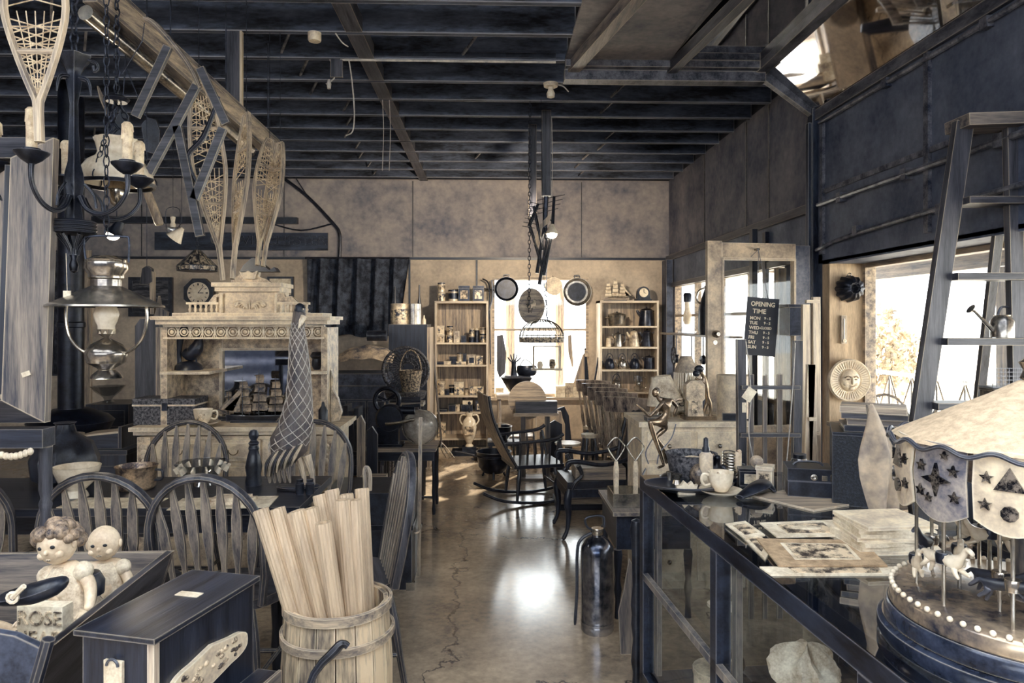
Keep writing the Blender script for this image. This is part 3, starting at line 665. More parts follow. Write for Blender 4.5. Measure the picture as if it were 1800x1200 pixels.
p = W(122, 1010, 1.93); doll('curly-haired bisque doll in cream dress lying in the cradle', (p.x, 1.96, .74), -.1, .82, 'curl', .1, -.15)
p = W(190, 1000, 2.16); doll('bald baby doll in lace bib sitting at cradle far end', (p.x, 2.16, .69), .15, .76, None, .05, -.03)
p = W(165, 1080, 1.95); doll('dark-haired doll lying low in the cradle beside plank', (-1.12, 2.02, .64), -.25, .68, 'dark', .15, .1, CLOTHD)
p = W(12, 985, 1.95); doll('small pale doll sprawled at far left of the cradle', (p.x-.04, 1.98, .62), .7, .85, 'light', .4, -.7)
# lettered tin and black glove-like bag in the cradle
t = T('lettered_tin', 'cream lettered tin packet wedged between dolls in cradle', 'tin', (X(62, 1.8), 1.84, .76), -.1)
B().bb(-.06, .06, -.02, .02, -.05, .075).obj('packet', PAPER, t); text('ROSE\nHEAD', .05, (0, -.021, .02), SEPIA, t, ex=.002)
b = B(); q = [W(10, 1052, 1.66), W(60, 1042, 1.64), W(95, 1030, 1.64), W(108, 1022, 1.66)]
b.tube([v+Vector((0, 0, .0)) for v in q], [.022, .034, .03, .018], 12, flat=.7); b.one('leather_bag', LEATH, 'crumpled black leather bag resting over the cradle headboard', 'bag')
b = B(); q = W(22, 1050, 1.59); b.tube([q, W(42, 1030, 1.58)], .006, 6); b.tube(arcpts(q, .011, 0, 2*PI, 10)[:-1], .004, 5, True); b.one('brass_key', CREAMP, 'pale old key on the black leather bag', 'key')
# ---------------------------------------------------------------- big mirror frame on the left
t = T('dressing_mirror', 'tall mitred dark wood mirror frame on post, far left', 'mirror', (0, 2.52, 0))
Yf = 2.52; xr = X(98, Yf); zt = Z(243, Yf, 60); zb = Z(742, Yf, 60); fw = .115
def mit(a, b_, c, d, n_='frame_rail', dep=.06, mt=None): 
    q = [Vector((v[0], Yf-Yf-.0, v[1])) for v in (a, b_, c, d)]
    vs = [v+Vector((0, -dep*(.2 if i in (0, 1) else 1)+.0, 0)) for i, v in enumerate(q)]+[v+Vector((0, .02, 0)) for v in q]
    B().add(vs, [(0, 1, 2, 3), (7, 6, 5, 4), (0, 4, 5, 1), (1, 5, 6, 2), (2, 6, 7, 3), (3, 7, 4, 0)]).obj(n_, mt, t)
xl = xr-.62
mit((xl, zt), (xr, zt), (xr-fw, zt-fw*.72), (xl+fw, zt-fw*.72), mt=wood('dark', 'x'))
mit((xr, zt), (xr-.03, zb), (xr-.03-fw, zb+fw*.72), (xr-fw, zt-fw*.72), mt=wood('mid', 'z'))
mit((xr-.03, zb), (xl, zb), (xl+fw, zb+fw*.72), (xr-.03-fw, zb+fw*.72), mt=wood('dark', 'x'))
mit((xl, zb), (xl, zt), (xl+fw, zt-fw*.72), (xl+fw, zb+fw*.72), mt=wood('dark', 'z'))
B().bb(xl+.02, xr-.06, -.005, .015, zb+.03, zt-.03).obj('backing_board', wood('tan', 'z'), t)
B().beam((xr-fw-.02, -.02, zt-.1), (xr-.03-fw-.02, -.02, zb+.1), .03, .03, (0, 1, 0)).obj('inner_bead', wood('navy', 'z'), t)
q = W(54, 656, Yf-.03); B().box((q.x, -.055, q.z), (.028, .003, .016), (0, -.35, 0)).obj('price_label', PAPER, t)
zz = Z(745, Yf)
B().bb(xl, xr-.02, -.04, .03, zz-.07, zz-.005).obj('rail', wood('navy', 'x'), t)
px_ = X(80, Yf)
B().lathe([(.022, 0), (.022, zz-.42), (.016, zz-.3), (.022, zz-.27), (.015, zz-.25), (.022, zz-.22), (.02, zz-.12), (.022, zz-.07)], 14, (px_, 0, 0)).obj('post', wood('dark', 'z'), t)
B().lathe([(.022, 0), (.022, zz-.07)], 12, (xl+.05, 0, 0)).obj('post', wood('navy', 'z'), t)
b = B()
for i in range(9): b.ball((X(35, Yf)+(i-4)*.016, -.045, zz-.085-.012*math.cos((i-4)*.5)), (.011, .01, .013), 8, 6)
b.obj('carved_swag', CREAMP, t)
# ribbed dark jug behind the post
p = W(45, 850, 3.3); t = T('stoneware_jug', 'dark ribbed jug with paper tag under the mirror rail', 'jug', (p.x, 3.6, .75))
B().lathe([(.1, 0), (.14, .03), (.15, .12), (.12, .2), (.05, .25), (.04, .29), (.05, .3), (0, .3)], 24, flute=lambda a, z: 1+.05*math.cos(a*10)).obj('jug_body', LEATH, t)
B().box((.01, -.15, .2), (.03, .004, .08), (.2, .5, 0)).obj('paper_tag', PAPER, t)
# ================================================================ HANGING ON THE LEFT
def hang(b, x, y, z, r=.0016): b.tube([(x, y, z), (x, y, ZC+.01)], r, 5)
# iron candle chandelier
Yc = JY(2.55); cc = W(130, 400, Yc)
t = T('chandelier', 'black wrought candle chandelier with dripping wax candles, upper left', 'chandelier', (cc.x, Yc, cc.z))
def hz(py): return Z(py, Yc)-cc.z
b = B(); b.lathe([(.0, hz(482)), (.012, hz(478)), (.016, hz(468)), (.009, hz(458)), (.014, hz(450)), (.01, hz(440))], 14)
b.obj('finial', IRON, t)
b = B()
for k in range(6): a = k*PI/3+.3; b.tube([(math.cos(a)*.012, math.sin(a)*.012, hz(450)), (math.cos(a)*.02, math.sin(a)*.02, hz(436)), (math.cos(a)*.052, math.sin(a)*.052, hz(415))], .006, 6)
b.obj('lower_cage', IRON, t)
b = B(); b.lathe([(.066, hz(414)), (.072, hz(412)), (.068, hz(409)), (.074, hz(406)), (.068, hz(403)), (.074, hz(400)), (.068, hz(397)), (.074, hz(394)), (.066, hz(391)), (0, hz(391))], 36, flute=lambda a, z: 1+(.05*math.cos(a*16) if z < hz(410) else 0)); b.obj('ringed_cup', IRON, t)
b = B(); b.lathe([(.03, hz(391)), (.022, hz(360)), (.034, hz(330)), (.03, hz(310)), (.02, hz(290)), (.016, hz(240)), (.013, hz(190)), (.026, hz(150)), (.02, hz(140)), (.03, hz(128)), (.05, hz(112)), (.055, hz(106)), (0, hz(102))], 24, flute=lambda a, z: 1+.1*math.cos(a*6)); b.obj('stem', IRON, t)
for k in range(5):
    a = k*2*PI/5-PI/2; R_ = .235; ca, sa = math.cos(a), math.sin(a)
    b = B(); b.tube([(ca*.03, sa*.03, hz(350)), (ca*.06, sa*.06, hz(372)), (ca*.12, sa*.12, hz(382)), (ca*.19, sa*.19, hz(372)), (ca*R_, sa*R_, hz(345)), (ca*R_, sa*R_, hz(310))], [.012, .01, .009, .008, .008, .01], 8)
    b.tube([(ca*.05, sa*.05, hz(330)), (ca*.09, sa*.09, hz(350)), (ca*.1, sa*.1, hz(372))], .005, 6)
    arm = b.obj('arm', IRON, t)
    B().lathe([(.012, hz(318)), (.03, hz(312)), (.05, hz(302)), (.052, hz(299)), (.03, hz(300)), (.026, hz(294)), (0, hz(294))], 20, (ca*R_, sa*R_, 0)).obj('drip_pan', IRON, arm)
    R = random.Random(k); b = B(); b.lathe([(.0165, hz(296)), (.016, hz(270)), (.017, hz(240)), (.018, hz(234)), (.011, hz(230)), (0, hz(232))], 14, (ca*R_, sa*R_, 0))
    for q in range(7): u = R.uniform(0, 6.28); h = R.uniform(.02, .06); b.tube([(ca*R_+math.cos(u)*.016, sa*R_+math.sin(u)*.016, hz(235)), (ca*R_+math.cos(u)*.017, sa*R_+math.sin(u)*.017, hz(235)-h)], [.003, .0042], 5)
    b.obj('candle', CANDLE, arm)
for k in range(3):
    a = k*2.1; ca, sa = math.cos(a), math.sin(a)
    B().tube([(ca*.04, sa*.04, hz(112)), (ca*.075, sa*.075, hz(118)), (ca*.085, sa*.085, hz(128)), (ca*.072, sa*.072, hz(133)), (ca*.068, sa*.068, hz(124))], .006, 6).tube([(ca*.014, sa*.014, hz(145)), (ca*.05, sa*.05, hz(150)), (ca*.06, sa*.06, hz(175))], [.01, .008, .003], 6).obj('scroll', IRON, t)
b = B(); chain(b, (0, 0, hz(102)), (0, 0, ZC+.01-cc.z), .045, .004, .014); b.obj('chain', CHAIN, t)
# hanging parlour lamp with milk glass shade
Yl = JY(3.0); lc = W(205, 320, Yl)
t = T('parlour_lamp', 'hanging parlour oil lamp with scalloped milk glass shade on chains', 'lamp', (lc.x, Yl, lc.z))
def lz(py): return Z(py, Yl)-lc.z
B().lathe([(.142, lz(327)), (.145, lz(322)), (.135, lz(305)), (.11, lz(290)), (.078, lz(281)), (.07, lz(274)), (.075, lz(265)), (.08, lz(257)), (.084, lz(250)), (.08, lz(253)), (.07, lz(262)), (.066, lz(276)), (.105, lz(292)), (.137, lz(322))], 40, flute=lambda a, z: 1+(.04*math.cos(a*14) if z > lz(256) else 0), ring=True).obj('glass_shade', CER, t)
B().lathe([(.147, lz(332)), (.15, lz(326)), (.14, lz(325)), (.138, lz(332))], 32, ring=True).obj('shade_ring', IRON, t)
B().lathe([(.0, lz(368)), (.02, lz(362)), (.034, lz(352)), (.04, lz(340)), (.036, lz(328)), (.02, lz(318)), (0, lz(318))], 20).obj('oil_font', BRASS, t)
b = B()
for k in range(3): a = k*2.1+.4; chain(b, (math.cos(a)*.145, math.sin(a)*.145, lz(326)), (0, 0, lz(180)), .035, .0028, .01)
chain(b, (0, 0, lz(180)), (0, 0, ZC+.01-lc.z), .04, .0035, .012); b.obj('chain', CHAIN, t)
B().lathe([(.04, lz(186)), (.05, lz(180)), (.03, lz(175)), (0, lz(172))], 18).obj('smoke_bell', IRON, t)
b = B()
for k in range(14): b.tube([(.03*math.cos(k), .03*math.sin(k), lz(226)), (.045*math.cos(k+.6), .045*math.sin(k+.6), lz(238))], .003, 5)
b.obj('lamp_wiring', CHAIN, t)
# brass hanging lamp
Yo = JY(2.75); oc = W(187, 560, Yo)
t = T('brass_lamp', 'polished brass hanging oil lamp with broad tin cone shade', 'lamp', (oc.x, Yo, oc.z))
def oz(py): return Z(py, Yo)-oc.z
B().lathe([(.0, oz(450)), (.04, oz(452)), (.066, oz(459)), (.064, oz(463)), (.07, oz(463)), (.072, oz(474)), (.058, oz(484)), (.058, oz(490)), (.05, oz(493)), (.05, oz(505))], 28).obj('chimney_cap', BRASS, t)
B().lathe([(.05, oz(504)), (.1, oz(516)), (.188, oz(537)), (.19, oz(540)), (.185, oz(540)), (.1, oz(521)), (.046, oz(508))], 44, ring=True).obj('cone_shade', STEEL, t)
B().lathe([(.0, oz(537)), (.034, oz(540)), (.042, oz(552)), (.036, oz(564)), (.028, oz(572)), (.028, oz(586)), (0, oz(586))], 22).obj('glass_globe', CER, t)
B().lathe([(.0, oz(595)), (.028, oz(586)), (.03, oz(578)), (.022, oz(578))], 20, flute=lambda a, z: 1+.06*math.cos(a*12)).obj('burner', BRASS, t)
B().lathe([(0, oz(590)), (.02, oz(596)), (.05, oz(604)), (.068, oz(615)), (.07, oz(622)), (.062, oz(636)), (.03, oz(645)), (.026, oz(648)), (.046, oz(656)), (.054, oz(663)), (0, oz(663))][::-1], 28).obj('oil_font', BRASS, t)
for s in (-1, 1):
    B().tube([(s*.14, 0, oz(535)), (s*.142, 0, oz(560)), (s*.13, 0, oz(590)), (s*.1, 0, oz(610)), (s*.066, 0, oz(620))], .0055, 8).obj('bow_arm', BRASS, t)
B().tube([(-.07, 0, oz(463)), (-.078, 0, oz(430)), (-.06, 0, oz(418)), (.06, 0, oz(418)), (.08, 0, oz(425)), (.078, 0, oz(463))], .004, 6).obj('bail_handle', CHAIN, t)
b = B(); chain(b, (0, 0, oz(418)), (0, 0, ZC+.01-oc.z), .045, .0025, .01); b.obj('chain', CHAIN, t)
b = B(); q = W(118, 520, Yo-.1)-oc; b.box((q.x, q.y, q.z), (.026, .003, .036)); q2 = W(116, 445, Yo-.1)-oc; b.tube([(q.x, q.y, q.z+.018), tuple(q2)], .001, 4); b.obj('price_tag', PAPER, t)
# iron scroll bracket with small lit spot
q = WJ(205, 402, 4.0); t = T('spot_bulb', 'small lit clip-on flood bulb beneath the parlour lamp', 'light bulb', q)
B().lathe([(0, .05), (.022, .045), (.03, .0), (.05, -.03)], 16, (0, 0, 0), rotm(0, .5, 0)).obj('reflector', IRON, t)
B().ball((-.02, 0, -.035), (.034, .034, .026)).obj('bulb', GLOW, t); b = B(); b.tube([(0, 0, .04), (0, 0, ZC+.01-q.z)], .003, 5); b.obj('cord', CHAIN, t)
lamp('spot_light', 'POINT', (q.x, q.y, q.z-.09), 2, (1, .86, .66), .04)
# snowshoes
def snowshoe(label, top, tail, width, rz, group='snowshoes hung from the joists', flip=1):
    top, tail = Vector(top), Vector(tail); top.y = JY(top.y); L = (tail-top).length; d = (tail-top).normalized()
    t = T('snowshoe', label, 'snowshoe', tail, 0, group)
    sd = (Vector((math.cos(rz), math.sin(rz), 0))); sd = (sd-d*sd.dot(d)).normalized()
    def P(u, s): # u 0 top..1 tail
        wdt = width/2*(math.sin(min(1, (u*.97+.03)/.42)*PI/2)**.6 if u < .42 else max(.05, 1-((u-.42)/.42)**1.3) if u < .84 else .04)
        return top+d*(L*u)+sd*(s*wdt)-tail
    us = [i/22 for i in range(23)]
    b = B(); b.tube([P(u, -1) for u in reversed(us)]+[P(u, 1) for u in us], .011, 6, flat=1.3); b.obj('frame', wood('tan', 'z'), t)
    for u in (.22, .6): B().tube([P(u, -1), P(u, 1)], .009, 6).obj('crossbar', wood('tan', 'x'), t)
    b = B()
    n = 20
    for i in range(n):
        u = .06+.74*i/(n-1); v = min(.8, u+.07)
        if .34 < u < .42: continue
        b.tube([P(u, -1), P(v, 1)], .0022, 4, cap=False); b.tube([P(u, 1), P(v, -1)], .0022, 4, cap=False)
        if i % 2: b.tube([P(u, -1), P(u, 1)], .0022, 4, cap=False)
    for k in (-.6, -.3, 0, .3, .6): b.tube([P(.06, k), P(.34, k)], .002, 4, cap=False); b.tube([P(.42, k), P(.8, k)], .002, 4, cap=False)
    o = b.obj('webbing', M('rawhide', (170, 146, 118), (240, 222, 190), .6, 0, 20, bump=0), t)
    b = B(); b.tube([P(0, 0), P(0, 0)+Vector((0, 0, max(.02, ZC+.01-top.z)))], .002, 4); b.obj('hanging_cord', CHAIN, t)
    return t
snowshoe('large snowshoe nearest the camera, hanging above the mirror frame', W(52, -150, 2.15), W(70, 250, 2.15), .17, .1)
snowshoe('snowshoe of the left hanging pair, nearer the ladder sled', W(372, 165, 3.6), W(392, 492, 3.6), .15, .5)
snowshoe('snowshoe of the left hanging pair, beside the wall plank', W(408, 180, 3.66), W(408, 490, 3.66), .15, -.8)
snowshoe('snowshoe of the right hanging pair, left one', W(455, 230, 4.1), W(452, 466, 4.1), .13, .8)
snowshoe('snowshoe of the right hanging pair, right one', W(478, 240, 4.14), W(462, 468, 4.14), .13, -.6)
# boards hung from the joists
t = T('hanging_board', 'long grey board hanging upright from joists behind snowshoes', 'board', WJ(412, 190, 4.3)); q = WJ(412, 190, 4.3)
B().box((0, 0, (ZC+.02-q.z)/2), (.085, .03, ZC+.02-q.z)).obj('plank', wood('dark', 'z'), t); B().box((.044, -.005, (ZC+.01-q.z)/2), (.012, .03, ZC+.01-q.z)).obj('pale_edge', wood('tan', 'z'), t)
# diagonal long sled beam with metal tube
a_, c_ = W(165, -25, 2.9), W(492, 268, 4.7)
t = T('hanging_rail', 'long pale timber rail with bright metal pipe slung under joists', 'rail', a_)
v = c_-a_; B().beam((0, 0, 0), v, .02, .10, (.0, 0, 1)).obj('pale_board', wood('tan', 'y'), t)
B().beam(Vector((-.015, 0, .055)), v+Vector((-.015, 0, .055)), .06, .02, (0, 0, 1)).beam(Vector((-.015, 0, -.055)), v+Vector((-.015, 0, -.055)), .06, .02, (0, 0, 1)).obj('flange', wood('mid', 'y'), t)
p1, p2 = W(150, 22, 2.9)-a_, W(440, 262, 4.4)-a_; B().tube([p1, p2], .032, 14).obj('metal_pipe', STEEL, t)
b = B()
for f in (.05, .3, .6, .9): p = v*f; b.tube([p, p+Vector((0, 0, ZC+.02-a_.z-p.z))], .004, 5)
b.obj('hanging_wire', CHAIN, t)
# old hames / sled runner with struts
Y1 = JY(3.2)
t = T('sled_frame', 'weathered sled runner with crossed wooden struts hanging from rail', 'sled', W(330, 250, Y1)); o_ = W(330, 250, Y1)
def R1(px, py, dy=0): return W(px, py, Y1+dy)-o_
B().tube([R1(254, 32), R1(275, 45), R1(310, 85), R1(335, 120), R1(352, 155)], [.014, .022, .02, .018, .014], 8, flat=.6).obj('runner', wood('mid', 'x'), t)
for s_ in ([(296, 82), (238, 205)], [(346, 150), (262, 305)], [(352, 120), (398, 218)], [(312, 222), (352, 415)], [(392, 225), (342, 350)]):
    B().beam(R1(*s_[0]), R1(*s_[1]), .035, .02, (0, 1, 0)).obj('strut', wood('dark', 'x'), t)
B().tube([R1(385, 170), R1(358, 240), R1(330, 275), R1(345, 320)], [.006, .012, .01, .006], 6).obj('curved_hook', IRON, t)
b = B(); b.tube([R1(258, 34), R1(258, 34)+Vector((0, 0, ZC+.01-W(258, 34, Y1).z))], .003, 5); b.tube([R1(254, 40), R1(250, 72), R1(215, 130)], .002, 4); b.obj('cord', CHAIN, t)
# bundle of leaf-shaped tin pieces and oar tips
Y2 = JY(3.3); q = W(235, 225, Y2); t = T('leather_harness', 'bundle of old leather harness flaps hanging over the parlour lamp', 'harness', q)
def R2(px, py, dy=0): return W(px, py, Y2+dy)-q
B().prism([(v.x, v.z) for v in (R2(193, 235), R2(215, 188), (R2(228, 205)), R2(226, 240), R2(205, 250))], .012).obj('flap', LEATH, t)
B().prism([(v.x, v.z) for v in (R2(240, 215), R2(252, 202), R2(266, 205), R2(273, 225), R2(272, 268), R2(248, 262))], .012, None, (0, .05, 0)).obj('flap', LEATH, t)
B().tube([R2(172, 152), R2(180, 175), R2(190, 205)], [.008, .022, .008], 8, flat=.4).obj('wooden_blade', wood('mid', 'z'), t)
b = B(); b.tube([R2(215, 190), R2(220, 100), (R2(220, 100).x, 0, ZC+.01-q.z)], .003, 5); b.tube([R2(255, 203), R2(222, 120)], .003, 5); b.obj('cord', CHAIN, t)
q = W(270, 365, JY(3.6)); c0 = WJ(258, 335, 3.6); c1 = WJ(281, 395, 3.6)
t = T('rolling_pin', 'pale wooden handle hanging tilted right of the parlour lamp', 'handle', c0)
B().tube([(0, 0, 0), (c1-c0)*.1, (c1-c0)*.9, c1-c0], [.008, .019, .021, .012], 10).obj('wooden_body', wood('tan', 'z'), t)
b = B(); b.tube([(0, 0, 0), (0, 0, ZC+.01-c0.z)], .002, 4); b.obj('cord', CHAIN, t)
# leaded glass lamp shade
q = WJ(347, 476, 6.2); t = T('leaded_lamp', 'small leaded glass hanging lamp shade left of sideboard top', 'lamp', q)
B().lathe([(.02, .175), (.06, .14), (.155, .04), (.155, .0)], 12).obj('glass_shade', M('leaded_glass', (26, 32, 48), (208, 190, 162), .3, 0, 30, lo=.46, hi=.54, bump=0), t)
b = B(); b.lathe([(.158, -.004), (.16, .004), (.156, .006)], 12); b.lathe([(.158, .036), (.16, .042), (.156, .044)], 12, ring=True)
for k in range(12): a = k*PI/6; b.tube([(math.cos(a)*.02, math.sin(a)*.02, .178), (math.cos(a)*.158, math.sin(a)*.158, .04), (math.cos(a)*.158, math.sin(a)*.158, 0)], .003, 4)
b.obj('lead_cames', IRON, t); b = B(); chain(b, (0, 0, .17), (0, 0, ZC+.01-q.z), .05, .003, .012); b.obj('chain', CHAIN, t)
# small hanging oil lamps on the wall rail
for px, py, l in ((304, 402, 'small clear glass lamp hung before the dark sign, left one'), (382, 418, 'small clear glass lamp hung before dark sign, behind snowshoes')):
    q = WJ(px, py, 5.5); t = T('hanging_lantern', l, 'lantern', q, 0, 'small glass lanterns')
    B().lathe([(.0, -.045), (.04, -.04), (.05, -.01), (.045, .01), (.0, .012)], 16).obj('glass_bowl', GLASSJ, t); B().lathe([(.018, .01), (.022, .03), (.014, .05), (.02, .09), (0, .1)], 12).obj('burner', CER, t)
    b = B(); b.tube([(-.05, 0, 0), (-.05, 0, .15), (.05, 0, .15), (.05, 0, 0)], .003, 5); b.tube([(0, 0, .15), (0, 0, ZC+.01-q.z)], .002, 4); b.obj('bail', CHAIN, t)
q = WJ(312, 412, 5.0); t = T('spot_lamp', 'small white conical spot shade under the left glass lantern', 'lamp', q)
B().lathe([(.012, .06), (.02, .04), (.06, -.04)], 16, (0, 0, 0), rotm(0, .7, 0)).obj('shade', CER, t)
b = B(); b.tube([(0, 0, .05), (.03, 0, .08), (.03, 0, ZC+.01-q.z)], .002, 4); b.obj('cord', CHAIN, t)
# ================================================================ SIDEBOARD WITH CARVED HUTCH
Ys = 4.45
xl_, xr_ = X(228, Ys), X(600, Ys); sw = xr_-xl_; cx = (xl_+xr_)/2
t = T('sideboard', 'cream carved sideboard with tall mirrored hutch, pediment and fretwork rail', 'sideboard', (cx, Ys, 0))
def sz(py): return Z(py, Ys+.12)
def sx(px): return X(px, Ys+.12)-cx
top = Z(748, Ys); C_ = CARVE
B().bb(-sw/2+.05, sw/2-.05, .02, .48, 0, top-.06).obj('body', CREAMP, t)
b = B().bb(-sw/2, sw/2, -.02, .5, top-.025, top); b.bb(-sw/2+.02, sw/2-.02, 0, .49, top-.05, top-.025); b.obj('worktop', CREAMP, t)
for i in range(3):
    a = -sw/2+.14+i*(sw-.28)/3; e = a+(sw-.28)/3-.02
    d = B().bb(a, e, .0, .02, top-.21, top-.08).bb(a+.03, e-.03, -.008, .0, top-.19, top-.1).obj('drawer', CREAMP, t)
    B().tube(arcpts(((a+e)/2, -.02, top-.14), .03, PI, 2*PI, 6), .004, 6).obj('pull', BRASS, d)
    d = B().bb(a, e, .0, .02, .14, top-.25).obj('door', CREAMP, t); B().bb(a+.05, e-.05, -.01, 0, .2, top-.31).obj('carved_panel', C_, d)
for s in (-1, 1):
    B().bb(s*(sw/2-.09)-.04, s*(sw/2-.09)+.04, -.012, .02, .08, top-.06).obj('pilaster', C_, t)
    b = B()
    for k in range(4): b.ball((s*(sw/2-.09), -.014, top-.12-k*.03), (.02-.002*k, .006, .018), 8, 5)
    b.obj('leaf_carving', CREAMP, t)
# hutch
hy0, hy1 = .12, .42; zt = sz(575)
def bb(n, x0, x1, y0, y1, z0, z1, m=CREAMP): return B().bb(x0, x1, y0, y1, z0, z1).obj(n, m, t)
mx0, mx1, mz0, mz1 = sx(364), sx(512), sz(740), sz(617)
bb('back_panel', sx(290), mx0, .38, .42, top, zt, C_); bb('back_panel', mx1, sx(572), .38, .42, top, zt, C_); bb('back_panel', mx0, mx1, .38, .42, mz1, zt, C_)
bb('back_panel', mx0, mx1, .40, .42, top, mz1, wood('mid', 'x'))
B().bb(mx0, mx1, .385, .4, top+.01, mz1).obj('mirror_glass', MIRROR, t)
b = B(); b.bb(mx0-.015, mx0+.004, .36, .385, top, mz1+.01).bb(mx1-.004, mx1+.015, .36, .385, top, mz1+.01).bb(mx0, mx1, .36, .385, mz1-.004, mz1+.012).obj('mirror_frame', CREAMP, t)
for a, e in ((285, 296), (566, 577)): bb('side_post', sx(a), sx(e), .1, .42, top if a > 500 else top, zt, C_)
# scroll bracket at right
q = [(sx(578), sz(650)), (sx(583), sz(665)), (sx(581), sz(685)), (sx(590), sz(700)), (sx(597), sz(725)), (sx(592), sz(740)), (sx(578), sz(742))]
B().prism(q, .04, None, (0, .2, 0)).obj('scroll_bracket', C_, t)
q = [(-a-.0, z) for a, z in q]; B().prism([(x+(sx(290)+sx(574)), z) for x, z in q][::-1], .04, None, (0, .2, 0)).obj('scroll_bracket', C_, t)
b = B(); b.tube([(sx(588)+.018*math.cos(k*.6)*(1-k/18), .17, sz(722)+.018*math.sin(k*.6)*(1-k/18)) for k in range(15)], .003, 5); b.obj('scroll_line', wood('mid', 'z'), t)
bb('side_shelf', sx(286), sx(372), .08, .4, sz(656), sz(651)); bb('side_shelf', sx(514), sx(576), .08, .4, sz(656), sz(651))
# fretwork rail: circles and crosses
z0, z1 = sz(592), sz(574); zm = (z0+z1)/2; hh = (z1-z0)/2
bb('rail_moulding', sx(290), sx(572), .09, .12, z0-.012, z0); bb('rail_moulding', sx(290), sx(572), .09, .12, z1, z1+.01)
n = 13
for i in range(n):
    x = sx(304)+(sx(560)-sx(304))*i/(n-1); b = B()
    b.tube([(x+math.cos(k*PI/6)*hh*.7, .105, zm+math.sin(k*PI/6)*hh*.7) for k in range(12)], .004, 5, True); b.ball((x, .105, zm), (hh*.42, .006, hh*.42), 10, 6)
    w_ = (sx(560)-sx(304))/(n-1)/2
    b.beam((x+hh*.7, .105, zm), (x+w_*2-hh*.7, .105, zm), .004, .006)
    b.beam((x+w_, .105, z0), (x+w_, .105, z1), .006, .006); b.beam((x+w_-.014, .105, z0), (x+w_+.014, .105, z1), .004, .005); b.beam((x+w_+.014, .105, z0), (x+w_-.014, .105, z1), .004, .005)
    b.obj('fretwork_roundel', CREAMP, t)
B().bb(sx(282), sx(580), .05, .42, sz(570), sz(562)).bb(sx(276), sx(586), .03, .42, sz(562), sz(556)).obj('cornice', CREAMP, t)
# gallery above cornice
bb('gallery_base', sx(300), sx(566), .14, .4, sz(556), sz(550))
for a, e in ((322, 380), (484, 540)):
    b = B(); b.bb(sx(a), sx(e), .16, .2, sz(535), sz(531)).bb(sx(a), sx(e), .16, .2, sz(552), sz(549)); b.obj('gallery_rail', CREAMP, t)
    for k in range(6):
        x = sx(a+5+k*(e-a-10)/5); B().lathe([(.006, sz(549)), (.012, sz(544)), (.006, sz(540)), (.01, sz(536)), (.006, sz(533))], 10, (x, .18, 0)).obj('baluster', CREAMP, t)
for pts in ([(362, 531), (376, 531), (376, 522), (388, 522), (388, 516), (372, 518)], [(482, 531), (498, 531), (520, 531), (508, 520), (498, 522), (494, 514), (482, 516)]):
    B().prism([(sx(a), sz(c)) for a, c in pts], .04, None, (0, .18, 0)).obj('fret_bracket', C_, t)
bb('crest_box', sx(378), sx(486), .18, .4, sz(556), sz(512), CREAMP)
b = B(); cxr = (sx(391)+sx(476))/2; zc = sz(535)
b.tube([(cxr, .172, zc-.03), (cxr, .168, zc+.03)], [.006, .003], 6)
for s in (-1, 1):
    for k in range(5): b.tube([(cxr+s*.01, .172, zc-.03+.008*k), (cxr+s*(.03+.01*k), .17, zc-.015+.01*k), (cxr+s*(.04+.016*k), .17, zc-.03+.006*k)], [.003, .006, .002], 6)
    b.ball((cxr+s*.085, .175, zc), (.022, .008, .02), 10, 6); b.ball((cxr+s*.07, .175, zc+.02), (.012, .006, .01), 8, 5)
b.obj('carved_panel', C_, t)
for px in (384, 481):
    B().lathe([(.012, sz(552)), (.012, sz(516))], 12, (sx(px), .165, 0), flute=lambda a, z: 1+.18*math.cos(3*a+z*260)).obj('twisted_column', CREAMP, t)
B().bb(sx(374), sx(489), .15, .42, sz(512), sz(504)).bb(sx(370), sx(493), .13, .42, sz(504), sz(497)).obj('crest_cornice', CREAMP, t)
q = [(400, 497), (402, 490), (414, 484), (418, 478), (450, 478), (448, 486), (462, 490), (472, 497)]
B().prism([(sx(a), sz(c)) for a, c in q], .04, None, (0, .2, 0)).obj('pediment', C_, t)
B().prism([(sx(a), sz(c)) for a, c in ((416, 477), (424, 480), (432, 476), (440, 480), (448, 476), (444, 490), (424, 490))], .02, None, (0, .17, 0)).obj('crest_leaf', CREAMP, t)
# things on and in the sideboard
def on(px, Y): return (X(px, Y), Y)
Yt = Ys+.04
def SP(px, y=Yt, z=None): return Vector((X(px, y), y, top if z is None else z))
q = W(450, 478, Ys+.3); B().prism([(-.09, 0), (-.07, .04), (-.02, .085), (.0, .09), (.04, .06), (.1, .01), (.13, .03), (.15, .0), (.1, -.0)], .09, None, q).one('tricorn_hat', LEATH, 'dark folded hat lying on the sideboard pediment', 'hat')
# cup and saucer
def cup(label, loc, s, pat, grp=None, flute=0, rz=0):
    t = T('teacup', label, 'teacup', loc, rz)
    fl = (lambda a, z: 1+flute*math.cos(a*9+z*40)) if flute else None
    B().lathe([(.02*s, .012*s), (.024*s, .016*s), (.036*s, .035*s), (.041*s, .06*s), (.043*s, .078*s), (.041*s, .078*s), (.038*s, .058*s), (.032*s, .035*s), (0, .02*s)], 28, flute=fl).obj('bowl', CER, t)
    B().tube([(.038*s, 0, .066*s), (.06*s, 0, .07*s), (.066*s, 0, .05*s), (.055*s, 0, .032*s), (.036*s, 0, .036*s)], .0045*s, 8).obj('handle', CER, t)
    if pat:
        b = B()
        for k, (a, z, r) in enumerate(((-1.5, .05, .01), (-1.8, .04, .008), (-1.3, .035, .007), (-1.65, .062, .006), (-1.1, .055, .005))): b.ball((math.cos(a)*.04*s, math.sin(a)*.04*s, z*s), (r*s, .003, r*s), 8, 5)
        b.obj('painted_flowers', SEPIA, t)
    return t
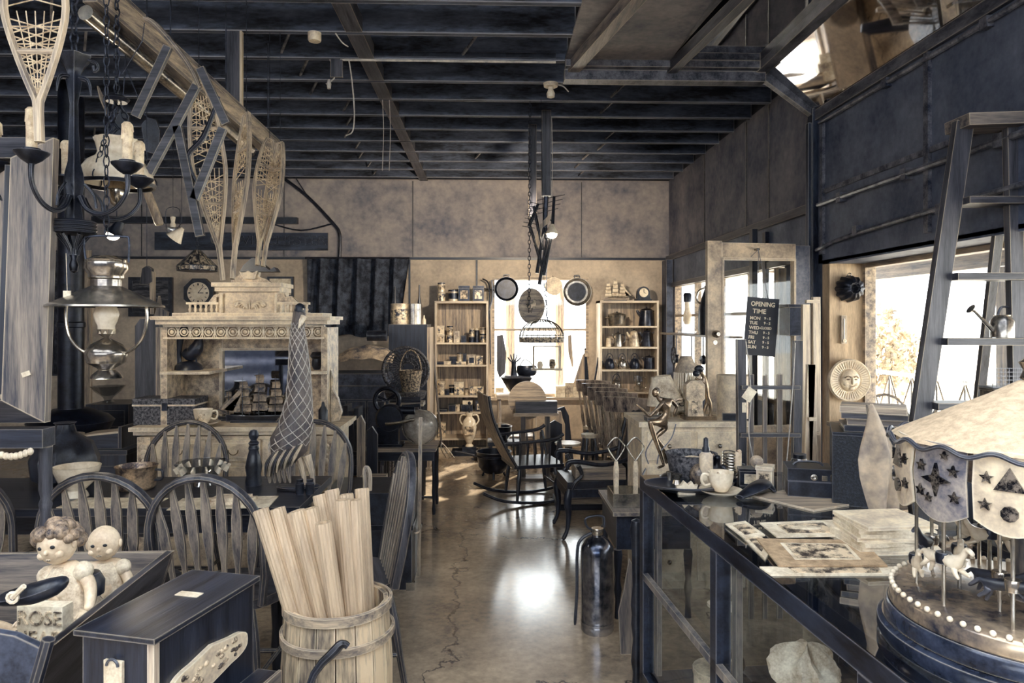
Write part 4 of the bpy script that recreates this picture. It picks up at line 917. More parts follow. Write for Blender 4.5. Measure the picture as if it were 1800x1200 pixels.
def saucer(label, loc, s):
    return B().lathe([(.025*s, 0), (.03*s, .004*s), (.06*s, .012*s), (.074*s, .02*s), (.075*s, .022*s), (.058*s, .016*s), (.028*s, .008*s), (0, .008*s)], 32, Vector(loc)).one('saucer', CER, label, 'saucer', None, loc)
q = SP(357); saucer('white saucer under the flowered teacup on sideboard', q, 1.35); cup('large white teacup with painted flowers on the sideboard', q+Vector((0, 0, .002)), 1.35, 1)
# wicker trunk
q = SP(298, Ys+.2); t2 = T('wicker_hamper', 'long dark woven hamper with pale lid edge on sideboard left end', 'hamper', q)
w2 = .18
B().bb(-w2, w2+.02, -.1, .1, 0, .12).obj('basket_body', WICKD, t2); B().bb(-w2-.005, w2+.025, -.105, .105, .125, .165).obj('lid', WICKD, t2); B().bb(-w2-.006, w2+.026, -.106, .106, .118, .128).obj('lid_edge', CREAMP, t2); B().bb(.0, .035, -.112, -.1, .09, .14).obj('hasp', IRON, t2)
# teapot-like dark draped bird on left shelf
q = Vector((sx(318)+cx, Ys+.26, sz(651))); t2 = T('carved_bird', 'dark carved long-tailed bird ornament on hutch left shelf', 'figurine', q)
B().tube([(-.07, 0, .01), (-.085, 0, .1), (-.08, 0, .18), (-.06, 0, .25), (-.03, 0, .27), (-.025, 0, .22)], [.02, .03, .035, .035, .02, .006], 10, flat=.6).obj('tail', wood('navy', 'z'), t2)
B().tube([(-.04, 0, .12), (.0, 0, .1), (.04, 0, .14), (.06, 0, .2), (.075, 0, .235)], [.025, .045, .045, .022, .014], 12).obj('body', wood('navy', 'x'), t2)
B().tube([(.075, 0, .235), (.12, 0, .24)], [.016, .004], 8).obj('beak', wood('mid', 'x'), t2); B().lathe([(.09, 0), (.08, .03), (.05, .05), (0, .06)], 16, (-.01, 0, 0)).obj('base', LEATH, t2)
for x in (0, .03): B().tube([(x, 0, .11), (x+.01, 0, .05)], .005, 6).obj('leg', CHAIN, t2)
# bottle shaped ornament right, fork statue
q = SP(568, Ys+.1); B().lathe([(.035, 0), (.035, .012), (.03, .014), (.03, .09), (.012, .115), (.008, .14), (0, .145)], 16, q).one('bell_ornament', LEATH, 'small dark bell-shaped ornament at right end of sideboard', 'ornament', None, q)
q = SP(495, Ys+.0)
t2 = T('rearing_horse', 'small silver rearing horse figurine on sideboard beside goose neck', 'figurine', q)
skin('horse_body', [(0, 0, .055, .011), (.015, 0, .085, .014), (.03, 0, .11, .011), (.045, 0, .135, .007), (.06, 0, .13, .005), (-.005, .006, .03, .007), (-.008, .006, .0, .005), (.045, -.006, .1, .005), (.06, -.006, .085, .004), (-.02, 0, .05, .004), (-.035, 0, .03, .003), (-.012, -.008, .03, .006), (-.02, -.008, .0, .004)],
     [(0, 1), (1, 2), (2, 3), (3, 4), (0, 5), (5, 6), (2, 7), (7, 8), (0, 9), (9, 10), (0, 11), (11, 12)], STEEL, t2, 1)
B().box((0, 0, .0), (.07, .04, .008)).obj('base', CER, t2)
# model ships
def ship(label, loc, L, rz, masts, sail, hull, group):
    t = T('model_ship', label, 'model ship', loc, rz, group)
    b = B(); n = 10; vs = []; fs = []
    for i in range(n+1):
        u = i/n; x = (u-.5)*L; wd = L*.065*math.sin(min(1, u*1.6+.15)*PI/2)*(1 if u < .7 else max(.05, 1-((u-.7)/.3)**2)); sh = L*.02*(2*abs(u-.5))**2
        vs += [(x, -wd, L*.1+sh), (x, -wd*.55, L*.03), (x, 0, L*.012), (x, wd*.55, L*.03), (x, wd, L*.1+sh)]
    for i in range(n):
        o = i*5
        for k in range(4): fs.append((o+k, o+k+1, o+k+6, o+k+5))
        fs.append((o+4, o, o+5, o+9))
    fs.append((0, 1, 2, 3, 4)[::-1]); fs.append(tuple(n*5+k for k in range(5))); b.add(vs, fs); b.obj('hull', hull, t)
    B().beam((-L*.42, 0, .006), (L*.42, 0, .006), L*.1, .012, (0, 0, 1)).obj('stand', LEATH, t)
    for k in range(masts):
        u = (-.25+.5*k/(masts-1)); h = L*(.72 if k == 1 else .6); x = u*L
        m = B().tube([(x, 0, L*.1), (x, 0, L*.1+h)], [.0035, .0015], 6).obj('mast', IRON, t)
        for j in range(4):
            z = L*.1+h*(.28+.2*j); wy = L*(.13-.02*j)
            B().tube([(x+.006, -wy*.3, z), (x-wy, 0, z+.004)], .0015, 4).tube([(x+.0, 0, z), (x+wy, 0, z-.004)], .0015, 4).obj('yard', IRON, m)
            if j < 4:
                hh_ = h*.17; s = B(); s.sheet(lambda a, c, x=x, z=z, wy=wy, hh_=hh_: (x+(a-.5)*2*wy*.9, -.01-.016*math.sin(PI*c), z-hh_*c-.002), 6, 4); s.obj('sail', sail, m)
    j = B(); j.tube([(L*.45, 0, L*.12), (L*.62, 0, L*.2)], .0025, 5).obj('bowsprit', IRON, t)
    for k in range(2): B().add([(L*(.3+.1*k), 0, L*.16), (L*(.58-.05*k), 0, L*.2), (L*.26, 0, L*(.55-.1*k)), (L*.29, .004, L*.17)], [(0, 1, 2), (0, 2, 3)]).obj('jib', sail, t)
    b = B()
    for k in range(masts): x = (-.25+.5*k/(masts-1))*L; b.tube([(x-.03, -L*.05, L*.11), (x, 0, L*.6)], .0008, 3); b.tube([(x+.03, -L*.05, L*.11), (x, 0, L*.6)], .0008, 3)
    b.obj('rigging', CHAIN, t); return t
ship('large three-masted model ship on the sideboard before the hutch mirror', SP(455, Ys+.2), .42, PI, 3, CLOTHM, LEATH, 'model ships')
ship('small two-masted model schooner behind the large ship on sideboard', SP(420, Ys+.3), .26, PI+.2, 2, CLOTHM, wood('navy', 'x'), 'model ships')
# dark vase, kettle seen on shelf inside
q = Vector((sx(549)+cx, Ys+.24, sz(651))); B().lathe([(.02, 0), (.035, .03), (.03, .07), (.045, .09), (.03, .115), (0, .12)], 14, q).one('knobbed_vase', LEATH, 'dark ball-topped vase on the right hutch shelf', 'vase', None, q)
# ---------------------------------------------------------------- back wall, left
def wallbox(px0, py0, px1, py1, y, d): 
    a, c = W(px0, py0, y), W(px1, py1, y); return a.x, c.x, y, y+d, c.z, a.z
q = wallbox(272, 408, 576, 440, YB-.045, .02); t = T('lettered_sign', 'long dark weathered board with faded raised letters high on back wall', 'sign', ((q[0]+q[1])/2, YB-.04, q[4]))
B().bb(q[0]-t.location.x, q[1]-t.location.x, -.012, .012, 0, q[5]-q[4]).obj('board', M('weathered_navy', (10, 18, 34), (70, 80, 100), .7, 0, 6, (.4, 1, 2), lo=.35, hi=.75), t)
text('WINCHESTER', .16, (.47, -.014, .115), IRON, t, ex=.003, sx=1.12)
q = wallbox(160, 380, 522, 393, YB-.1, .07); B().bb(*q).one('wall_rail', LEATH, 'long black rail fixed across back wall above the lettered board', 'rail')
# octagonal clock
def clock_face(t, r, y, mat=CER, dark=INK, nums=True):
    B().lathe([(r, 0), (r, .004), (0, .005)], 36, (0, y, 0), rotm(PI/2, 0, 0)).obj('dial', mat, t)
    ms = B()
    for k in range(12): a = k*PI/6; ms.beam((math.sin(a)*r*.7, y-.007, math.cos(a)*r*.7), (math.sin(a)*r*.9, y-.007, math.cos(a)*r*.9), r*.06*(2 if k % 3 == 0 else 1), .002, (0, 1, 0))
    ms.obj('numerals', dark, t)
    B().beam((0, y-.01, 0), (r*.5, y-.01, 0), r*.07, .002, (0, 1, 0)).obj('hour_hand', dark, t); B().beam((0, y-.012, 0), (r*.5, y-.012, r*.6), r*.05, .002, (0, 1, 0)).obj('minute_hand', dark, t)
q = W(351, 515, YB-.06); t = T('octagonal_clock', 'octagonal black wall clock with roman numeral dial', 'clock', q)
o = circ(0, 0, .19, 8, PI/8, 2*PI+PI/8); B().prism(o, .08).obj('case', LEATH, t); clock_face(t, .13, -.042)
# pictures
def picture(label, px0, py0, px1, py1, fr, inner, mat2=None, grp='framed pictures on the back wall'):
    q = wallbox(px0, py0, px1, py1, YB-.04, .03); cx_, cz_ = (q[0]+q[1])/2, (q[4]+q[5])/2; w_, h_ = (q[1]-q[0])/2, (q[5]-q[4])/2
    t = T('framed_picture', label, 'picture', (cx_, YB-.03, cz_), 0, grp); f = min(w_, h_)*.2; b = B()
    b.bb(-w_, w_, -.02, .02, h_-f, h_).bb(-w_, w_, -.02, .02, -h_, -h_+f).bb(-w_, -w_+f, -.02, .02, -h_+f, h_-f).bb(w_-f, w_, -.02, .02, -h_+f, h_-f).obj('frame', fr, t)
    B().bb(-w_+f, w_-f, -.005, .015, -h_+f, h_-f).obj('picture_sheet', inner, t); return t
picture('dark framed picture of faint wavy lines left of octagonal clock', 226, 487, 303, 556, LEATH, M('dark_print', (10, 16, 30), (110, 108, 112), .4, 0, 5, (.4, 1, 3), lo=.45, hi=.62, bump=0))
picture('pale framed print half hidden behind the sideboard crest', 470, 486, 516, 522, LEATH, PAPER)
picture('tall narrow dark framed tapestry near the left mirror', 92, 440, 122, 660, LEATH, M('dark_print2', (8, 14, 26), (90, 92, 104), .5, 0, 9, lo=.45, hi=.65, bump=0))
# grandfather post and tall things left behind hanging lamp
q = W(262, 560, 5.0)
t = T('wooden_bed_post', 'broad rounded dark plank standing left of cream sideboard', 'plank', (X(262, 5.0), 5.0, 0))
zt_ = Z(560, 5.0); B().prism([(-.085, 0), (.085, 0), (.085, zt_-.05), (.05, zt_), (-.05, zt_), (-.085, zt_-.05)], .05).obj('plank', wood('dark', 'z'), t); B().bb(.06, .09, -.03, -.025, 0, zt_-.06).obj('pale_edge', wood('tan', 'z'), t)
q = W(258, 500, 6.5); t = T('wooden_shoe_last', 'pair of tall pale wooden forms hanging before the dark picture', 'wooden form', WJ(258, 555, 6.5))
def f_(px, py): v = WJ(px, py, 6.5)-WJ(258, 555, 6.5); return (v.x, v.z)
B().prism([f_(*p) for p in ((248, 500), (252, 472), (260, 467), (268, 472), (270, 495), (262, 500))], .05).obj('upper_form', wood('dark', 'z'), t)
B().prism([f_(*p) for p in ((264, 476), (272, 478), (272, 552), (266, 552))], .04).obj('pole', wood('tan', 'z'), t)
B().prism([f_(*p) for p in ((280, 520), (284, 540), (296, 548), (294, 560), (270, 560), (276, 545))], .04).obj('pale_spade', wood('mid', 'z'), t)
v = WJ(258, 555, 6.5); B().tube([(0, 0, f_(262, 470)[1]), (0, 0, ZC+.01-v.z)], .003, 5).obj('cord', CHAIN, t)
# cast stove & pipe
sx_ = X(125, 5.6); t = T('cast_iron_stove', 'round black cast iron stove with flue pipe behind the hanging brass lamp', 'stove', (sx_, 5.6, 0))
B().lathe([(.2, .1), (.3, .14), (.28, .3), (.26, .35), (.26, .7), (.28, .74), (.3, .78), (.26, .82), (.12, .88), (0, .88)], 26).obj('stove_body', IRON, t)
B().lathe([(.09, .88), (.09, 1.5), (.1, 1.51), (.1, 1.54), (.09, 1.55), (.09, ZC+.25)], 20).obj('flue_pipe', IRON, t)
for k in range(3): a = k*2.1; B().tube([(math.cos(a)*.18, math.sin(a)*.18, .14), (math.cos(a)*.26, math.sin(a)*.26, 0)], .02, 8).obj('leg', IRON, t)
# side desk with boxes
Yd = 4.6; dz = Z(787, Yd); x0, x1 = X(84, Yd), X(222, Yd)
t = T('side_cabinet', 'low black cabinet beside sideboard carrying boxes and a cake stand', 'cabinet', ((x0+x1)/2, Yd, 0)); hw = (x1-x0)/2
B().bb(-hw, hw, 0, .45, 0, dz-.03).obj('body', wood('navy', 'z'), t); B().bb(-hw-.01, hw+.01, -.01, .46, dz-.03, dz).obj('worktop', wood('navy', 'x'), t); B().bb(-hw+.04, hw-.04, -.012, 0, .1, dz-.1).obj('door', wood('navy', 'x'), t)
q = Vector((X(118, Yd+.12), Yd+.12, dz)); t = T('cake_stand', 'flat round wooden cake stand on low black cabinet', 'cake stand', q)
B().lathe([(.05, .0), (.02, .01), (.02, .055), (.1, .065), (.1, .085), (0, .085)], 28).obj('plate', wood('tan', 'x'), t)
q = Vector((X(128, Yd+.03), Yd+.035, dz)); B().bb(q.x-.08, q.x+.06, q.y-.03, q.y+.03, dz, dz+.035).one('cream_card_box', PAPER, 'small flat cream box under the round wooden stand', 'box')
b = B(); q = X(185, Yd+.12); t = T('writing_slope', 'dark wooden box with pale sloping lid on black cabinet', 'box', (q, Yd+.15, dz))
B().prism([(-.13, 0), (.12, 0), (.12, .1), (-.13, .075)], .2).obj('box_body', wood('navy', 'x'), t); B().prism([(-.135, .075), (.12, .1), (.12, .112), (-.135, .085)], .21).obj('lid', wood('tan', 'x'), t); B().bb(.12, .14, -.1, .1, 0, .14).obj('end_board', wood('navy', 'z'), t)
# dresser behind
Yd2 = 6.2; x0, x1 = X(150, Yd2), X(226, Yd2); dz2 = Z(708, Yd2)
t = T('small_dresser', 'small dark dresser against left part of back wall beneath the brass lamp', 'dresser', ((x0+x1)/2, Yd2, 0)); hw = (x1-x0)/2
B().bb(-hw, hw, 0, .4, 0, dz2).obj('body', wood('navy', 'z'), t)
for z in (dz2-.12, dz2-.3, dz2-.48): d = B().bb(-hw+.03, hw-.03, -.015, 0, z-.07, z+.07).obj('drawer', wood('navy', 'x'), t); B().ball((0, -.025, z), .012, 8, 6).obj('knob', BRASS, d)
q = Vector((X(190, Yd2+.2), Yd2+.2, dz2)); B().lathe([(.05, 0), (.03, .015), (.04, .04), (.1, .09), (.135, .14), (.125, .135), (.05, .06), (0, .05)], 24, q, flute=lambda a, z: 1+.05*math.cos(12*a)*(z > .1)).one('pressed_glass_dish', GLASSJ, 'wide pressed glass dish on the small dresser below brass lamp', 'dish', None, q)
# cream door frame on wall behind the lamp
q = wallbox(148, 440, 160, 785, YB-.03, .03); S(B().bb(*q).obj('trim_13', wood('tan', 'z')))
# dark curtain
def curt(a, c):
    px = 538+(718-538)*a; py = 455+ (590-455)*c*(1-.02*math.sin(a*20)); xx = X(px-18*c*(a > .85)*(a-.85)/.15, YB-.12)
    return (xx, YB-.08+.045*math.sin(a*34)+.02*math.sin(a*71+c*3), Z(py, YB-.1))
t = T('dark_curtain', 'dark blue patterned cloth draped in folds on back wall', 'curtain', (X(628, YB-.1), YB-.1, Z(590, YB)))
b = B(); b.sheet(curt, 90, 14); b.obj('drape', CLOTHD, t, world=True)
b = B(); b.tube([(X(536, YB-.1), YB-.1, Z(455, YB)), (X(720, YB-.1), YB-.1, Z(455, YB))], .012, 8); b.obj('curtain_rail', IRON, t, world=True)
# cables on the back wall
b = B(); b.tube([W(497, 312, YB-.03), W(540, 345, YB-.03), W(585, 392, YB-.03), W(597, 412, YB-.03), W(597, 452, YB-.03)], .02, 8); b.one('wall_cable', IRON, 'thick black cable running down the wall to the curtain rail', 'cable')
b = B(); b.tube([W(478, 393, YB-.03), W(530, 405, YB-.03), W(585, 393, YB-.03)], .01, 6); b.one('wall_cable', CHAIN, 'thin drooping cable between the black rail and the thick cable', 'cable')
b = B(); b.tube([W(512, 300, YB-.03), W(545, 350, YB-.03), W(582, 390, YB-.03)], .006, 6); b.one('wall_cable', CHAIN, 'fine straight cable slanting down from the joists left of curtain', 'cable')
# ================================================================ SHELVES ON THE BACK WALL
def can(loc, r, h, mat, label, grp, lid=True, name='tin_can', cat='tin', band=None):
    t = T(name, label, cat, loc, 0, grp)
    B().lathe([(r, 0), (r, h*.97), (r*.96, h*.98)], 18).obj('body', mat, t)
    if lid: B().lathe([(r*1.04, h*.86), (r*1.04, h), (r*.9, h*1.02), (0, h*1.02)], 18).obj('lid', TINP if mat is not TINP else TIND, t)
    B().lathe([(r*1.015, h*.2), (r*1.015, h*.72)], 18).obj('label_band', band or PAPER, t) if band else None
    return t
def tbox(loc, w, d, h, mat, label, grp, name='tin_box', cat='tin', rz=0, face=None):
    t = T(name, label, cat, loc, rz, grp)
    B().bb(-w/2, w/2, -d/2, d/2, 0, h*.84).obj('body', mat, t); B().bb(-w/2-.003, w/2+.003, -d/2-.003, d/2+.003, h*.84, h).obj('lid', mat, t)
    if face: B().bb(-w*.33, w*.33, -d/2-.006, -d/2, h*.15, h*.7).obj('label_panel', face, t)
    return t
def bookshelf(name, label, px0, px1, pyt, pys, pyb, Y, dep, n=None):
    x0, x1 = X(px0, Y), X(px1, Y); t = T(name, label, 'bookshelf', ((x0+x1)/2, Y, 0)); hw = (x1-x0)/2; zt = Z(pyt, Y)
    P_ = wood('pale', 'z'); PX = wood('pale', 'x')
    for s in (-1, 1): B().bb(s*hw-.022*(s > 0), s*hw+.022*(s < 0), 0, dep, 0, zt).obj('side_board', P_, t)
    B().bb(-hw, hw, -.004, dep, zt-.025, zt).obj('top_board', PX, t); B().bb(-hw+.02, hw-.02, dep-.012, dep, .03, zt-.02).obj('back_board', wood('tan', 'z'), t)
    zs = []
    for py in pys: z = Z(py, Y); zs.append(z); B().bb(-hw+.022, hw-.022, 0, dep-.012, z-.02, z).obj('shelf', PX, t)
    B().bb(-hw+.022, hw-.022, .01, .03, 0, .06).obj('plinth', P_, t)
    return t, zs, zt
YS = 8.42
bs, zs, zt = bookshelf('tall_bookshelf', 'tall cream bookshelf packed with old tins, left of the back window', 764, 858, 529, [602, 641, 695, 724, 770], 785, YS, .34)
def px_(p, y=YS+.12): return X(p, y)
def LT(p, z, dy=0): return Vector((px_(p), YS+.12+dy, z))
SH = 'on top of left bookshelf'; g = 'old tins on the left bookshelf'
# z per pixel .0068 m
k = .0068
can(LT(776, zt), 7*k, 16*k, TINL, 'squat printed tin at left end of bookshelf top, under another', g)
can(LT(776, zt+16.6*k), 6.5*k, 16*k, TINP, 'cream tin stacked on the squat tin at bookshelf top left', g, band=SEPIA)
can(LT(797, zt), 9*k, 20*k, TINP, 'round pale tin with dark band, second on bookshelf top', g, band=TIND)
tbox(LT(816, zt), 19*k, .12, 27*k, TIND, 'tall dark square tin on bookshelf top, left of the two', g, face=SEPIA)
tbox(LT(841, zt), 19*k, .12, 27*k, TIND, 'tall dark square tin at right end of bookshelf top', g, face=TINL)
z = zs[0]; r = 'first shelf of the left bookshelf'
tbox(LT(774, z), 15*k, .1, 14*k, TINP, 'low cream tin box at left of '+r, g, face=SEPIA)
tbox(LT(774, z+14.2*k), 14*k, .1, 15*k, CREAMP, 'cream tin stacked at far left of '+r, g, face=TINL)
can(LT(790, z), 6*k, 13*k, TINL, 'small printed can second on '+r, g)
can(LT(791, z+13.6*k), 5.5*k, 15*k, TINP, 'pale can stacked second on '+r, g, band=SEPIA)
tbox(LT(803, z), 10*k, .08, 20*k, TINP, 'upright cream tin third on '+r, g)
tbox(LT(815, z), 9*k, .08, 12*k, TIND, 'low dark tin in middle of '+r, g)
can(LT(829, z), 5*k, 11*k, TIND, 'small dark can in lower row right of middle on '+r, g)
can(LT(829, z+11.5*k), 5*k, 13*k, TINL, 'striped can stacked right of middle on '+r, g)
can(LT(838, z), 4.5*k, 25*k, TIND, 'tall slim dark can on '+r, g)
can(LT(849, z), 5.5*k, 12*k, TINL, 'printed can low at right end of '+r, g)
can(LT(849, z+12.5*k), 5.5*k, 14*k, TIND, 'dark banded can stacked at right end of '+r, g, band=TINP)
z = zs[1]; r = 'second shelf of the left bookshelf'
tbox(LT(775, z), 14*k, .1, 5*k, TIND, 'flat dark tin at left of '+r, g)
tbox(LT(787, z), 12*k, .12, 6*k, TINP, 'flat cream tin second on '+r, g)
tbox(LT(796, z, .08), 13*k, .08, 13*k, TIND, 'dark box behind the flat tins on '+r, g)
tbox(LT(811, z), 17*k, .1, 5*k, TINL, 'flat printed tin lying mid '+r, g)
can(LT(808, z+5.2*k), 4.5*k, 15*k, TINP, 'small pale can standing on flat tin on '+r, g)
tbox(LT(817, z+5.2*k), 6*k, .07, 14*k, TIND, 'dark upright tin on the flat tin on '+r, g)
tbox(LT(829, z), 13*k, .08, 17*k, TINP, 'cream tin with dark round emblem on '+r, g, face=TIND)
tbox(LT(843, z), 11*k, .08, 15*k, TINL, 'mottled upright tin at right of '+r, g)
z = zs[2]; r = 'third shelf of the left bookshelf'
can(LT(775, z), 8*k, 24*k, TINL, 'large pale pail-like can at left of '+r, g, band=TINP)
tbox(LT(786, z), 8*k, .08, 10*k, TIND, 'small dark tin beside the large can on '+r, g)
can(LT(794, z), 5*k, 17*k, TINP, 'pale can with dark band on '+r, g, band=TIND)
tbox(LT(807, z), 16*k, .1, 14*k, TINL, 'wide printed tin in middle of '+r, g)
tbox(LT(807, z+14.2*k), 16*k, .1, 9*k, TINP, 'cream flat tin on the wide printed tin on '+r, g)
can(LT(820, z), 3.5*k, 11*k, TINP, 'tiny cream can on '+r, g)
tbox(LT(838, z), 24*k, .1, 15*k, TINL, 'long rectangular tin at right of '+r, g, face=SEPIA)
z = zs[3]; r = 'fourth shelf of the left bookshelf'
tbox(LT(776, z), 20*k, .14, 4*k, TIND, 'thin dark tray at left of '+r, g)
tbox(LT(795, z), 12*k, .1, 12*k, TIND, 'dark lidded tin on '+r, g)
tbox(LT(804, z), 8*k, .08, 12*k, TINP, 'small white tin on '+r, g, face=SEPIA)
tbox(LT(821, z), 20*k, .12, 12*k, TIND, 'wide dark tin under cream packets on '+r, g)
tbox(LT(822, z+12.2*k), 17*k, .1, 7*k, PAPER, 'cream paper packet on wide dark tin on '+r, g, cat='packet')
tbox(LT(843, z), 14*k, .1, 19*k, TIND, 'tall dark tin at right of '+r, g, face=TINL)
tbox(LT(777, zs[4]), 13*k, .1, 26*k, TINL, 'printed tin on the bottom shelf of left bookshelf', g, face=SEPIA)
q = LT(826, zs[4]-.0, -.17); q.y = YS-.12; q.z = 0
t = T('plant_stand', 'low black iron stand in front of left bookshelf', 'stand', q); B().bb(-.2, .1, -.1, .1, .0, .06).bb(-.08, .08, -.08, .08, .06, .1).obj('base', IRON, t)
q = q+Vector((-.0, 0, .1)); t = T('two_handled_vase', 'tall cream two-handled urn vase before the left bookshelf', 'vase', q)
B().lathe([(.05, 0), (.03, .03), (.07, .12), (.085, .22), (.07, .3), (.035, .34), (.04, .38), (.045, .39), (0, .39)], 24).obj('vase_body', CER, t)
for s in (-1, 1): B().tube([(s*.04, 0, .36), (s*.09, 0, .36), (s*.11, 0, .3), (s*.08, 0, .25)], .008, 8).obj('handle', CER, t)
b = B(); b.tube([(0, 0, .38), (0, 0, .5)], .01, 6); b.ball((0, 0, .5), .02); b.obj('stopper', IRON, t)
B().bb(-.05, .05, -.088, -.08, .14, .24).obj('painted_scene', SEPIA, t)
# right bookshelf with pots
bs2, z2, zt2 = bookshelf('pot_bookshelf', 'cream bookshelf full of kettles and coffee pots, right of back window', 1055, 1158, 528, [573, 610, 650, 690, 735], 785, YS, .34)
g = 'kettles and pots on the right bookshelf'
def pot(px, z, r, h, mat, label, kind='coffee_pot', cat='coffee pot', spout=True, handle='side', taper=.75, dy=0, rot=0):
    t = T(kind, label, cat, (px_(px), YS+.14+dy, z), rot, g)
    if kind == 'kettle': pr = [(r*.9, 0), (r, h*.12), (r, h*.35), (r*.75, h*.6), (r*.35, h*.7), (r*.35, h*.74), (0, h*.76)]
    elif kind == 'stock_pot': pr = [(r*.85, 0), (r*.95, h*.1), (r, h*.6), (r*1.03, h*.62), (r*.95, h*.7), (r*.3, h*.8), (0, h*.8)]
    else: pr = [(r, 0), (r, h*.08), (r*taper, h*.8), (r*taper*1.05, h*.82), (r*taper*.8, h*.88), (r*.15, h*.93), (0, h*.93)]
    B().lathe(pr, 20).obj('pot_body', mat, t); top_ = pr[-1][1]
    B().ball((0, 0, top_+h*.03), h*.05, 8, 6).obj('lid_knob', IRON, t)
    if spout:
        if kind == 'kettle': B().tube([(-r*.8, 0, h*.2), (-r*1.35, 0, h*.4), (-r*1.5, 0, h*.55)], [r*.3, r*.17, r*.12], 8).obj('spout', mat, t)
        else: B().tube([(-r*.7, 0, h*.55), (-r*1.1, 0, h*.72), (-r*1.2, 0, h*.84)], [r*.3, r*.2, r*.14], 8).obj('spout', mat, t)
    if handle == 'side': B().tube([(r*taper, 0, h*.78), (r*1.5, 0, h*.76), (r*1.55, 0, h*.4), (r*1.0, 0, h*.2)], h*.03, 8).obj('handle', IRON if mat is not TIND else TIND, t)
    elif handle == 'bail': B().tube(arcpts((0, 0, h*.6), r*.75, 0, PI, 8, 'xz', h*.42), h*.022, 6).obj('handle', CHAIN, t)
    elif handle == 'two':
        for s in (-1, 1): B().tube([(s*r*.95, -.02, h*.5), (s*r*1.3, 0, h*.5), (s*r*.95, .02, h*.5)], h*.04, 6).obj('handle', mat, t)
    return t
pot(1085, z2[0], 16*k, 30*k, STEEL, 'wide steel casserole with lid on top shelf of pots', 'stock_pot', 'pot', False, 'two')
pot(1137, z2[0], 14*k, 34*k, TIND, 'big black enamel coffee jug on top shelf of pots', taper=.8)
pot(1070, z2[1], 5*k, 17*k, CREAMP, 'small cream jug at left of second pot shelf', spout=False)
pot(1087, z2[1], 8*k, 27*k, STEEL, 'steel coffee percolator on second pot shelf')
pot(1115, z2[1], 10*k, 31*k, TINP, 'pale enamel coffee pot with curved handle on second pot shelf', taper=.62)
pot(1138, z2[1], 10*k, 31*k, TIND, 'dark enamel coffee pot at right of second pot shelf', taper=.68)
for px, l, m in ((1072, 'first from the left', TIND), (1094, 'second from the left', STEEL), (1116, 'third from the left, loop handle up', TIND)):
    pot(px, z2[2], 8.5*k, 27*k, m, 'squat kettle on third pot shelf, '+l, 'kettle', 'kettle', True, 'bail')
pot(1142, z2[2], 10*k, 25*k, TIND, 'dark cylindrical kettle at right of third pot shelf', 'coffee_pot', 'kettle', True, 'side', .95)
pot(1084, z2[3], 9*k, 30*k, STEEL, 'shiny kettle with upright handle on fourth pot shelf', 'kettle', 'kettle', True, 'bail')
q = (px_(1122), YS+.1, z2[3]); t = T('glass_percolator', 'glass and steel vacuum coffee maker on fourth pot shelf', 'coffee maker', q)
B().lathe([(.05, 0), (.06, .05), (.03, .08), (.03, .1), (.055, .12), (.06, .19)], 18).obj('glass_flask', GLASSJ, t); B().lathe([(.034, .075), (.036, .09), (.034, .105)], 16, ring=True).obj('steel_collar', STEEL, t); B().tube([(.05, 0, .17), (.09, 0, .16), (.09, 0, .05), (.05, 0, .04)], .006, 6).obj('handle', STEEL, t)
ship('model sailing ship on top of the right bookshelf beside mantel clock', (px_(1082), YS+.15, zt2), .34, 0, 3, CLOTHL, wood('tan', 'x'), 'model ships')
q = Vector((px_(1131), YS+.14, zt2)); t = T('mantel_clock', 'small round-topped dark mantel clock on right bookshelf', 'clock', q)
B().prism([(-.1, 0), (.1, 0), (.1, .02), (.08, .03)]+circ(0, .1, .075, 10, 0, PI)+[(-.075, .1), (-.08, .03), (-.1, .02)], .08).obj('case', LEATH, t)
tt = bpy.data.objects.new('face', None); clk = B().lathe([(.055, 0), (.05, .006), (0, .006)], 28, (0, -.04, .1), rotm(PI/2, 0, 0)).obj('dial', CER, t); B().beam((0, -.05, .1), (.0, -.05, .14), .006, .002, (0, 1, 0)).beam((0, -.05, .1), (.025, -.05, .09), .006, .002, (0, 1, 0)).obj('hands', INK, t); bpy.data.objects.remove(tt)
# ================================================================ HUNG IN THE BACK WINDOW
YW = YB-.12
def pan(px, py, r, label, h, mat=IRON, handle=None):
    q = W(px, py, YW); t = T('frying_pan', label, 'pan', q, 0, 'pans hung in the back window')
    B().lathe([(0, .0), (r*.8, 0), (r, -.045), (r*1.02, -.045), (r*.82, .008), (0, .008)], 30, (0, 0, 0), rotm(-PI/2, 0, 0)).obj('pan_body', mat, t)
    B().tube([(-.03, 0, r), (-.03, 0, r+.03), (.03, 0, r+.03), (.03, 0, r)], .006, 6).obj('hanging_loop', IRON, t); B().bb(-.004, .004, 0, .13, r+.022, r+.03).obj('nail', IRON, t); return t
pan(890, 508, .145, 'black iron frying pan hung at upper left of back window', 0)
p_ = pan(1014, 513, .17, 'big polished pan hung at the upper right of back window', 0, STEEL)
B().lathe([(0, -.005), (.11, -.005), (.115, 0)], 24, (0, 0, 0), rotm(-PI/2, 0, 0)).obj('dark_bottom', IRON, p_)
q = W(973, 503, YW); t = T('colander', 'round pierced colander hung between the two window pans', 'colander', q)
B().lathe([(.105, -.03), (.11, -.03), (.08, .02), (.04, .04), (0, .04)], 28, (0, 0, 0), rotm(-PI/2, 0, 0)).obj('bowl', CREAMP, t)
b = B()
for rr, n_ in ((.04, 10), (.06, 14), (.08, 18)):
    b2 = B(); b2.tube([(math.cos(a)*rr, -.006-.0*rr, math.sin(a)*rr) for a in [2*PI*i/24 for i in range(24)]], .0035, 5, True); b2.obj('ring_of_holes', IRON, t)
for i in range(16): a = i*PI/8; b.beam((math.cos(a)*.03, -.012, math.sin(a)*.03), (math.cos(a)*.1, .0, math.sin(a)*.1), .004, .006)
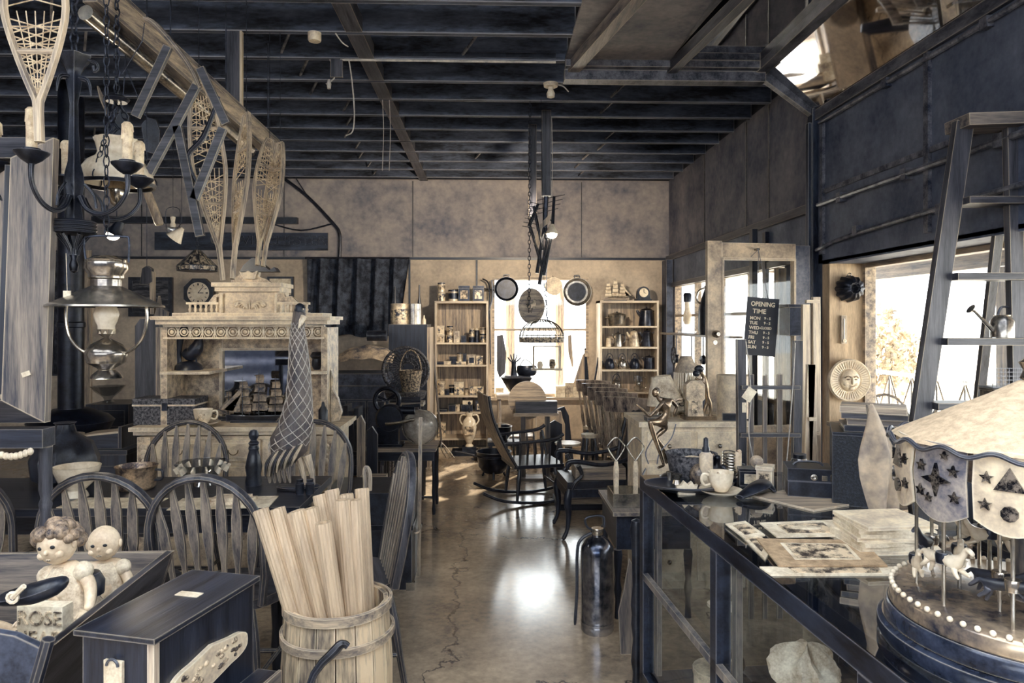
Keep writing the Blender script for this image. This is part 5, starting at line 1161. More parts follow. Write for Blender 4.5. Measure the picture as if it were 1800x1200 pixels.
b.obj('spokes', IRON, t)
B().tube([(0, .0, .1), (0, .13, .14)], .003, 5).obj('hook', IRON, t)
def flat(name, cat, label, pts, Y, th, mat, extra=None, grp=None):
    P_ = [W(a, c, Y) for a, c in pts]; [setattr(p, 'z', wz0) for p in P_ if p.z < .75]; cx_ = sum(p.x for p in P_)/len(P_); zz = min(p.z for p in P_)
    t = T(name, label, cat, (cx_, Y, zz), 0, grp); B().prism([(p.x-cx_, p.z-zz) for p in P_], th).obj('blade', mat, t); return t, cx_, zz
# hanging tool left of window (iron tongs)
q = W(880, 560, YW); t = T('iron_tongs', 'long iron tongs hung on wall left of the back window', 'tongs', q)
def rel(px, py, Y=YW): v = W(px, py, Y)-q; return v
B().tube([rel(848, 490), rel(858, 497), rel(860, 520), rel(862, 640)], .01, 6).tube([rel(864, 492), rel(866, 520), rel(858, 560), rel(856, 640)], .01, 6).tube([rel(848, 507), rel(872, 510)], .01, 6).obj('tong_arms', IRON, t)
for pts, l, g_ in (([(873, 590), (884, 588), (890, 620), (888, 655), (878, 664), (873, 650)], 'dark wood-handled blade hung in the left half of back window', 0), ([(998, 590), (1004, 588), (1008, 640), (1006, 648), (999, 620)], 'slim wooden paddle hung in right part of back window', 1)):
    t, c1, z1 = flat('hanging_paddle', 'paddle', l, pts, YW-.02, .012, wood('dark' if not g_ else 'tan', 'z'), None, None)
    p0_ = W(pts[0][0]+4, pts[0][1], YW-.02); B().tube([(p0_.x-c1, 0, p0_.z-z1-.01), (p0_.x-c1, .1, p0_.z-z1+.05)], .003, 5).obj('hook', CHAIN, t)
t, c1, z1 = flat('picture_frame_moulding', 'frame', 'long pale moulding leaning across lower right of back window', [(1000, 690), (1024, 624), (1030, 618), (1026, 690)], YB-.05, .03, wood('tan', 'z'))
t, c1, z1 = flat('handsaw', 'saw', 'dark handsaw leaning at the right edge of back window', [(1027, 612), (1030, 612), (1035, 668), (1028, 690)], YB-.09, .006, IRON)
B().prism([(-.01, .5), (.03, .5), (.02, .58), (-.02, .58)], .03).obj('handle', wood('tan', 'x'), t)
B().beam(W(1042, 690, YW-.1), W(1052, 628, YW-.1), .02, .02).one('iron_rod', IRON, 'thin iron rod leaning between window and pot bookshelf', 'rod')
# goods on the sill
z_ = wz0; sg = 'small pale boxes along back window sill'
for i, (px, w_, h_, m) in enumerate(((878, .1, .12, PAPER), (895, .09, .06, CREAMP), (985, .12, .14, PAPER), (1000, .1, .18, TINP), (1016, .12, .12, PAPER))):
    nm = ['cream packet at left end of the back window sill', 'low cream tin second on the back window sill', 'cream card box on the right part of back window sill', 'upright pale tin between two boxes on back window sill', 'cream box at the right end of back window sill'][i]
    x = X(px, YW+.05); tbox((x, YW+.05, z_), w_, .08, h_, m, nm, sg, 'small_box', 'box')
# hanging kitchen cabinet w/ figures
YH = JY(6.4); a_, c_ = W(938, 608, YH), W(984, 648, YH)
t = T('hanging_shelf', 'little pale hanging shelf unit with ornaments before the window', 'shelf', ((a_.x+c_.x)/2, YH, c_.z)); w_ = (c_.x-a_.x)/2; h_ = a_.z-c_.z
B().bb(-w_-.02, w_+.02, -.05, .06, -.012, .005).bb(-w_, w_, -.05, .06, h_*.96, h_).obj('shelf_board', CREAMP, t)
for s in (-1, 1): B().bb(s*w_-.006, s*w_+.006, -.05, .06, 0, h_).obj('end_board', CREAMP, t)
B().tube([(-w_, 0, h_), (0, 0, h_+.25), (w_, 0, h_)], .002, 5).tube([(0, 0, h_+.24), (0, 0, ZC+.01-c_.z)], .003, 5).obj('cord', CHAIN, t)
b = (a_.x+c_.x)/2
B().lathe([(.02, 0), (.028, .03), (.02, .06), (0, .065)], 12, (b-.06, YH, c_.z+.006)).one('small_pot', CER, 'small white pot left on the hanging shelf', 'pot', 'ornaments on the hanging shelf')
B().lathe([(.02, 0), (.03, .03), (.024, .08), (0, .085)], 12, (b+.05, YH, c_.z+.006)).one('small_pot', SEPIA, 'small brown pot right on the hanging shelf', 'pot', 'ornaments on the hanging shelf')
# ================================================================ HANGING CLUSTER OVER THE AISLE
YA = JY(6.1)
q = W(960, 345, YA); t = T('hanging_post', 'square timber hanging from joists above aisle, carrying iron tools', 'post', q)
B().bb(-.038, .038, -.04, .04, 0, ZC+.05-q.z).obj('timber', wood('dark', 'z'), t); B().tube([(.045, -.02, ZC-q.z), (.05, -.03, .3), (.045, -.03, 0)], .004, 5).obj('electric_cord', WIRE, t)
q = W(936, 380, YA+.43); t = T('hanging_post', 'thinner timber hanging from joists behind the aisle post', 'post', q)
B().bb(-.035, .035, -.03, .03, 0, ZC+.05-q.z).obj('timber', wood('dark', 'z'), t)
q = W(960, 400, YA-.06); t = T('iron_rake_head', 'cluster of rusty iron rake heads and harpoons tied to the aisle post', 'tool cluster', q)
def RA(px, py, dy=0): return W(px, py, YA-.06+dy)-q
for a, c in (((946, 358), (930, 398)), ((932, 398), (956, 478)), ((938, 362), (954, 440)), ((974, 345), (970, 420)), ((970, 410), (956, 484)), ((956, 400), (944, 480)), ((962, 420), (948, 500))):
    B().tube([RA(*a), RA(*c)], [.012, .016], 8).obj('iron_bar', IRON, t)
b = B()
for k2 in range(7): b.tube([RA(918+k2*2, 397-k2*7), RA(940+k2*2, 401-k2*7)], .003, 4)
for k2 in range(4): b.tube([RA(944, 352+k2*8), RA(993-k2*4, 360+k2*8-18)], .003, 4)
b.obj('spikes', IRON, t)
B().prism([(RA(*p).x, RA(*p).z) for p in ((948, 395), (968, 375), (966, 390), (952, 402), (950, 425), (944, 438), (938, 428))], .02).obj('leather_tag', wood('tan', 'z'), t)
B().tube([RA(960, 345), RA(958, 400, .03), RA(962, 420)], .02, 6).obj('tie', CHAIN, t)
q = W(970, 411, YA-.1); t = T('lit_lamp', 'lit spot bulb in pale reflector on the aisle post', 'lamp', q)
B().lathe([(.05, 0), (.052, .01), (.03, .05), (.02, .08), (0, .085)], 20).obj('reflector', CER, t)
B().ball((0, -.01, -.005), (.043, .043, .035), 16, 10).obj('bulb', GLOW, t); B().tube([(0, 0, .08), (-.0, .06, .12), (-.05, .1, .14)], .006, 6).obj('bracket', IRON, t)
ll = lamp('aisle_lamp_light', 'SPOT', (q.x, q.y+.12, q.z-.02), 40, (1, .84, .64), .05, (math.radians(84), 0, math.radians(12))); ll.data.spot_size = 2.3; ll.data.spot_blend = .8; ll.data.shadow_soft_size = .05
# oval platter with rooster
YP = JY(5.7); q = W(934, 538, YP); t = T('oval_platter', 'oval wooden platter with carved rooster hanging by a chain', 'platter', q)
B().lathe([(.0, .0), (.085, 0), (.1, .006), (.13, .014), (.14, .02), (.135, .022), (.1, .012), (.085, .006), (0, .006)], 36, (0, 0, 0), rotm(PI/2, 0, 0) @ Matrix.Diagonal((.75, 1, 1)), flute=None).obj('platter_body', wood('tan', 'x'), t)
rc = [(-.03, -.06), (.0, -.055), (.01, -.03), (.03, -.01), (.035, .02), (.028, .035), (.034, .05), (.02, .06), (.015, .045), (.005, .03), (-.01, .015), (-.025, .02), (-.035, .035), (-.045, .01), (-.03, -.02), (-.01, -.035)]
B().prism(rc, .006, None, (0, -.012, 0)).obj('rooster', SEPIA, t)
b = B(); chain(b, (-.02, -.03, -.05), (-.01, 0, ZC+.01-q.z), .04, .003, .01); b.obj('chain', CHAIN, t)
q = W(952, 588, YP-.1); t = T('wire_basket', 'domed openwork wire basket hanging below the rooster platter', 'basket', (q.x, q.y, q.z))
R_ = .175; b = B()
for k2 in range(22): a = 2*PI*k2/22; b.tube([(math.cos(a)*R_*math.sin(u), math.sin(a)*R_*math.sin(u)*.6, R_*.85*math.cos(u)-.03) for u in [PI/2*j/5 for j in range(6)]], .003, 5)
for u in (.5, 1.0, 1.4): b.tube([(math.cos(a)*R_*math.sin(u), math.sin(a)*R_*math.sin(u)*.6, R_*.85*math.cos(u)-.03) for a in [2*PI*j/24 for j in range(24)]], .003, 5, True)
b.obj('wire_dome', STEEL, t)
B().lathe([(R_*.98, -.06), (R_, -.03), (R_*.98, -.02), (R_*.9, -.06)], 30, sy=.6, ring=True).obj('rim_band', WICK, t); b = B(); chain(b, (.05, 0, .1), (.02, .02, .4), .04, .003, .01); b.tube([(.02, .02, .4), (.0, .06, ZC+.01-q.z)], .002, 4); b.obj('chain', CHAIN, t)
# bulb and cables on the ceiling
q = W(968, 172, 5.16); t = T('ceiling_bulb', 'bare unlit bulb in cream holder fixed to joist above the aisle', 'light bulb', (q.x, JY(5.16), ZC-.09))
B().lathe([(.0, -.02), (.028, -.01), (.032, .015), (.018, .045), (.02, .06), (.02, .07)], 16).obj('bulb', CER, t); B().lathe([(.02, .06), (.05, .065), (.055, .09), (0, .09)], 18).obj('holder', CREAMP, t)
B().tube([(.04, 0, .08), (.09, 0, .07), (.13, .0, .03)], .005, 5).obj('cable', WIRE, t)
q = W(553, 76, 4.3); t = T('junction_box', 'pale round junction box hanging under joists left of centre', 'junction box', (q.x, JY(4.3), ZC-.05))
B().lathe([(.035, 0), (.04, .01), (.04, .05), (0, .05)], 14).obj('box_body', CREAMP, t); B().tube([(0, 0, .04), (.04, 0, .1), (.1, 0, .08), (.16, 0, .0), (.2, 0, -.03)], .004, 5).obj('cable', WIRE, t)
q = W(596, 110, 4.8); t = T('hanging_bracket', 'pale bracket board under joists at end of black tube fitting', 'bracket', (q.x, JY(4.7), ZC-.12)); B().bb(-.04, .04, -.01, .01, 0, .2).obj('plate', wood('dark', 'z'), t)
for px, py0, py1, l, w_ in ((577, 48, 148, 'white cable with plug dangling left of the bracket board', .05), (612, 98, 238, 'long white cable dangling right of the bracket board', .0)):
    Yq = JY(4.6); a_, c_ = W(px, py0, Yq), W(px+4, py1, Yq); t = T('dangling_cable', l, 'cable', c_, 0, 'white dangling cables')
    v = a_-c_; v.z = ZC+.02-c_.z; B().tube([v, v*.7+Vector((.02, 0, 0)), v*.3+Vector((.03, 0, 0)), (.015, 0, .03), (-.03, 0, 0)], .0045, 6).obj('cable', WIRE, t)
    if w_: B().lathe([(.012, -.03), (.016, 0), (.01, .03)], 10, (-.01, 0, 0)).obj('plug', WIRE, t)
a_, c_ = W(600, 103, 4.75), W(1352, 123, 4.9)
t = T('tube_light', 'long black unlit tube light fitting slung under the joists', 'light fitting', (a_.x, JY(4.8), a_.z)); L_ = .5-a_.x-.06
B().bb(0, L_, -.03, .03, 0, .035).obj('housing', LEATH, t); B().tube([(0, 0, -.012), (L_, 0, -.012)], .012, 8).obj('tube', WIRE, t); B().bb(.05, .07, -.01, .01, .03, ZC+.02-a_.z).bb(L_-.07, L_-.05, -.01, .01, .03, ZC+.02-a_.z).obj('hanger', IRON, t)
for px, l in ((672, 'thin grey cord loop hanging from far joists, left strand'), (684, 'thin grey cord loop hanging from far joists, right strand')):
    a_ = WJ(px, 160, 5.6); c_ = WJ(px, 300, 5.6); b = B(); b.tube([(a_.x, a_.y, ZC+.02), (a_.x+.01, a_.y, (a_.z+c_.z)/2), (c_.x, c_.y, c_.z)], .003, 5); b.one('electric_flex', WIRE, l, 'flex')
# ================================================================ ALONG THE AISLE, RIGHT
def spindle_chair(label, loc, rz, group='press-back spindle chairs in a row'):
    t = T('spindle_chair', label, 'chair', loc, rz, group); wd = M('varnished_wood', (40, 40, 50), (182, 162, 144), .2, 0, 10, (2, 2, .3), (250, 232, 200), .006, .2)
    out = [(x*1.0, z) for x, z in circ(0, 0, .2, 20, rz=.19)]
    B().prism(out, .035, Matrix(((1, 0, 0), (0, 0, 1), (0, 1, 0))), (0, 0, .44)).obj('seat', wd, t)
    b = B(); n = 10; vs = []
    def cp(u, z): return (.21*math.sin(u), -.2-.06*math.cos(u)-(z-.45)*.2+.03, z)
    b.sheet(lambda a, c: cp((a-.5)*2.0, .86+.125*c-.02*abs(a-.5)*c), 14, 3)
    for q in b.v[:]: b.v.append(q+Vector((0, -.018, 0)))
    m = len(b.v)//2; nf = len(b.f); b.f += [[i+m for i in f][::-1] for f in b.f[:nf]]; b.sm += [True]*nf
    ring = [j for j in range(15)]+[j*15+14 for j in range(1, 4)]+[45+j for j in range(13, -1, -1)]+[j*15 for j in range(2, 0, -1)]
    for i in range(len(ring)): a, c = ring[i], ring[(i+1) % len(ring)]; b.f.append([a, a+m, c+m, c]); b.sm.append(False)
    b.obj('crest_rail', wd, t)
    for k in range(7):
        u = (k-3)*.28; p0 = Vector((.17*math.sin(u*1.1), -.15-.02*math.cos(u), .45)); p1 = Vector(cp(u, .88)); r = .012 if abs(k-3) == 3 else .007
        B().tube([p0, p0.lerp(p1, .3), p0.lerp(p1, .6), p1], [r, r*1.5, r*.9, r], 8).obj('spindle', wd, t)
    for x, y in ((-.14, -.13), (.14, -.13), (-.15, .13), (.15, .13)):
        B().tube([(x, y, .43), (x*1.13, y*1.13, .3), (x*1.2, y*1.2, .2), (x*1.35, y*1.4, 0)], [.013, .02, .013, .011], 8).obj('leg', wd, t)
    for z, y in ((.2, -.17), (.18, .17), (.27, .165)): B().tube([(-.18, y, z), (0, y, z), (.18, y, z)], [.008, .012, .008], 6).obj('stretcher', wd, t)
    return t
rows = [(1043, 6.9, 'farthest'), (1055, 6.51, 'second from the back'), (1067, 6.12, 'middle one'), (1083, 5.73, 'second from the front'), (1100, 5.34, 'nearest, by the bronze runner')]
sc0 = None
for px, Y, l in rows:
    lab = 'glossy spindle-back chair in row right of aisle, '+l; loc = (X(px, Y)+.14, Y+.3, 0)
    sc0 = spindle_chair(lab, loc, -.45) if sc0 is None else sc0
    if px != 1043: dup(sc0, loc, -.45, lab)
# rocking chair
q = G(935, 876); t = T('rocking_chair', 'dark rocking chair with curved plank back facing right beside cauldron', 'rocking chair', q, -PI/2+.22)
wd = wood('dark', 'z'); wn = wood('navy', 'y')
def bp(u, z): return (.24*(u-.5)*2*(1-.1*z), -.2-.12*math.sin(z*1.9)-.12*z, .33+.6*z)
b = B(); b.sheet(lambda a, c: bp(a, c), 8, 10)
for v in b.v[:]: b.v.append(v+Vector((0, -.014, 0)))
m = len(b.v)//2; nf = len(b.f); b.f += [[i+m for i in f][::-1] for f in b.f[:nf]]; b.sm += [True]*nf
ring = list(range(9))+[j*9+8 for j in range(1, 11)]+[90+j for j in range(7, -1, -1)]+[j*9 for j in range(9, 0, -1)]
for i in range(len(ring)): a, c = ring[i], ring[(i+1) % len(ring)]; b.f.append([a, a+m, c+m, c]); b.sm.append(False)
b.obj('back_panel', wood('tan', 'z'), t)
for s in (-1, 1):
    B().tube([bp(.5+s*.5, z) for z in (0, .3, .6, .8, 1)], .014, 6).obj('back_post', wn, t)
    B().tube([(s*.23, -.3, .53), (s*.26, -.1, .54), (s*.27, .12, .56), (s*.27, .2, .6)], [.013, .014, .017, .016], 8).obj('arm', wn, t)
    for k in range(6): y = -.17+k*.065; B().tube([(s*.22, y, .34), (s*.235, y, .43), (s*.26, y, .54)], [.007, .011, .007], 6).obj('arm_spindle', wn, t)
    B().tube([(s*.22, .2, .34), (s*.26, .17, .56)], [.014, .014], 8).obj('arm_post', wn, t)
    B().tube([(s*.2, -.48, .12), (s*.2, -.3, .045), (s*.2, 0, .012), (s*.2, .22, .03), (s*.2, .36, .075)], .014, 6).obj('rocker', wn, t)
    for y in (-.17, .17): B().tube([(s*.17, y*.9, .32), (s*.19, y, .2), (s*.2, y*1.1, .03)], [.013, .019, .012], 8).obj('leg', wn, t)
B().bb(-.23, .23, -.22, .22, .31, .34).obj('seat', wn, t); B().tube([(-.18, .17, .15), (.18, .17, .15)], .01, 6).obj('stretcher', wn, t)
# cauldron and dark pots
q = G(868, 843); t = T('cauldron', 'black three-legged iron cauldron on the aisle floor', 'cauldron', (q.x, q.y+.12, 0))
B().lathe([(0, .04), (.1, .05), (.15, .11), (.165, .2), (.17, .24), (.18, .26), (.165, .26), (.15, .12), (.09, .07), (0, .06)], 30).obj('pot_body', IRON, t)
for k in range(3): a = k*2.1+.5; B().tube([(math.cos(a)*.1, math.sin(a)*.1, .07), (math.cos(a)*.13, math.sin(a)*.13, 0)], [.014, .01], 6).obj('leg', IRON, t)
B().lathe([(.163, .205), (.172, .21), (.172, .225), (.163, .23)], 30, ring=True).obj('rim_band', IRON, t)
z5 = .3
t = T('low_bench', 'low dark bench under iron pots left of rocking chair', 'bench', (X(884, 7.5), 7.5, 0)); B().bb(-.16, .2, -.14, .16, .26, .3).obj('seat', wood('navy', 'x'), t)
for x in (-.13, .16):
    for y in (-.11, .12): B().bb(x-.02, x+.02, y-.02, y+.02, 0, .26).obj('leg', wood('navy', 'z'), t)
q = (X(880, 7.5), 7.5, .3); t = T('iron_pot', 'black iron pot with wire bail on the low bench', 'pot', q); B().lathe([(.07, 0), (.11, .05), (.12, .14), (.125, .15), (.11, .15), (.1, .05), (0, .02)], 24).obj('pot_body', IRON, t); B().tube(arcpts((0, 0, .13), .12, .5, PI-.2, 8, 'xz', .05), .004, 5).obj('bail_handle', WIRE, t)
q = G(868, 800); t = T('flat_iron_pan', 'dark long-handled pans lying on the floor by left bookshelf', 'pan', (X(850, 8.0), 8.0, 0)); B().lathe([(.1, 0), (.13, .05), (.12, .05), (0, .01)], 22).obj('pan_body', IRON, t); B().tube([(-.1, 0, .05), (-.32, .02, .09)], .01, 6).obj('handle', IRON, t)
# pedestal with kitchen scale, round table top, wooden trough
Y7 = 7.75; zt7 = Z(692, Y7); t = T('pedestal_table', 'tall narrow dark table before back window carrying pots', 'table', (X(908, Y7), Y7, 0))
B().bb(-.22, .22, -.17, .17, zt7-.04, zt7).obj('tabletop', wood('tan', 'x'), t)
for x in (-.19, .19):
    for y in (-.13, .13): B().tube([(x, y, zt7-.04), (x, y, .4), (x*1.1, y*1.1, 0)], [.018, .022, .014], 8).obj('leg', wood('tan', 'z'), t)
B().bb(-.19, .19, -.13, .13, .3, .32).obj('shelf', wood('mid', 'x'), t)
q = (X(913, Y7), Y7, zt7); t = T('stock_pot', 'wide black iron pot on the narrow table before window', 'pot', q); B().lathe([(.06, 0), (.13, .1), (.17, .17), (.175, .18), (.16, .18), (.05, .02), (0, .02)], 24, (-.03, 0, 0)).obj('pot_body', IRON, t)
B().bb(-.16, .12, -.08, .08, .18, .2).obj('board_lid', wood('navy', 'x'), t); 
q = (X(921, Y7), Y7, zt7+.2); t = T('black_casserole', 'oval black casserole stacked on the iron pot', 'casserole', q); B().lathe([(.09, 0), (.11, .03), (.11, .09), (.1, .11), (0, .12)], 22, (.03, 0, 0)).obj('pot_body', IRON, t); B().tube([(-.05, 0, .1), (0, 0, .17), (.06, 0, .15), (.1, 0, .1)], .006, 6).obj('bail', IRON, t)
q = (X(903, Y7), Y7-.04, zt7+.2); t = T('gloved_hand_mold', 'small dark hand-shaped form standing beside the casserole', 'hand form', q); b = B(); b.lathe([(.035, 0), (.03, .05), (.025, .12), (.03, .16)], 12)
for k2, (dx, h) in enumerate(((-.035, .05), (-.018, .08), (0, .09), (.018, .08), (.04, .05))): b.tube([(dx*.6, 0, .15), (dx*1.5, 0, .15+h*.6), (dx*1.9, 0, .15+h)], [.009, .008, .006], 6)
b.obj('hand', IRON, t)
Y8 = 7.0; z8 = Z(724, Y8); t = T('wooden_bench_table', 'small plank side table with dark trough and upright round board', 'table', (X(941, Y8), Y8, 0))
B().bb(-.22, .22, -.12, .12, z8-.03, z8).obj('tabletop', wood('tan', 'x'), t)
for x in (-.12, .12): B().bb(x-.025, x+.025, -.02, .02, 0, z8-.03).obj('leg', wood('mid', 'z'), t)
B().bb(-.16, .16, -.1, .1, 0, .025).obj('foot_board', wood('mid', 'x'), t)
B().bb(X(905, Y8), X(978, Y8), Y8-.11, Y8-.0, z8, z8+.115).one('wooden_trough', wood('dark', 'x'), 'dark rectangular wooden trough on small plank table', 'trough')
q = W(927, 705, Y8+.07); B().lathe([(.19, -.012), (.19, .012)], 36, q+Vector((0, 0, .01)), rotm(PI/2, 0, 0)).one('round_board', wood('tan', 'x'), 'round pale bread board standing upright behind the dark trough', 'board', None, (q.x, q.y, z8))
for pts, l, m in (([(963, 745), (975, 738), (988, 745), (990, 790), (963, 790)], 'dark arched cutting board leaning right of the small plank table', 'navy'), ([(979, 718), (992, 714), (1000, 730), (1008, 792), (978, 792)], 'tall dark rounded board leaning beneath back window', 'navy'), ([(976, 735), (979, 722), (986, 722), (989, 735), (993, 745), (993, 772), (974, 772)], 'pale paddle-shaped cutting board with hole beneath back window', 'tan')):
    Yb_ = {'d': 7.3, 't': 8.0, 'p': 7.65}[l[0]]
    P_ = [W(a, c, Yb_) for a, c in pts]; cx_ = sum(p.x for p in P_)/len(P_)
    B().prism([(p.x-cx_, 0 if p.z < .35 else p.z) for p in P_]+([] if 1 else []), .025, None, (cx_, Yb_, 0)).one('cutting_board', wood(m, 'z'), l, 'cutting board', None, (cx_, Yb_, 0))
q = G(998, 800); Yt_ = 6.75; t = T('round_side_table', 'small white round-topped pedestal table between rocker and chairs', 'table', (X(998, Yt_), Yt_, 0)); zt_ = Z(778, Yt_)
B().lathe([(.0, zt_-.02), (.12, zt_-.02), (.125, zt_), (0, zt_)], 28).obj('tabletop', CER, t); B().tube([(0, 0, zt_-.02), (0, 0, .1)], .015, 8).obj('pedestal', STEEL, t); B().lathe([(.1, 0), (.09, .02), (.02, .1)], 20).obj('base', STEEL, t)
for px, py, Y, l in ((1037, 749, 7.1, 'white-topped stool with dark turned legs, farther one'), (1036, 763, 6.3, 'white-topped stool with dark turned legs, nearer one')):
    z_ = Z(py, Y); t = T('turned_stool', l, 'stool', (X(px, Y), Y, 0), .3, 'white-topped turned stools'); B().lathe([(.07, z_-.03), (.075, z_), (0, z_)], 20).obj('seat', CREAMP, t)
    for k2 in range(4): a = k2*PI/2+.7; ca, sa = math.cos(a), math.sin(a); B().tube([(ca*.05, sa*.05, z_-.03), (ca*.07, sa*.07, z_*.7), (ca*.08, sa*.08, z_*.4), (ca*.11, sa*.11, 0)], [.01, .016, .011, .01], 8).obj('leg', wood('navy', 'z'), t)
    B().tube([(-.07, 0, z_*.45), (.07, 0, z_*.45)], .007, 6).obj('stretcher', wood('navy', 'x'), t)
# armchair, facing left
f1 = G(968, 922); f2 = G(997, 947)
t = T('carved_armchair', 'dark carved armchair with blue leather seat and cabriole legs facing left', 'armchair', ((f1.x+f2.x)/2+.02, (f1.y+f2.y)/2, 0), PI/2+.08)
hw = .2; zs_ = .36
o = [(-hw-.02, 0), (hw+.02, 0), (hw-.02, -.46), (-hw+.02, -.46)]
B().add([(x, y, zs_-.0) for x, y in o]+[(x*.96, y*.97-.006, zs_+.05) for x, y in o], [(0, 3, 2, 1), (4, 5, 6, 7), (0, 1, 5, 4), (1, 2, 6, 5), (2, 3, 7, 6), (3, 0, 4, 7)]).obj('seat_cushion', LEATH, t)
b = B(); b.bb(-hw-.02, hw+.02, -.03, .005, zs_-.06, zs_).bb(-hw-.02, -hw+.02, -.46, -.03, zs_-.06, zs_).bb(hw-.02, hw+.02, -.46, -.03, zs_-.06, zs_).bb(-hw, hw, -.47, -.44, zs_-.06, zs_).obj('seat_frame', wood('navy', 'x'), t)
NV = wood('navy', 'z')
for s in (-1, 1):
    B().tube([(s*hw, -.02, zs_), (s*(hw+.01), -.005, zs_-.08), (s*hw, -.015, .18), (s*hw, -.005, .07), (s*(hw+.005), .02, .015)], [.026, .03, .02, .013, .016], 10).obj('leg', NV, t)
    B().ball((s*hw, .02, .012), .013, 8, 6).obj('caster', IRON, t)
    B().tube([(s*(hw-.02), -.44, zs_), (s*(hw-.02), -.46, .2), (s*(hw-.01), -.54, 0)], [.02, .02, .014], 8).obj('leg', NV, t)
    B().tube([(s*hw, -.04, zs_), (s*(hw+.02), -.06, zs_+.05), (s*(hw+.01), -.11, zs_+.1), (s*(hw+.02), -.08, zs_+.17)], [.022, .016, .014, .018], 8).obj('arm_support', NV, t)
    B().tube([(s*(hw+.02), -.005, zs_+.15), (s*(hw+.02), -.01, zs_+.19), (s*(hw+.02), -.09, zs_+.195), (s*(hw+.02), -.25, zs_+.17), (s*(hw+.01), -.4, zs_+.19), (s*(hw-.02), -.48, zs_+.22)], [.014, .017, .017, .014, .014, .016], 10).obj('arm', NV, t)
    B().tube([(s*(hw-.02), -.45, zs_), (s*(hw-.02), -.49, zs_+.25), (s*(hw-.03), -.55, zs_+.5)], [.018, .016, .016], 8).obj('back_post', NV, t)
b = B(); v = []
for x, z in ((-.1, .06), (-.13, .2), (-.11, .34), (-.14, .44), (-.05, .47), (0, .43), (.05, .47), (.14, .44), (.11, .34), (.13, .2), (.1, .06), (.03, .03), (-.03, .03)): v.append((x, z))
b.prism(v, .02); b.v = [Vector((q.x, q.y-.46-.2*q.z, q.z+zs_)) for q in b.v]; b.obj('shield_back', LEATH, t)
B().tube([(-.18, -.55, zs_+.5), (-.1, -.56, zs_+.53), (0, -.56, zs_+.5), (.1, -.56, zs_+.53), (.18, -.55, zs_+.5)], .018, 8).obj('crest_rail', NV, t)
q = W(1030, 838, 5.22); B().bb(.62, .98, 5.1, 5.38, zs_+.052, zs_+.135).one('flat_wooden_crate', wood('tan', 'x'), 'flat pale wooden crate resting on the blue armchair seat', 'crate')
t = T('low_chest', 'long low pale wooden chest with dark base behind the armchair', 'chest', (.98, 5.98, 0)); B().bb(-.42, .0, -.15, .2, .05, .22).obj('body', wood('tan', 'x'), t); B().bb(-.43, .01, -.16, .21, 0, .05).obj('base', wood('navy', 'x'), t); B().bb(-.43, .01, -.16, .21, .22, .24).obj('lid', wood('tan', 'x'), t)
# extinguisher
q = G(1050, 1108); t = T('fire_extinguisher', 'dark polished metal fire extinguisher with hose standing on the aisle floor', 'fire extinguisher', q)
r = .083
B().lathe([(r*.9, 0), (r*.98, .01), (r*.98, .03), (r, .035), (r*.98, .04), (r, .05), (r, .055), (r*.98, .06), (r, .07), (r, .39), (r*.96, .42), (r*.7, .455), (r*.35, .475), (r*.35, .49), (0, .49)], 36).obj('cylinder', M('dark_chrome', (50, 58, 76), (190, 190, 196), .2, .9, 3, edge=(220, 214, 204), er=.003), t)
B().lathe([(.03, .485), (.034, .5), (.03, .515), (0, .515)], 18).obj('valve_cap', BRASS, t)
B().tube([(-.01, 0, .5), (-.05, 0, .52), (-.06, 0, .56), (-.02, 0, .575), (.03, 0, .57), (.035, 0, .52)], .006, 8).obj('carrying_handle', IRON, t)
B().tube([(-.03, -.0, .49), (-.08, -.0, .46), (-r-.018, 0, .4), (-r-.02, 0, .2), (-r-.028, 0, .06), (-r-.03, 0, .03)], [.007, .009, .008, .008, .008, .004], 8).obj('hose', LEATH, t)
# dark side table with metal box and wire whisks
t = T('dark_side_table', 'low dark table with pale-edged top behind extinguisher', 'table', (.82, 3.95, 0)); zz = .56
B().bb(-.18, .25, -.28, .22, zz-.02, zz).obj('tabletop', wood('mid', 'y'), t); B().bb(-.16, .23, -.26, .2, zz-.2, zz-.02).obj('drawer_case', wood('navy', 'y'), t)
for x, y in ((-.15, -.25), (.22, -.25), (-.15, .19), (.22, .19)): B().lathe([(.018, 0), (.014, .1), (.022, .15), (.014, .2), (.025, .33), (.02, .36)], 12, (x, y, 0)).obj('leg', wood('navy', 'z'), t)
t = T('metal_box', 'open grey metal box on the low dark table', 'box', (X(1100, 3.85), 3.85, zz)); b = B(); w_ = .085
b.bb(-w_, w_, -.1, .1, 0, .01).bb(-w_, -w_+.006, -.1, .1, .01, .075).bb(w_-.006, w_, -.1, .1, .01, .075).bb(-w_+.006, w_-.006, -.1, -.094, .01, .075).bb(-w_+.006, w_-.006, .094, .1, .01, .075).obj('tray', STEEL, t)
for px, l, dy in ((1083, 'wire loop beater with pale handle in the metal box, left one', 0), (1117, 'wire loop beater with pale handle in the metal box, right one', .02)):
    Y = 3.85+dy; q = Vector((X(px, Y), Y, zz+.012)); zh = Z(770, Y)-q.z; t = T('wire_beater', l, 'beater', q, 0, 'wire beaters'); zc_ = Z(812, Y)-q.z
    B().lathe([(.012, 0), (.016, .01), (.014, .06), (.016, zc_*.8), (.01, zc_)], 14).obj('handle', CREAMP, t)
    b = B(); b.tube([(0, 0, zc_), (-.045, 0, zc_+.07), (-.035, 0, zh-.03), (0, 0, zh), (.035, 0, zh-.03), (.045, 0, zc_+.07), (0, 0, zc_)], .004, 6); b.obj('wire_loop', STEEL, t)
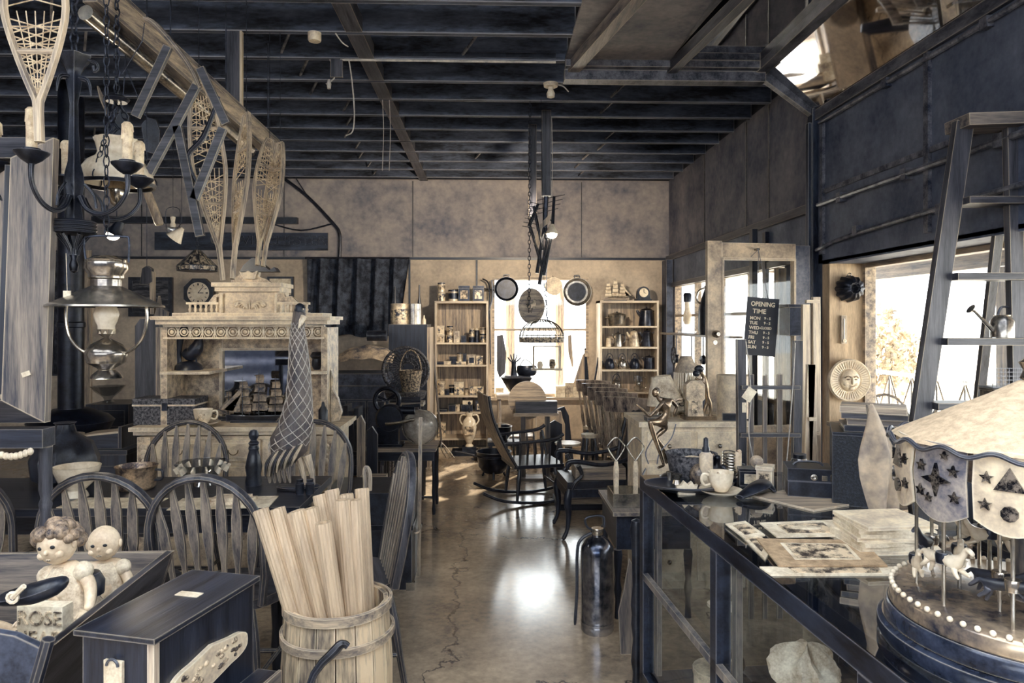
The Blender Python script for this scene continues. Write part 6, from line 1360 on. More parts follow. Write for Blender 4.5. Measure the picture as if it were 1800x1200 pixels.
q = Vector((X(1119, 3.02), 3.02, 0)); B().lathe([(.02, 0), (.016, .05), (.024, .1), (.016, .2), (.024, .26), (.02, .3), (.026, .34), (.018, .42), (.022, .6), (.03, .66), (.022, .7), (.0, .71)], 16, q).one('turned_post', LEATH, 'black turned post standing at back corner of the glass counter', 'post', None, q)
q = G(1096, 1110); B().prism([(-.02, 0), (.03, 0), (.05, .2), (.035, .42), (.02, .45), (-.005, .3), (-.03, .2)], .012, None, (X(1098, 3.3), 3.3, 0)).one('grey_paddle', wood('mid', 'z'), 'grey flat paddle leaning between extinguisher and black post', 'paddle')
# ================================================================ ALONG THE AISLE, LEFT
Yc_ = 7.6; x0, x1 = X(683, Yc_), X(756, Yc_); zc_ = Z(570, Yc_)
t = T('tall_cabinet', 'tall plain dark cabinet with pale edge left of the bookshelf', 'cabinet', ((x0+x1)/2, Yc_, 0)); hw = (x1-x0)/2
B().bb(-hw, hw-.03, 0, .5, 0, zc_).obj('body', wood('navy', 'z'), t); B().bb(hw-.03, hw, 0, .5, 0, zc_-.03).obj('side_frame', wood('tan', 'z'), t)
def pail(px, r, h, l, m, bd): 
    q = (X(px, Yc_+.2), Yc_+.2, zc_); t = can(q, r, h, m, l, 'pails on the tall dark cabinet', False, 'tin_pail', 'pail', bd); return t
pail(703, .1, .23, 'large pale printed pail on the tall dark cabinet', TINP, TINL)
pail(727, .085, .23, 'narrower shiny pail right on the tall dark cabinet', STEEL, None)
for px, h, l, m in ((694, .42, 'thin dark bottle rising behind the printed pail', LEATH), (737, .44, 'slim dark bottle at right behind the shiny pail', LEATH), (745, .1, 'tiny cream bottle at right edge of tall cabinet', CER)):
    q = Vector((X(px, Yc_+.35), Yc_+.36, zc_)); B().lathe([(.022, 0), (.024, h*.5), (.01, h*.7), (.008, h), (0, h)], 12, q).one('slim_bottle', m, l, 'bottle', None, q)
q = (X(668, 7.4), 7.4, Z(590, 7.4)); t = T('dark_bolster', 'short black roll projecting from the draped cloth beside tall cabinet', 'bolster', (q[0], q[1], q[2]-.06)); B().tube([(-.13, 0, .06), (.07, 0, .06)], .055, 14).obj('roll', LEATH, t)
# blue chest desk with cloth
Yd = 7.2; x0, x1 = X(574, Yd), X(672, Yd); z1 = Z(656, Yd); t = T('blue_cupboard', 'dark blue panelled cupboard under draped cloth beyond the sideboard', 'cupboard', ((x0+x1)/2, Yd, 0)); hw = (x1-x0)/2
B().bb(-hw, hw, 0, .5, 0, z1-.26).obj('body', BLUEP, t); B().bb(-hw-.02, hw+.04, -.02, .52, z1-.12, z1).obj('top_rail', BLUEP, t); B().bb(-hw-.01, hw+.02, -.01, .51, z1-.26, z1-.125).obj('lower_rail', BLUEP, t)
for k2 in range(3): x = -hw+.1+k2*.2; B().bb(x-.09, x+.09, -.008, 0, .1, z1-.28).obj('plank_panel', BLUEP, t)
b = B(); zq = Z(598, Yd)
def dr(a, c):
    px = 578+a*112; base = Z(656, Yd)+.003; ht = (Z(600+ (16*(1-a)), Yd)-base)*max(0.0, math.sin(PI*min(1, .15+a*.75)))**.5
    return (X(px, Yd+.05), Yd+.04+.44*c, base+ht*(.25+.75*math.sin(PI*(.12+.76*c)))+.006*math.sin(a*21+c*5))
b.sheet(dr, 24, 10); b.one('draped_cloth', CLOTHM, 'pale shiny cloth heaped in a tent over the blue cupboard', 'cloth')
# hooded wicker chair
Yw = 6.75; q = Vector((X(713, Yw), Yw, 0)); t = T('wicker_chair', 'dark hooded wicker chair in front of the tall dark cabinet', 'chair', q)
zc2 = Z(650, Yw); R_ = .215
b = B()
for k2 in range(40):
    a = 2*PI*k2/40
    b.tube([(math.cos(a)*.05, .22, zc2+math.sin(a)*.05), (math.cos(a)*R_*.7, .17, zc2+math.sin(a)*R_*.72), (math.cos(a)*R_, 0, zc2+math.sin(a)*R_)], .005, 5, cap=False)
for f in (.3, .5, .7, .85): b.tube([(math.cos(a)*R_*f, .21-.2*f*f, zc2+math.sin(a)*R_*f) for a in [2*PI*j/30 for j in range(30)]], .005, 5, True)
b.obj('woven_hood', WICKD, t)
B().tube([(math.cos(a)*R_, 0, zc2+math.sin(a)*R_) for a in [2*PI*j/36 for j in range(36)]], .014, 8, True).obj('hood_rim', WICKD, t)
B().lathe([(.12, zc2-.3), (.18, zc2-.26), (.2, zc2-.2), (0, zc2-.2)], 24).obj('seat', WICKD, t)
for x in (-.13, .13):
    for y in (-.1, .1): B().tube([(x*.9, y, zc2-.26), (x*1.1, y*1.2, 0)], .014, 6).obj('leg', WICKD, t)
q = Vector((X(718, Yw-.2), Yw-.02, zc2-.2)); t = T('market_basket', 'pale woven basket with hoop handle set in the wicker chair', 'basket', q)
B().lathe([(.08, 0), (.11, .19), (.115, .2), (.105, .2), (.075, .01), (0, .01)], 24).obj('basket_body', WICK, t); B().tube(arcpts((0, 0, .19), .1, 0, PI, 10, 'xz', .2), .006, 6).obj('handle', WICK, t)
Yq = 6.3; q = Vector((X(712, Yq), Yq, 0)); zq = Z(705, Yq); t = T('bow_front_stand', 'small pale-railed stand in front of the wicker chair', 'stand', q)
B().bb(-.17, .17, -.1, .1, zq-.03, zq).obj('top', wood('tan', 'x'), t)
for x in (-.16, .16): B().tube([(x, -.08, zq-.03), (x, -.08, 0)], .014, 6).obj('leg', wood('navy', 'z'), t); B().tube([(x, .08, zq-.03), (x, .08, 0)], .014, 6).obj('leg', wood('navy', 'z'), t)
for i, (py, x_) in enumerate(((672, 0), (664, .01))):
    v = W(712, py, Yq-.1); b = B(); b.tube([(v.x-.13, v.y-.02*i, zq+.012+.028*i), (v.x+.13, v.y-.02*i+.03, zq+.012+.028*i)], .013, 8); b.one('rolled_tube', LEATH, 'black rolled tube lying on pale-railed stand, '+('front one' if i == 0 else 'upper one'), 'tube', 'black rolled tubes')
# grinder on its table
Yg = 5.9; zt_ = Z(780, Yg); q = Vector((X(712, Yg), Yg, 0)); t = T('grinder_table', 'thin-legged dark table with pale top carrying the big grinder', 'table', q)
B().bb(-.26, .27, -.2, .2, zt_-.025, zt_).obj('tabletop', wood('tan', 'x'), t)
for x, y in ((-.24, -.17), (.25, -.17), (-.24, .17), (.25, .17)): B().lathe([(.012, 0), (.016, .04), (.01, .1), (.016, .18), (.012, .3), (.016, .4), (.014, zt_-.025)], 10, (x, y, 0)).obj('leg', NV, t)
B().tube([(-.24, -.17, .14), (.25, -.17, .14)], .01, 6).obj('stretcher', NV, t); B().bb(-.24, .25, -.19, -.17, zt_-.1, zt_-.03).obj('drawer_front', wood('navy', 'x'), t)
q = Vector((X(690, Yg-.1), Yg-.05, zt_)); t = T('cast_iron_grinder', 'large cast iron grinder with flywheel, crank and motor drum', 'grinder', q)
def gz(py): return Z(py, Yg-.1)-q.z
def gx(px): return X(px, Yg-.1)-q.x
mY = rotm(PI/2, 0, 0)
b = B(); b.tube([(gx(676)+math.cos(a)*.1, .08, gz(706)+math.sin(a)*.1) for a in [2*PI*j/28 for j in range(28)]], .02, 8, True)
for k2 in range(3): a = k2*2.09+.6; b.tube([(gx(676), .08, gz(706)), (gx(676)+math.cos(a)*.1, .08, gz(706)+math.sin(a)*.1)], .012, 6)
b.obj('flywheel', IRON, t)
B().lathe([(0, -.08), (.1, -.07), (.115, -.03), (.115, .03), (.1, .06), (0, .06)], 28, (gx(684), 0, gz(735)), mY).obj('gear_drum', IRON, t)
B().lathe([(0, -.14), (.045, -.13), (.05, -.06), (0, -.06)], 20, (gx(678), 0, gz(740)+.0), mY).obj('crank_hub', IRON, t)
B().tube([(gx(680), -.12, gz(742)), (gx(700), -.13, gz(740)), (gx(730), -.13, gz(734))], .014, 8).obj('crank_handle', STEEL, t)
B().tube([(gx(697), 0, gz(722)), (gx(728), 0, gz(722))], .034, 12).tube([(gx(705), 0, gz(715)), (gx(738), 0, gz(713))], .014, 8).obj('barrel', IRON, t)
B().bb(gx(662), gx(700), -.05, .06, 0, gz(750)).obj('stand', IRON, t); B().bb(gx(655), gx(708), -.08, .09, 0, .02).obj('base_plate', IRON, t)
q = Vector((X(738, Yg), Yg+.06, zt_)); t = T('glass_globe', 'large round glass bowl with bright rim beside the grinder', 'glass bowl', q)
B().lathe([(.05, 0), (.06, .01), (.12, .06), (.145, .14), (.13, .22), (.09, .26), (.04, .27), (0, .27)], 30).obj('bowl', M('frosted_glass', (150, 140, 130), (250, 240, 224), .15, .2, 4, bump=0), t); B().tube([(math.cos(a)*.148, -.03, .14+math.sin(a)*.142) for a in [2*PI*j/30 for j in range(30)]], .006, 6, True).obj('metal_rim', STEEL, t)
# tall plank box behind, pickets, ledgers
for i, (px0, px1, py0, Y, m, l) in enumerate(((628, 642, 728, 5.2, 'tan', 'pale pointed picket standing left of the iron grinder'), (645, 664, 748, 5.25, 'navy', 'dark tall board standing beside the pale picket'))):
    x0, x1 = X(px0, Y), X(px1, Y); z_ = Z(py0, Y); B().prism([(x0, 0), (x1, 0), (x1, z_-.06), ((x0+x1)/2, z_), (x0, z_-.03)], .03, None, (0, Y, 0)).one('picket_board', wood(m, 'z'), l, 'board', None, ((x0+x1)/2, Y, 0))
Yb2 = 5.4; t = T('dark_whatnot', 'small black stand holding a row of tall old ledgers', 'stand', (X(612, Yb2), Yb2, 0)); z_ = Z(788, Yb2); B().bb(-.12, .12, -.1, .12, z_-.03, z_).obj('shelf', wood('navy', 'x'), t)
for x in (-.1, .1):
    for y in (-.08, .1): B().bb(x-.012, x+.012, y-.012, y+.012, 0, z_-.03).obj('leg', NV, t)
for k2 in range(5): B().bb(X(612, Yb2)-.1+k2*.04, X(612, Yb2)-.065+k2*.04, Yb2-.09, Yb2+.08, z_, z_+.3+.02*(k2 % 3)).one('ledger', wood('navy', 'z') if k2 % 2 else LEATH, ['leftmost', 'second', 'middle', 'fourth', 'rightmost'][k2]+' tall dark ledger in row on the black stand', 'book', 'tall ledgers on the black stand')
# black trunk
x1 = X(723, 4.12); t = T('travel_trunk', 'black travelling trunk with metal bands standing by the aisle', 'trunk', (x1-.25, 4.33, 0)); B().bb(-.25, .25, -.2, .22, 0, .36).obj('body', LEATH, t); B().bb(-.255, .255, -.205, .225, .37, .56).obj('lid', LEATH, t); B().bb(-.26, .26, -.21, .23, .345, .375).obj('iron_band', IRON, t)
for x in (-.25, .25):
    for z in (.02, .54): B().box((x*.98, -.2, z), (.05, .03, .05)).obj('corner_cap', STEEL, t)
B().tube([(.258, -.12, .3), (.28, -.08, .3), (.28, .06, .3), (.258, .1, .3)], .006, 6).obj('side_handle', wood('tan', 'y'), t)
q = Vector((x1+.02, 4.35, 0)); B().beam(q, q+Vector((.0, .12, .95)), .02, .03).one('leaning_lath', wood('tan', 'z'), 'thin pale lath leaning against the black travelling trunk', 'lath')
# three legged stool, leaning poles
Y9 = 4.8; z_ = Z(835, Y9); t = T('milking_stool', 'small square-topped wooden stool behind the pipe barrel', 'stool', (X(655, Y9), Y9+.0, .0)); B().bb(-.08, .09, -.08, .08, z_-.04, z_).obj('seat', wood('tan', 'x'), t)
for x, y in ((-.06, -.05), (.07, -.05), (0, .06)): B().tube([(x, y, z_-.04), (x*1.8, y*1.8, 0)], .013, 8).obj('leg', wood('dark', 'z'), t)
q = G(642, 950); Y0 = 3.55; b = B(); b.tube([(X(642, Y0), Y0, 0), (X(642, Y0), Y0, Z(870, Y0)), (X(641, Y0), Y0, Z(828, Y0)), (X(645, Y0), Y0, Z(820, Y0)), (X(650, Y0), Y0, Z(832, Y0)), (X(650, Y0), Y0, Z(860, Y0))], .011, 8); b.one('crook_cane', wood('tan', 'z'), 'pale crook-handled cane upright behind the barrel poles', 'cane')
# long fork against left bookshelf
b = B(); a_, c_ = W(758, 592, 8.2), G(778, 792); c_ = Vector((X(776, 8.1), 8.1, .18)); t = T('pitchfork', 'long wooden pitchfork leaning between cabinet and left bookshelf', 'pitchfork', c_)
B().tube([(0, 0, 0), a_-c_], [.012, .014], 8).obj('handle', wood('dark', 'z'), t)
for k2 in range(3): B().tube([(0, 0, .0), (.0+.04*k2, -.02, -.08), (.06+.045*k2, -.05, -.17)], .005, 6).obj('tine', STEEL, t)
can((X(878, 8.35), 8.4, 0), .13, .26, CREAMP, 'round cream wooden bucket on floor right of left bookshelf', None, True, 'wooden_bucket', 'bucket')
# ================================================================ GLASS COUNTER
ZT = .934
GTOP = glassm('counter_top_glass', (.55, .6, .68), .26, .015)
CF = M('case_frame', (8, 13, 26), (48, 56, 74), .35, .1, 12, (1, .3, 1), edge=(150, 150, 158), er=.006)
CL = M('case_post_light', (70, 76, 92), (170, 160, 150), .35, .3, 12, (1, 1, .2), edge=(230, 216, 196), er=.004)
t = T('glass_counter', 'long dark-framed glass display counter running down the right side', 'display counter', (.603, 2.84, 0), .068)
Lc, Wc = 2.3, .86
t_counter = t
def ybars(n, z0, z1, w, m, xs=(0, Wc)):
    for x in xs:
        s = 1 if x == 0 else -1
        B().bb(x, x+s*w, -Lc, 0, z0, z1).obj(n, m, t)
ybars('top_rail', ZT-.055, ZT-.003, .045, CF)
for y0 in (0, -Lc): B().bb(.045, Wc-.045, y0-.045 if y0 == 0 else y0, y0 if y0 == 0 else y0+.045, ZT-.055, ZT-.003).obj('top_rail', CF, t)
ybars('middle_rail', .53, .555, .02, CL, (.0,)); ybars('base_rail', .12, .16, .04, CF)
for y in (0, -.75, -1.5, -Lc+.04):
    for x in (0, Wc-.045): B().bb(x, x+.045, y-.045, y, 0, ZT-.055).obj('corner_post', CF, t)
    B().bb(.048, .068, y-.075, y-.045, .16, ZT-.055).obj('inner_post', CL, t)
for y in (-.33, -1.1, -1.85): B().bb(Wc-.03, Wc-.005, y-.03, y, .16, ZT-.055).obj('back_post', CL, t)
B().bb(0, Wc, -Lc, 0, ZT-.003, ZT).obj('top_glass', GTOP, t)
B().bb(.02, .024, -Lc+.05, -.05, .16, ZT-.055).obj('side_glass', GLASST, t)
B().bb(.05, Wc-.05, -.024, -.02, .16, ZT-.055).obj('end_glass', GLASST, t)
B().bb(.07, Wc-.05, -Lc+.05, -.05, .548, .555).obj('glass_shelf', GLASST, t)
B().bb(.03, Wc-.03, -Lc+.03, -.03, .12, .16).obj('case_floor', wood('dark', 'y'), t)
B().bb(.03, Wc-.03, -Lc+.03, -.03, 0, .12).obj('plinth', wood('navy', 'y'), t)
def lc(x, y, z): return wm(t_counter) @ Vector((x, y, z))
# things in the case
R = random.Random(11)
def bundle(p, s, m, label, nm='folded_cloth', cat='cloth', g='cloths and scarves in the glass counter'):
    b = B(); ph = R.uniform(0, 6)
    def fn(a, c):
        th = a*2*PI; u = c*PI; r = 1+.22*math.sin(3*th+ph)+.16*math.sin(7*th+u*3)
        return (p.x+s[0]*math.sin(u)*math.cos(th)*r, p.y+s[1]*math.sin(u)*math.sin(th)*r, p.z+s[2]*(1-math.cos(u))/2*(1+.15*math.sin(5*th)))
    b.sheet(fn, 36, 12); b.one(nm, m, label, cat, g, p)
for i, (x, y, z, s, m, l) in enumerate(((.17, -.95, .16, (.1, .13, .16), CLOTHL, 'pale crumpled cloth on case floor near the middle post'), (.22, -1.3, .16, (.14, .15, .26), CLOTHM, 'striped grey cloth heap on case floor, nearer end'),
        (.18, -.98, .556, (.08, .1, .12), CLOTHL, 'cream silky scarf heap on the glass shelf behind middle post'), (.18, -1.35, .556, (.09, .12, .14), CLOTHM, 'striped scarf heap on glass shelf beneath the photographs'), (.5, -1.15, .556, (.14, .2, .1), CLOTHL, 'cream lace cloth on glass shelf below the photographs'),
        (.24, -.5, .16, (.12, .14, .16), CLOTHD, 'dark folded garment on case floor at far end'), (.3, -1.8, .556, (.14, .15, .14), CLOTHD, 'dark cloth heap on glass shelf beneath the carousel'))): bundle(lc(x, y, z), s, m, l)
def figur(p, h, m, label, nm='figurine', cat='figurine', rz=0, g='small figures inside the glass counter'):
    t = T(nm, label, cat, p, rz, g); B().lathe([(.2*h, 0), (.2*h, .04*h), (.08*h, .07*h), (.15*h, .3*h), (.17*h, .45*h), (.08*h, .7*h), (.05*h, .75*h)], 16, flute=lambda a, z: 1+.1*math.sin(3*a+z*9/h)).obj('figure_body', m, t)
    B().ball((0, 0, .85*h), .11*h).obj('figure_head', m, t); return t
figur(lc(.18, -.4, .556), .24, CER, 'white porcelain figure on glass shelf below the teacup')
figur(lc(.45, -.55, .556), .18, SEPIA, 'brown glazed figure on the glass shelf beside the white one')
figur(lc(.55, -.35, .556), .22, CER, 'tall white porcelain figure at far end of glass shelf')
figur(lc(.5, -.8, .556), .15, STEEL, 'silver figure on glass shelf below the board and black camera')
figur(lc(.16, -.55, .16), .32, BRONZE, 'bronze figure on the case floor behind the far pane')
can(lc(.18, -.35, .16), .08, .16, CREAMP, 'cream round box on the case floor at far end', None, True, 'hat_box', 'box')
B().lathe([(.03, 0), (.1, .02), (.12, .03), (.11, .03), (0, .01)], 28, lc(.22, -1.6, .16)+Vector((0, 0, 0))).one('china_plate', CER, 'white china plate on the case floor, near end', 'plate', None, lc(.22, -1.6, .16))
tbox(lc(.5, -1.5, .16), .25, .16, .14, TIND, 'dark flat box on case floor under the carousel', None, 'jewel_box', 'box', .2, PAPER)
tbox(lc(.55, -.9, .16), .25, .2, .2, CREAMP, 'cream box at the back of the case floor', None, 'card_box', 'box', .1, SEPIA)
b = B(); p = lc(.5, -1.75, .556)
b.tube([p+Vector((math.cos(a)*.09, math.sin(a)*.06, .008)) for a in [2*PI*j/24 for j in range(24)]], .006, 6, True); b.one('bead_necklace', BRASS, 'bright bead necklace on glass shelf under carousel edge', 'necklace')
# ---------------------------------------------------------------- on the counter
def CT(px, py): return G(px, py, ZT)
q = CT(1277, 878)+Vector((0, .06, 0)); saucer('white saucer under the fluted teacup on the glass counter', q, 1.02); cup('white fluted teacup with small flower on glass counter', q+Vector((0, 0, .003)), 1.05, 1, None, .035, PI)
# sheet and box camera
P4 = [CT(1322, 873), CT(1430, 899), CT(1512, 886), CT(1400, 860)]
B().add([v+Vector((0, 0, 0)) for v in P4]+[v+Vector((0, 0, .006)) for v in P4], [(3, 2, 1, 0), (4, 5, 6, 7), (0, 1, 5, 4), (1, 2, 6, 5), (2, 3, 7, 6), (3, 0, 4, 7)]).one('card_sheet', wood('tan', 'x'), 'pale board lying under the black box camera', 'board')
q = CT(1425, 872); t = T('box_camera', 'black leather-covered box camera with small round viewfinder on a board', 'camera', (q.x, q.y+.02, ZT+.006), -.28)
B().bb(-.075, .075, -.06, .07, 0, .052).bb(-.073, .073, -.058, .068, .052, .055).obj('lower_body', LEATH, t); B().bb(-.076, .076, -.061, .071, .055, .098).obj('upper_body', LEATH, t)
B().lathe([(.008, 0), (.011, .004), (.006, .006), (0, .004)], 16, (.01, -.061, .07), mY).obj('lens_ring', STEEL, t); B().bb(.035, .052, -.066, -.061, .06, .078).obj('viewfinder', STEEL, t); B().bb(.062, .07, -.066, -.061, .06, .082).obj('latch', BRASS, t); B().tube([(-.05, 0, .1), (-.03, 0, .112), (.03, 0, .112), (.05, 0, .1)], .004, 5).obj('strap', LEATH, t)
# photographs in mounts
def photo(corners, label, z, m=PAPER, oval=False, h=.004, g='mounted old photographs on the glass counter'):
    P = [CT(*c) for c in corners]; c = sum(P, Vector())/4; c.z = ZT+z
    t = T('mounted_photograph', label, 'photograph', c, 0, g); v = [p-Vector((c.x, c.y, ZT)) for p in P]
    fs = [(3, 2, 1, 0), (4, 5, 6, 7), (0, 1, 5, 4), (1, 2, 6, 5), (2, 3, 7, 6), (3, 0, 4, 7)]
    B().add(v+[p+Vector((0, 0, h)) for p in v], fs).obj('mount', m, t)
    u = [p*.62+Vector((0, 0, h)) for p in v]; B().add(u+[p+Vector((0, 0, .0012)) for p in u], fs).obj('bevelled_border', SEPIA if m is PAPER else PAPER, t)
    u = [p*.55+Vector((0, 0, h+.0012)) for p in v]; B().add(u+[p+Vector((0, 0, .0008)) for p in u], fs).obj('print', SEPIA, t)
    if oval: B().ball((0, 0, h+.002), (.045, .022, .0012), 18, 6).obj('oval_portrait', PAPER, t)
    return t
PH = M('brown_mount', (150, 126, 100), (206, 178, 144), .6, 0, 30, bump=.05)
photo([(1335, 998), (1355, 1012), (1600, 1012), (1590, 998)], 'large pale mount lowest beneath the brown photograph mount', .0)
photo([(1300, 940), (1345, 985), (1360, 960), (1315, 930)], 'narrow pale mount at left edge of photograph pile', .0)
photo([(1330, 952), (1368, 1000), (1560, 1000), (1515, 955)], 'brown photograph mount with group portrait, nearest the camera', .006, PH)
photo([(1335, 925), (1365, 950), (1500, 948), (1465, 920)], 'cream photograph mount with oval portrait behind the brown one', .008, PAPER, True)
photo([(1275, 925), (1310, 952), (1345, 945), (1310, 920)], 'cream photograph mount left of the oval portrait', .005)
sg = 'stack of pamphlets by the carousel'
for k2 in range(7):
    p = CT(1560, 962); z = ZT+k2*.011; o = B(); rr = rotm(0, 0, R.uniform(-.12, .12)); hx, hy = .11-.002*k2, .085
    o.add([rr @ Vector(v)+Vector((p.x, p.y+.02, z)) for v in ((-hx, -hy, 0), (hx, -hy, 0), (hx, hy, 0), (-hx, hy, 0), (-hx, -hy, .0105), (hx, -hy, .0105), (hx, hy, .0105), (-hx, hy, .0105))], [(3, 2, 1, 0), (4, 5, 6, 7), (0, 1, 5, 4), (1, 2, 6, 5), (2, 3, 7, 6), (3, 0, 4, 7)])
    o.one('pamphlet', PAPER if k2 % 3 else CREAMP, 'cream pamphlet in pile by the carousel, '+['lowest', 'second from bottom', 'third from bottom', 'middle one', 'third from top', 'second from top', 'topmost'][k2], 'pamphlet', sg)
# dark speaker-like box and books
q = Vector((X(1463, 2.36), 2.36, ZT)); t = T('black_crackle_box', 'tall black crackle-painted box standing on counter under a pile of books', 'box', q, -.42)
B().bb(0, .2, 0, .25, 0, .235).obj('case', M('crackle_black', (7, 11, 20), (34, 40, 54), .5, 0, 120, lo=.45, hi=.6, bump=.9, edge=(120, 120, 126), er=.004), t); B().bb(.0, .2, -.002, .25, .235, .245).obj('top_plate', IRON, t)
zb = ZT+.246
for k2, (dx, w_, h_, m) in enumerate(((.0, .2, .022, 'navy'), (.01, .185, .02, 'mid'), (-.01, .2, .02, 'dark'), (-.015, .2, .022, 'tan'))):
    t = T('old_book', 'worn old book on the black crackle box, '+['bottom of pile', 'second from bottom', 'third from bottom', 'topmost'][k2], 'book', (q.x+dx+.04, q.y-.0, zb), -.36-.05*k2, 'old books on the black crackle box')
    B().bb(.004, w_-.004, .004, .14, .004, h_-.004).obj('pages', PAPER, t); B().bb(0, w_, 0, .006, 0, h_).bb(0, w_, .006, .145, 0, .004).bb(0, w_, .006, .145, h_-.004, h_).obj('cover', wood(m, 'x'), t); zb += h_+.001
# folded flag cloth
q = CT(1552, 935); q0 = W(1531, 712, q.y)
t = T('pennant', 'pale folded cloth pennant hanging upright at the left of carousel', 'pennant', (q.x, q.y, ZT))
def pn(a, c):
    # c 0 top..1 bottom
    tip = q0-Vector((q.x, q.y, ZT)); wdt = .01+.11*min(1, c*2.2)*(1-.55*max(0, c-.6)/.4)
    x = tip.x*(1-c)+(a-.35)*wdt; y = .025*math.sin(a*7+c*3)*min(1, c*3); return (x, y, tip.z*(1-c)+.005+.03*a*c)
b = B(); b.sheet(pn, 16, 22); b.obj('cloth', M('flag_cloth', (120, 112, 110), (222, 200, 170), .8, 0, 3), t); tip = q0-Vector((q.x, q.y, ZT)); B().tube([(tip.x+.004, .03, tip.z), (.02, .035, .0)], .004, 6).obj('stick', wood('dark', 'z'), t)
# ---------------------------------------------------------------- tin carousel
Yk = 1.3; kc = (X(1812, Yk), Yk, ZT)
t = T('toy_carousel', 'large toy carousel with star-cut canopy and galloping horses on glass counter', 'carousel', kc)
kR = .252; kC = .9*kR
def kz(v): return v-ZT
LQ = M('lacquer_base', (8, 14, 28), (60, 68, 88), .2, .2, 8, edge=(190, 184, 176), er=.004)
B().lathe([(kR*1.0, 0), (kR*1.02, .01), (kR*1.02, .03), (kR*.98, .035)], 64).obj('lower_tier', LQ, t)
B().lathe([(kR*.97, .035), (kR*.97, .06), (kR*.95, .066)], 64).obj('middle_tier', LQ, t)
B().lathe([(kR*.93, .066), (kR*.93, .09), (kR*.91, .096), (kR*.89, .098), (0, .098)], 64).obj('platform', M('platform_tin', (60, 62, 76), (226, 200, 166), .22, .5, 5, lo=.35, hi=.7, bump=.1), t)
for s_, r_, z_ in ((1, kR*1.0, .034), (1, kR*.955, .0655)): B().lathe([(r_-.012, z_-.001), (r_-.004, z_+.003), (r_-.02, z_+.003)], 64, ring=True).obj('gold_band', BRASS, t)
for k2 in range(64): a = 2*PI*k2/64; B().ball((math.cos(a)*kR*.915, math.sin(a)*kR*.915, .099), .0055, 8, 5).obj('bead', CER, t)
B().lathe([(.035, .098), (.03, .12), (.026, .13), (.026, .28), (.04, .3)], 24).obj('centre_column', CL, t)
za = .28; zt_ = .40
for k2 in range(12):   # rounding boards
    a0_, a1_ = 2*PI*k2/12+.02, 2*PI*(k2+1)/12-.02; b = B(); n = 10; vs = []; fs = []
    for i in range(n+1):
        u = i/n; a = a0_+(a1_-a0_)*u; zb_ = za-.02*math.sin(PI*u)
        for rr, z in ((kC*.97, zt_), (kC*1.0, (zt_+zb_)/2), (kC*.975, zb_), (kC*.96, zb_), (kC*.985, (zt_+zb_)/2), (kC*.955, zt_)): vs.append((math.cos(a)*rr, math.sin(a)*rr, z))
    for i in range(n):
        for j in range(6): fs.append((i*6+j, (i+1)*6+j, (i+1)*6+(j+1) % 6, i*6+(j+1) % 6))
    fs.append(tuple(range(6))); fs.append(tuple(n*6+j for j in range(6))[::-1]); b.add(vs, fs, True)
    p_ = b.obj('canopy_board', CREAMP if k2 % 2 else M('grey_board', (96, 96, 110), (188, 176, 164), .5, 0, 12, edge=(250, 236, 208), er=.003), t)
    am = (a0_+a1_)/2; st = B()
    def star(u, z, r, n=5, inr=.42):
        a = a0_+(a1_-a0_)*u; o = []
        for j in range(2*n): w_ = r*(1 if j % 2 == 0 else inr); o.append((math.sin(j*PI/n)*w_, math.cos(j*PI/n)*w_))
        m = Matrix(((-math.sin(a), -math.cos(a), 0), (math.cos(a), -math.sin(a), 0), (0, 0, 1)))
        s = B(); s.prism(o, .006, m, (math.cos(a)*kC*1.0, math.sin(a)*kC*1.0, z)); s.obj('star_cutout', STARM, p_)
    star(.2, .355, .011); star(.8, .355, .011); star(.18, .31, .011); star(.82, .31, .011)
    if k2 % 2: star(.5, .35, .026, 3, .5); star(.5, .3, .013, 10, .95)
    else: star(.5, .335, .03, 4, .35); star(.35, .3, .009); star(.65, .38, .008)
B().lathe([(kC*1.03, .393), (kC*.98, .402), (kC*.6, .445), (kC*.3, .478), (.02, .505), (0, .508)], 12).obj('canopy', M('canopy_cloth', (186, 162, 134), (224, 200, 168), .7, 0, 60, bump=.1), t)
b = B(); b.tube([(math.cos(a)*kC*1.04, math.sin(a)*kC*1.04, .391+.006*math.cos(a*18)) for a in [2*PI*j/180 for j in range(180)]], .0045, 6, True); b.obj('braid_trim', LEATH, t)
B().lathe([(0, .5), (.018, .51), (.012, .525), (.02, .54), (0, .555)], 14).obj('finial', BRASS, t)
HP = [(0, -.035, .03, .009), (0, 0, .032, .012), (0, .028, .034, .01), (0, .045, .052, .006), (0, .052, .066, .0055), (0, .068, .058, .004), (.006, .03, .018, .005), (.006, .042, .008, .003), (-.006, .034, .02, .005), (-.006, .055, .016, .003), (.006, -.035, .016, .005), (.006, -.05, .004, .003), (-.006, -.032, .014, .005), (-.006, -.04, -.004, .003), (0, -.048, .034, .004), (0, -.062, .02, .003)]
HE = [(0, 1), (1, 2), (2, 3), (3, 4), (4, 5), (2, 6), (6, 7), (2, 8), (8, 9), (0, 10), (10, 11), (0, 12), (12, 13), (0, 14), (14, 15)]
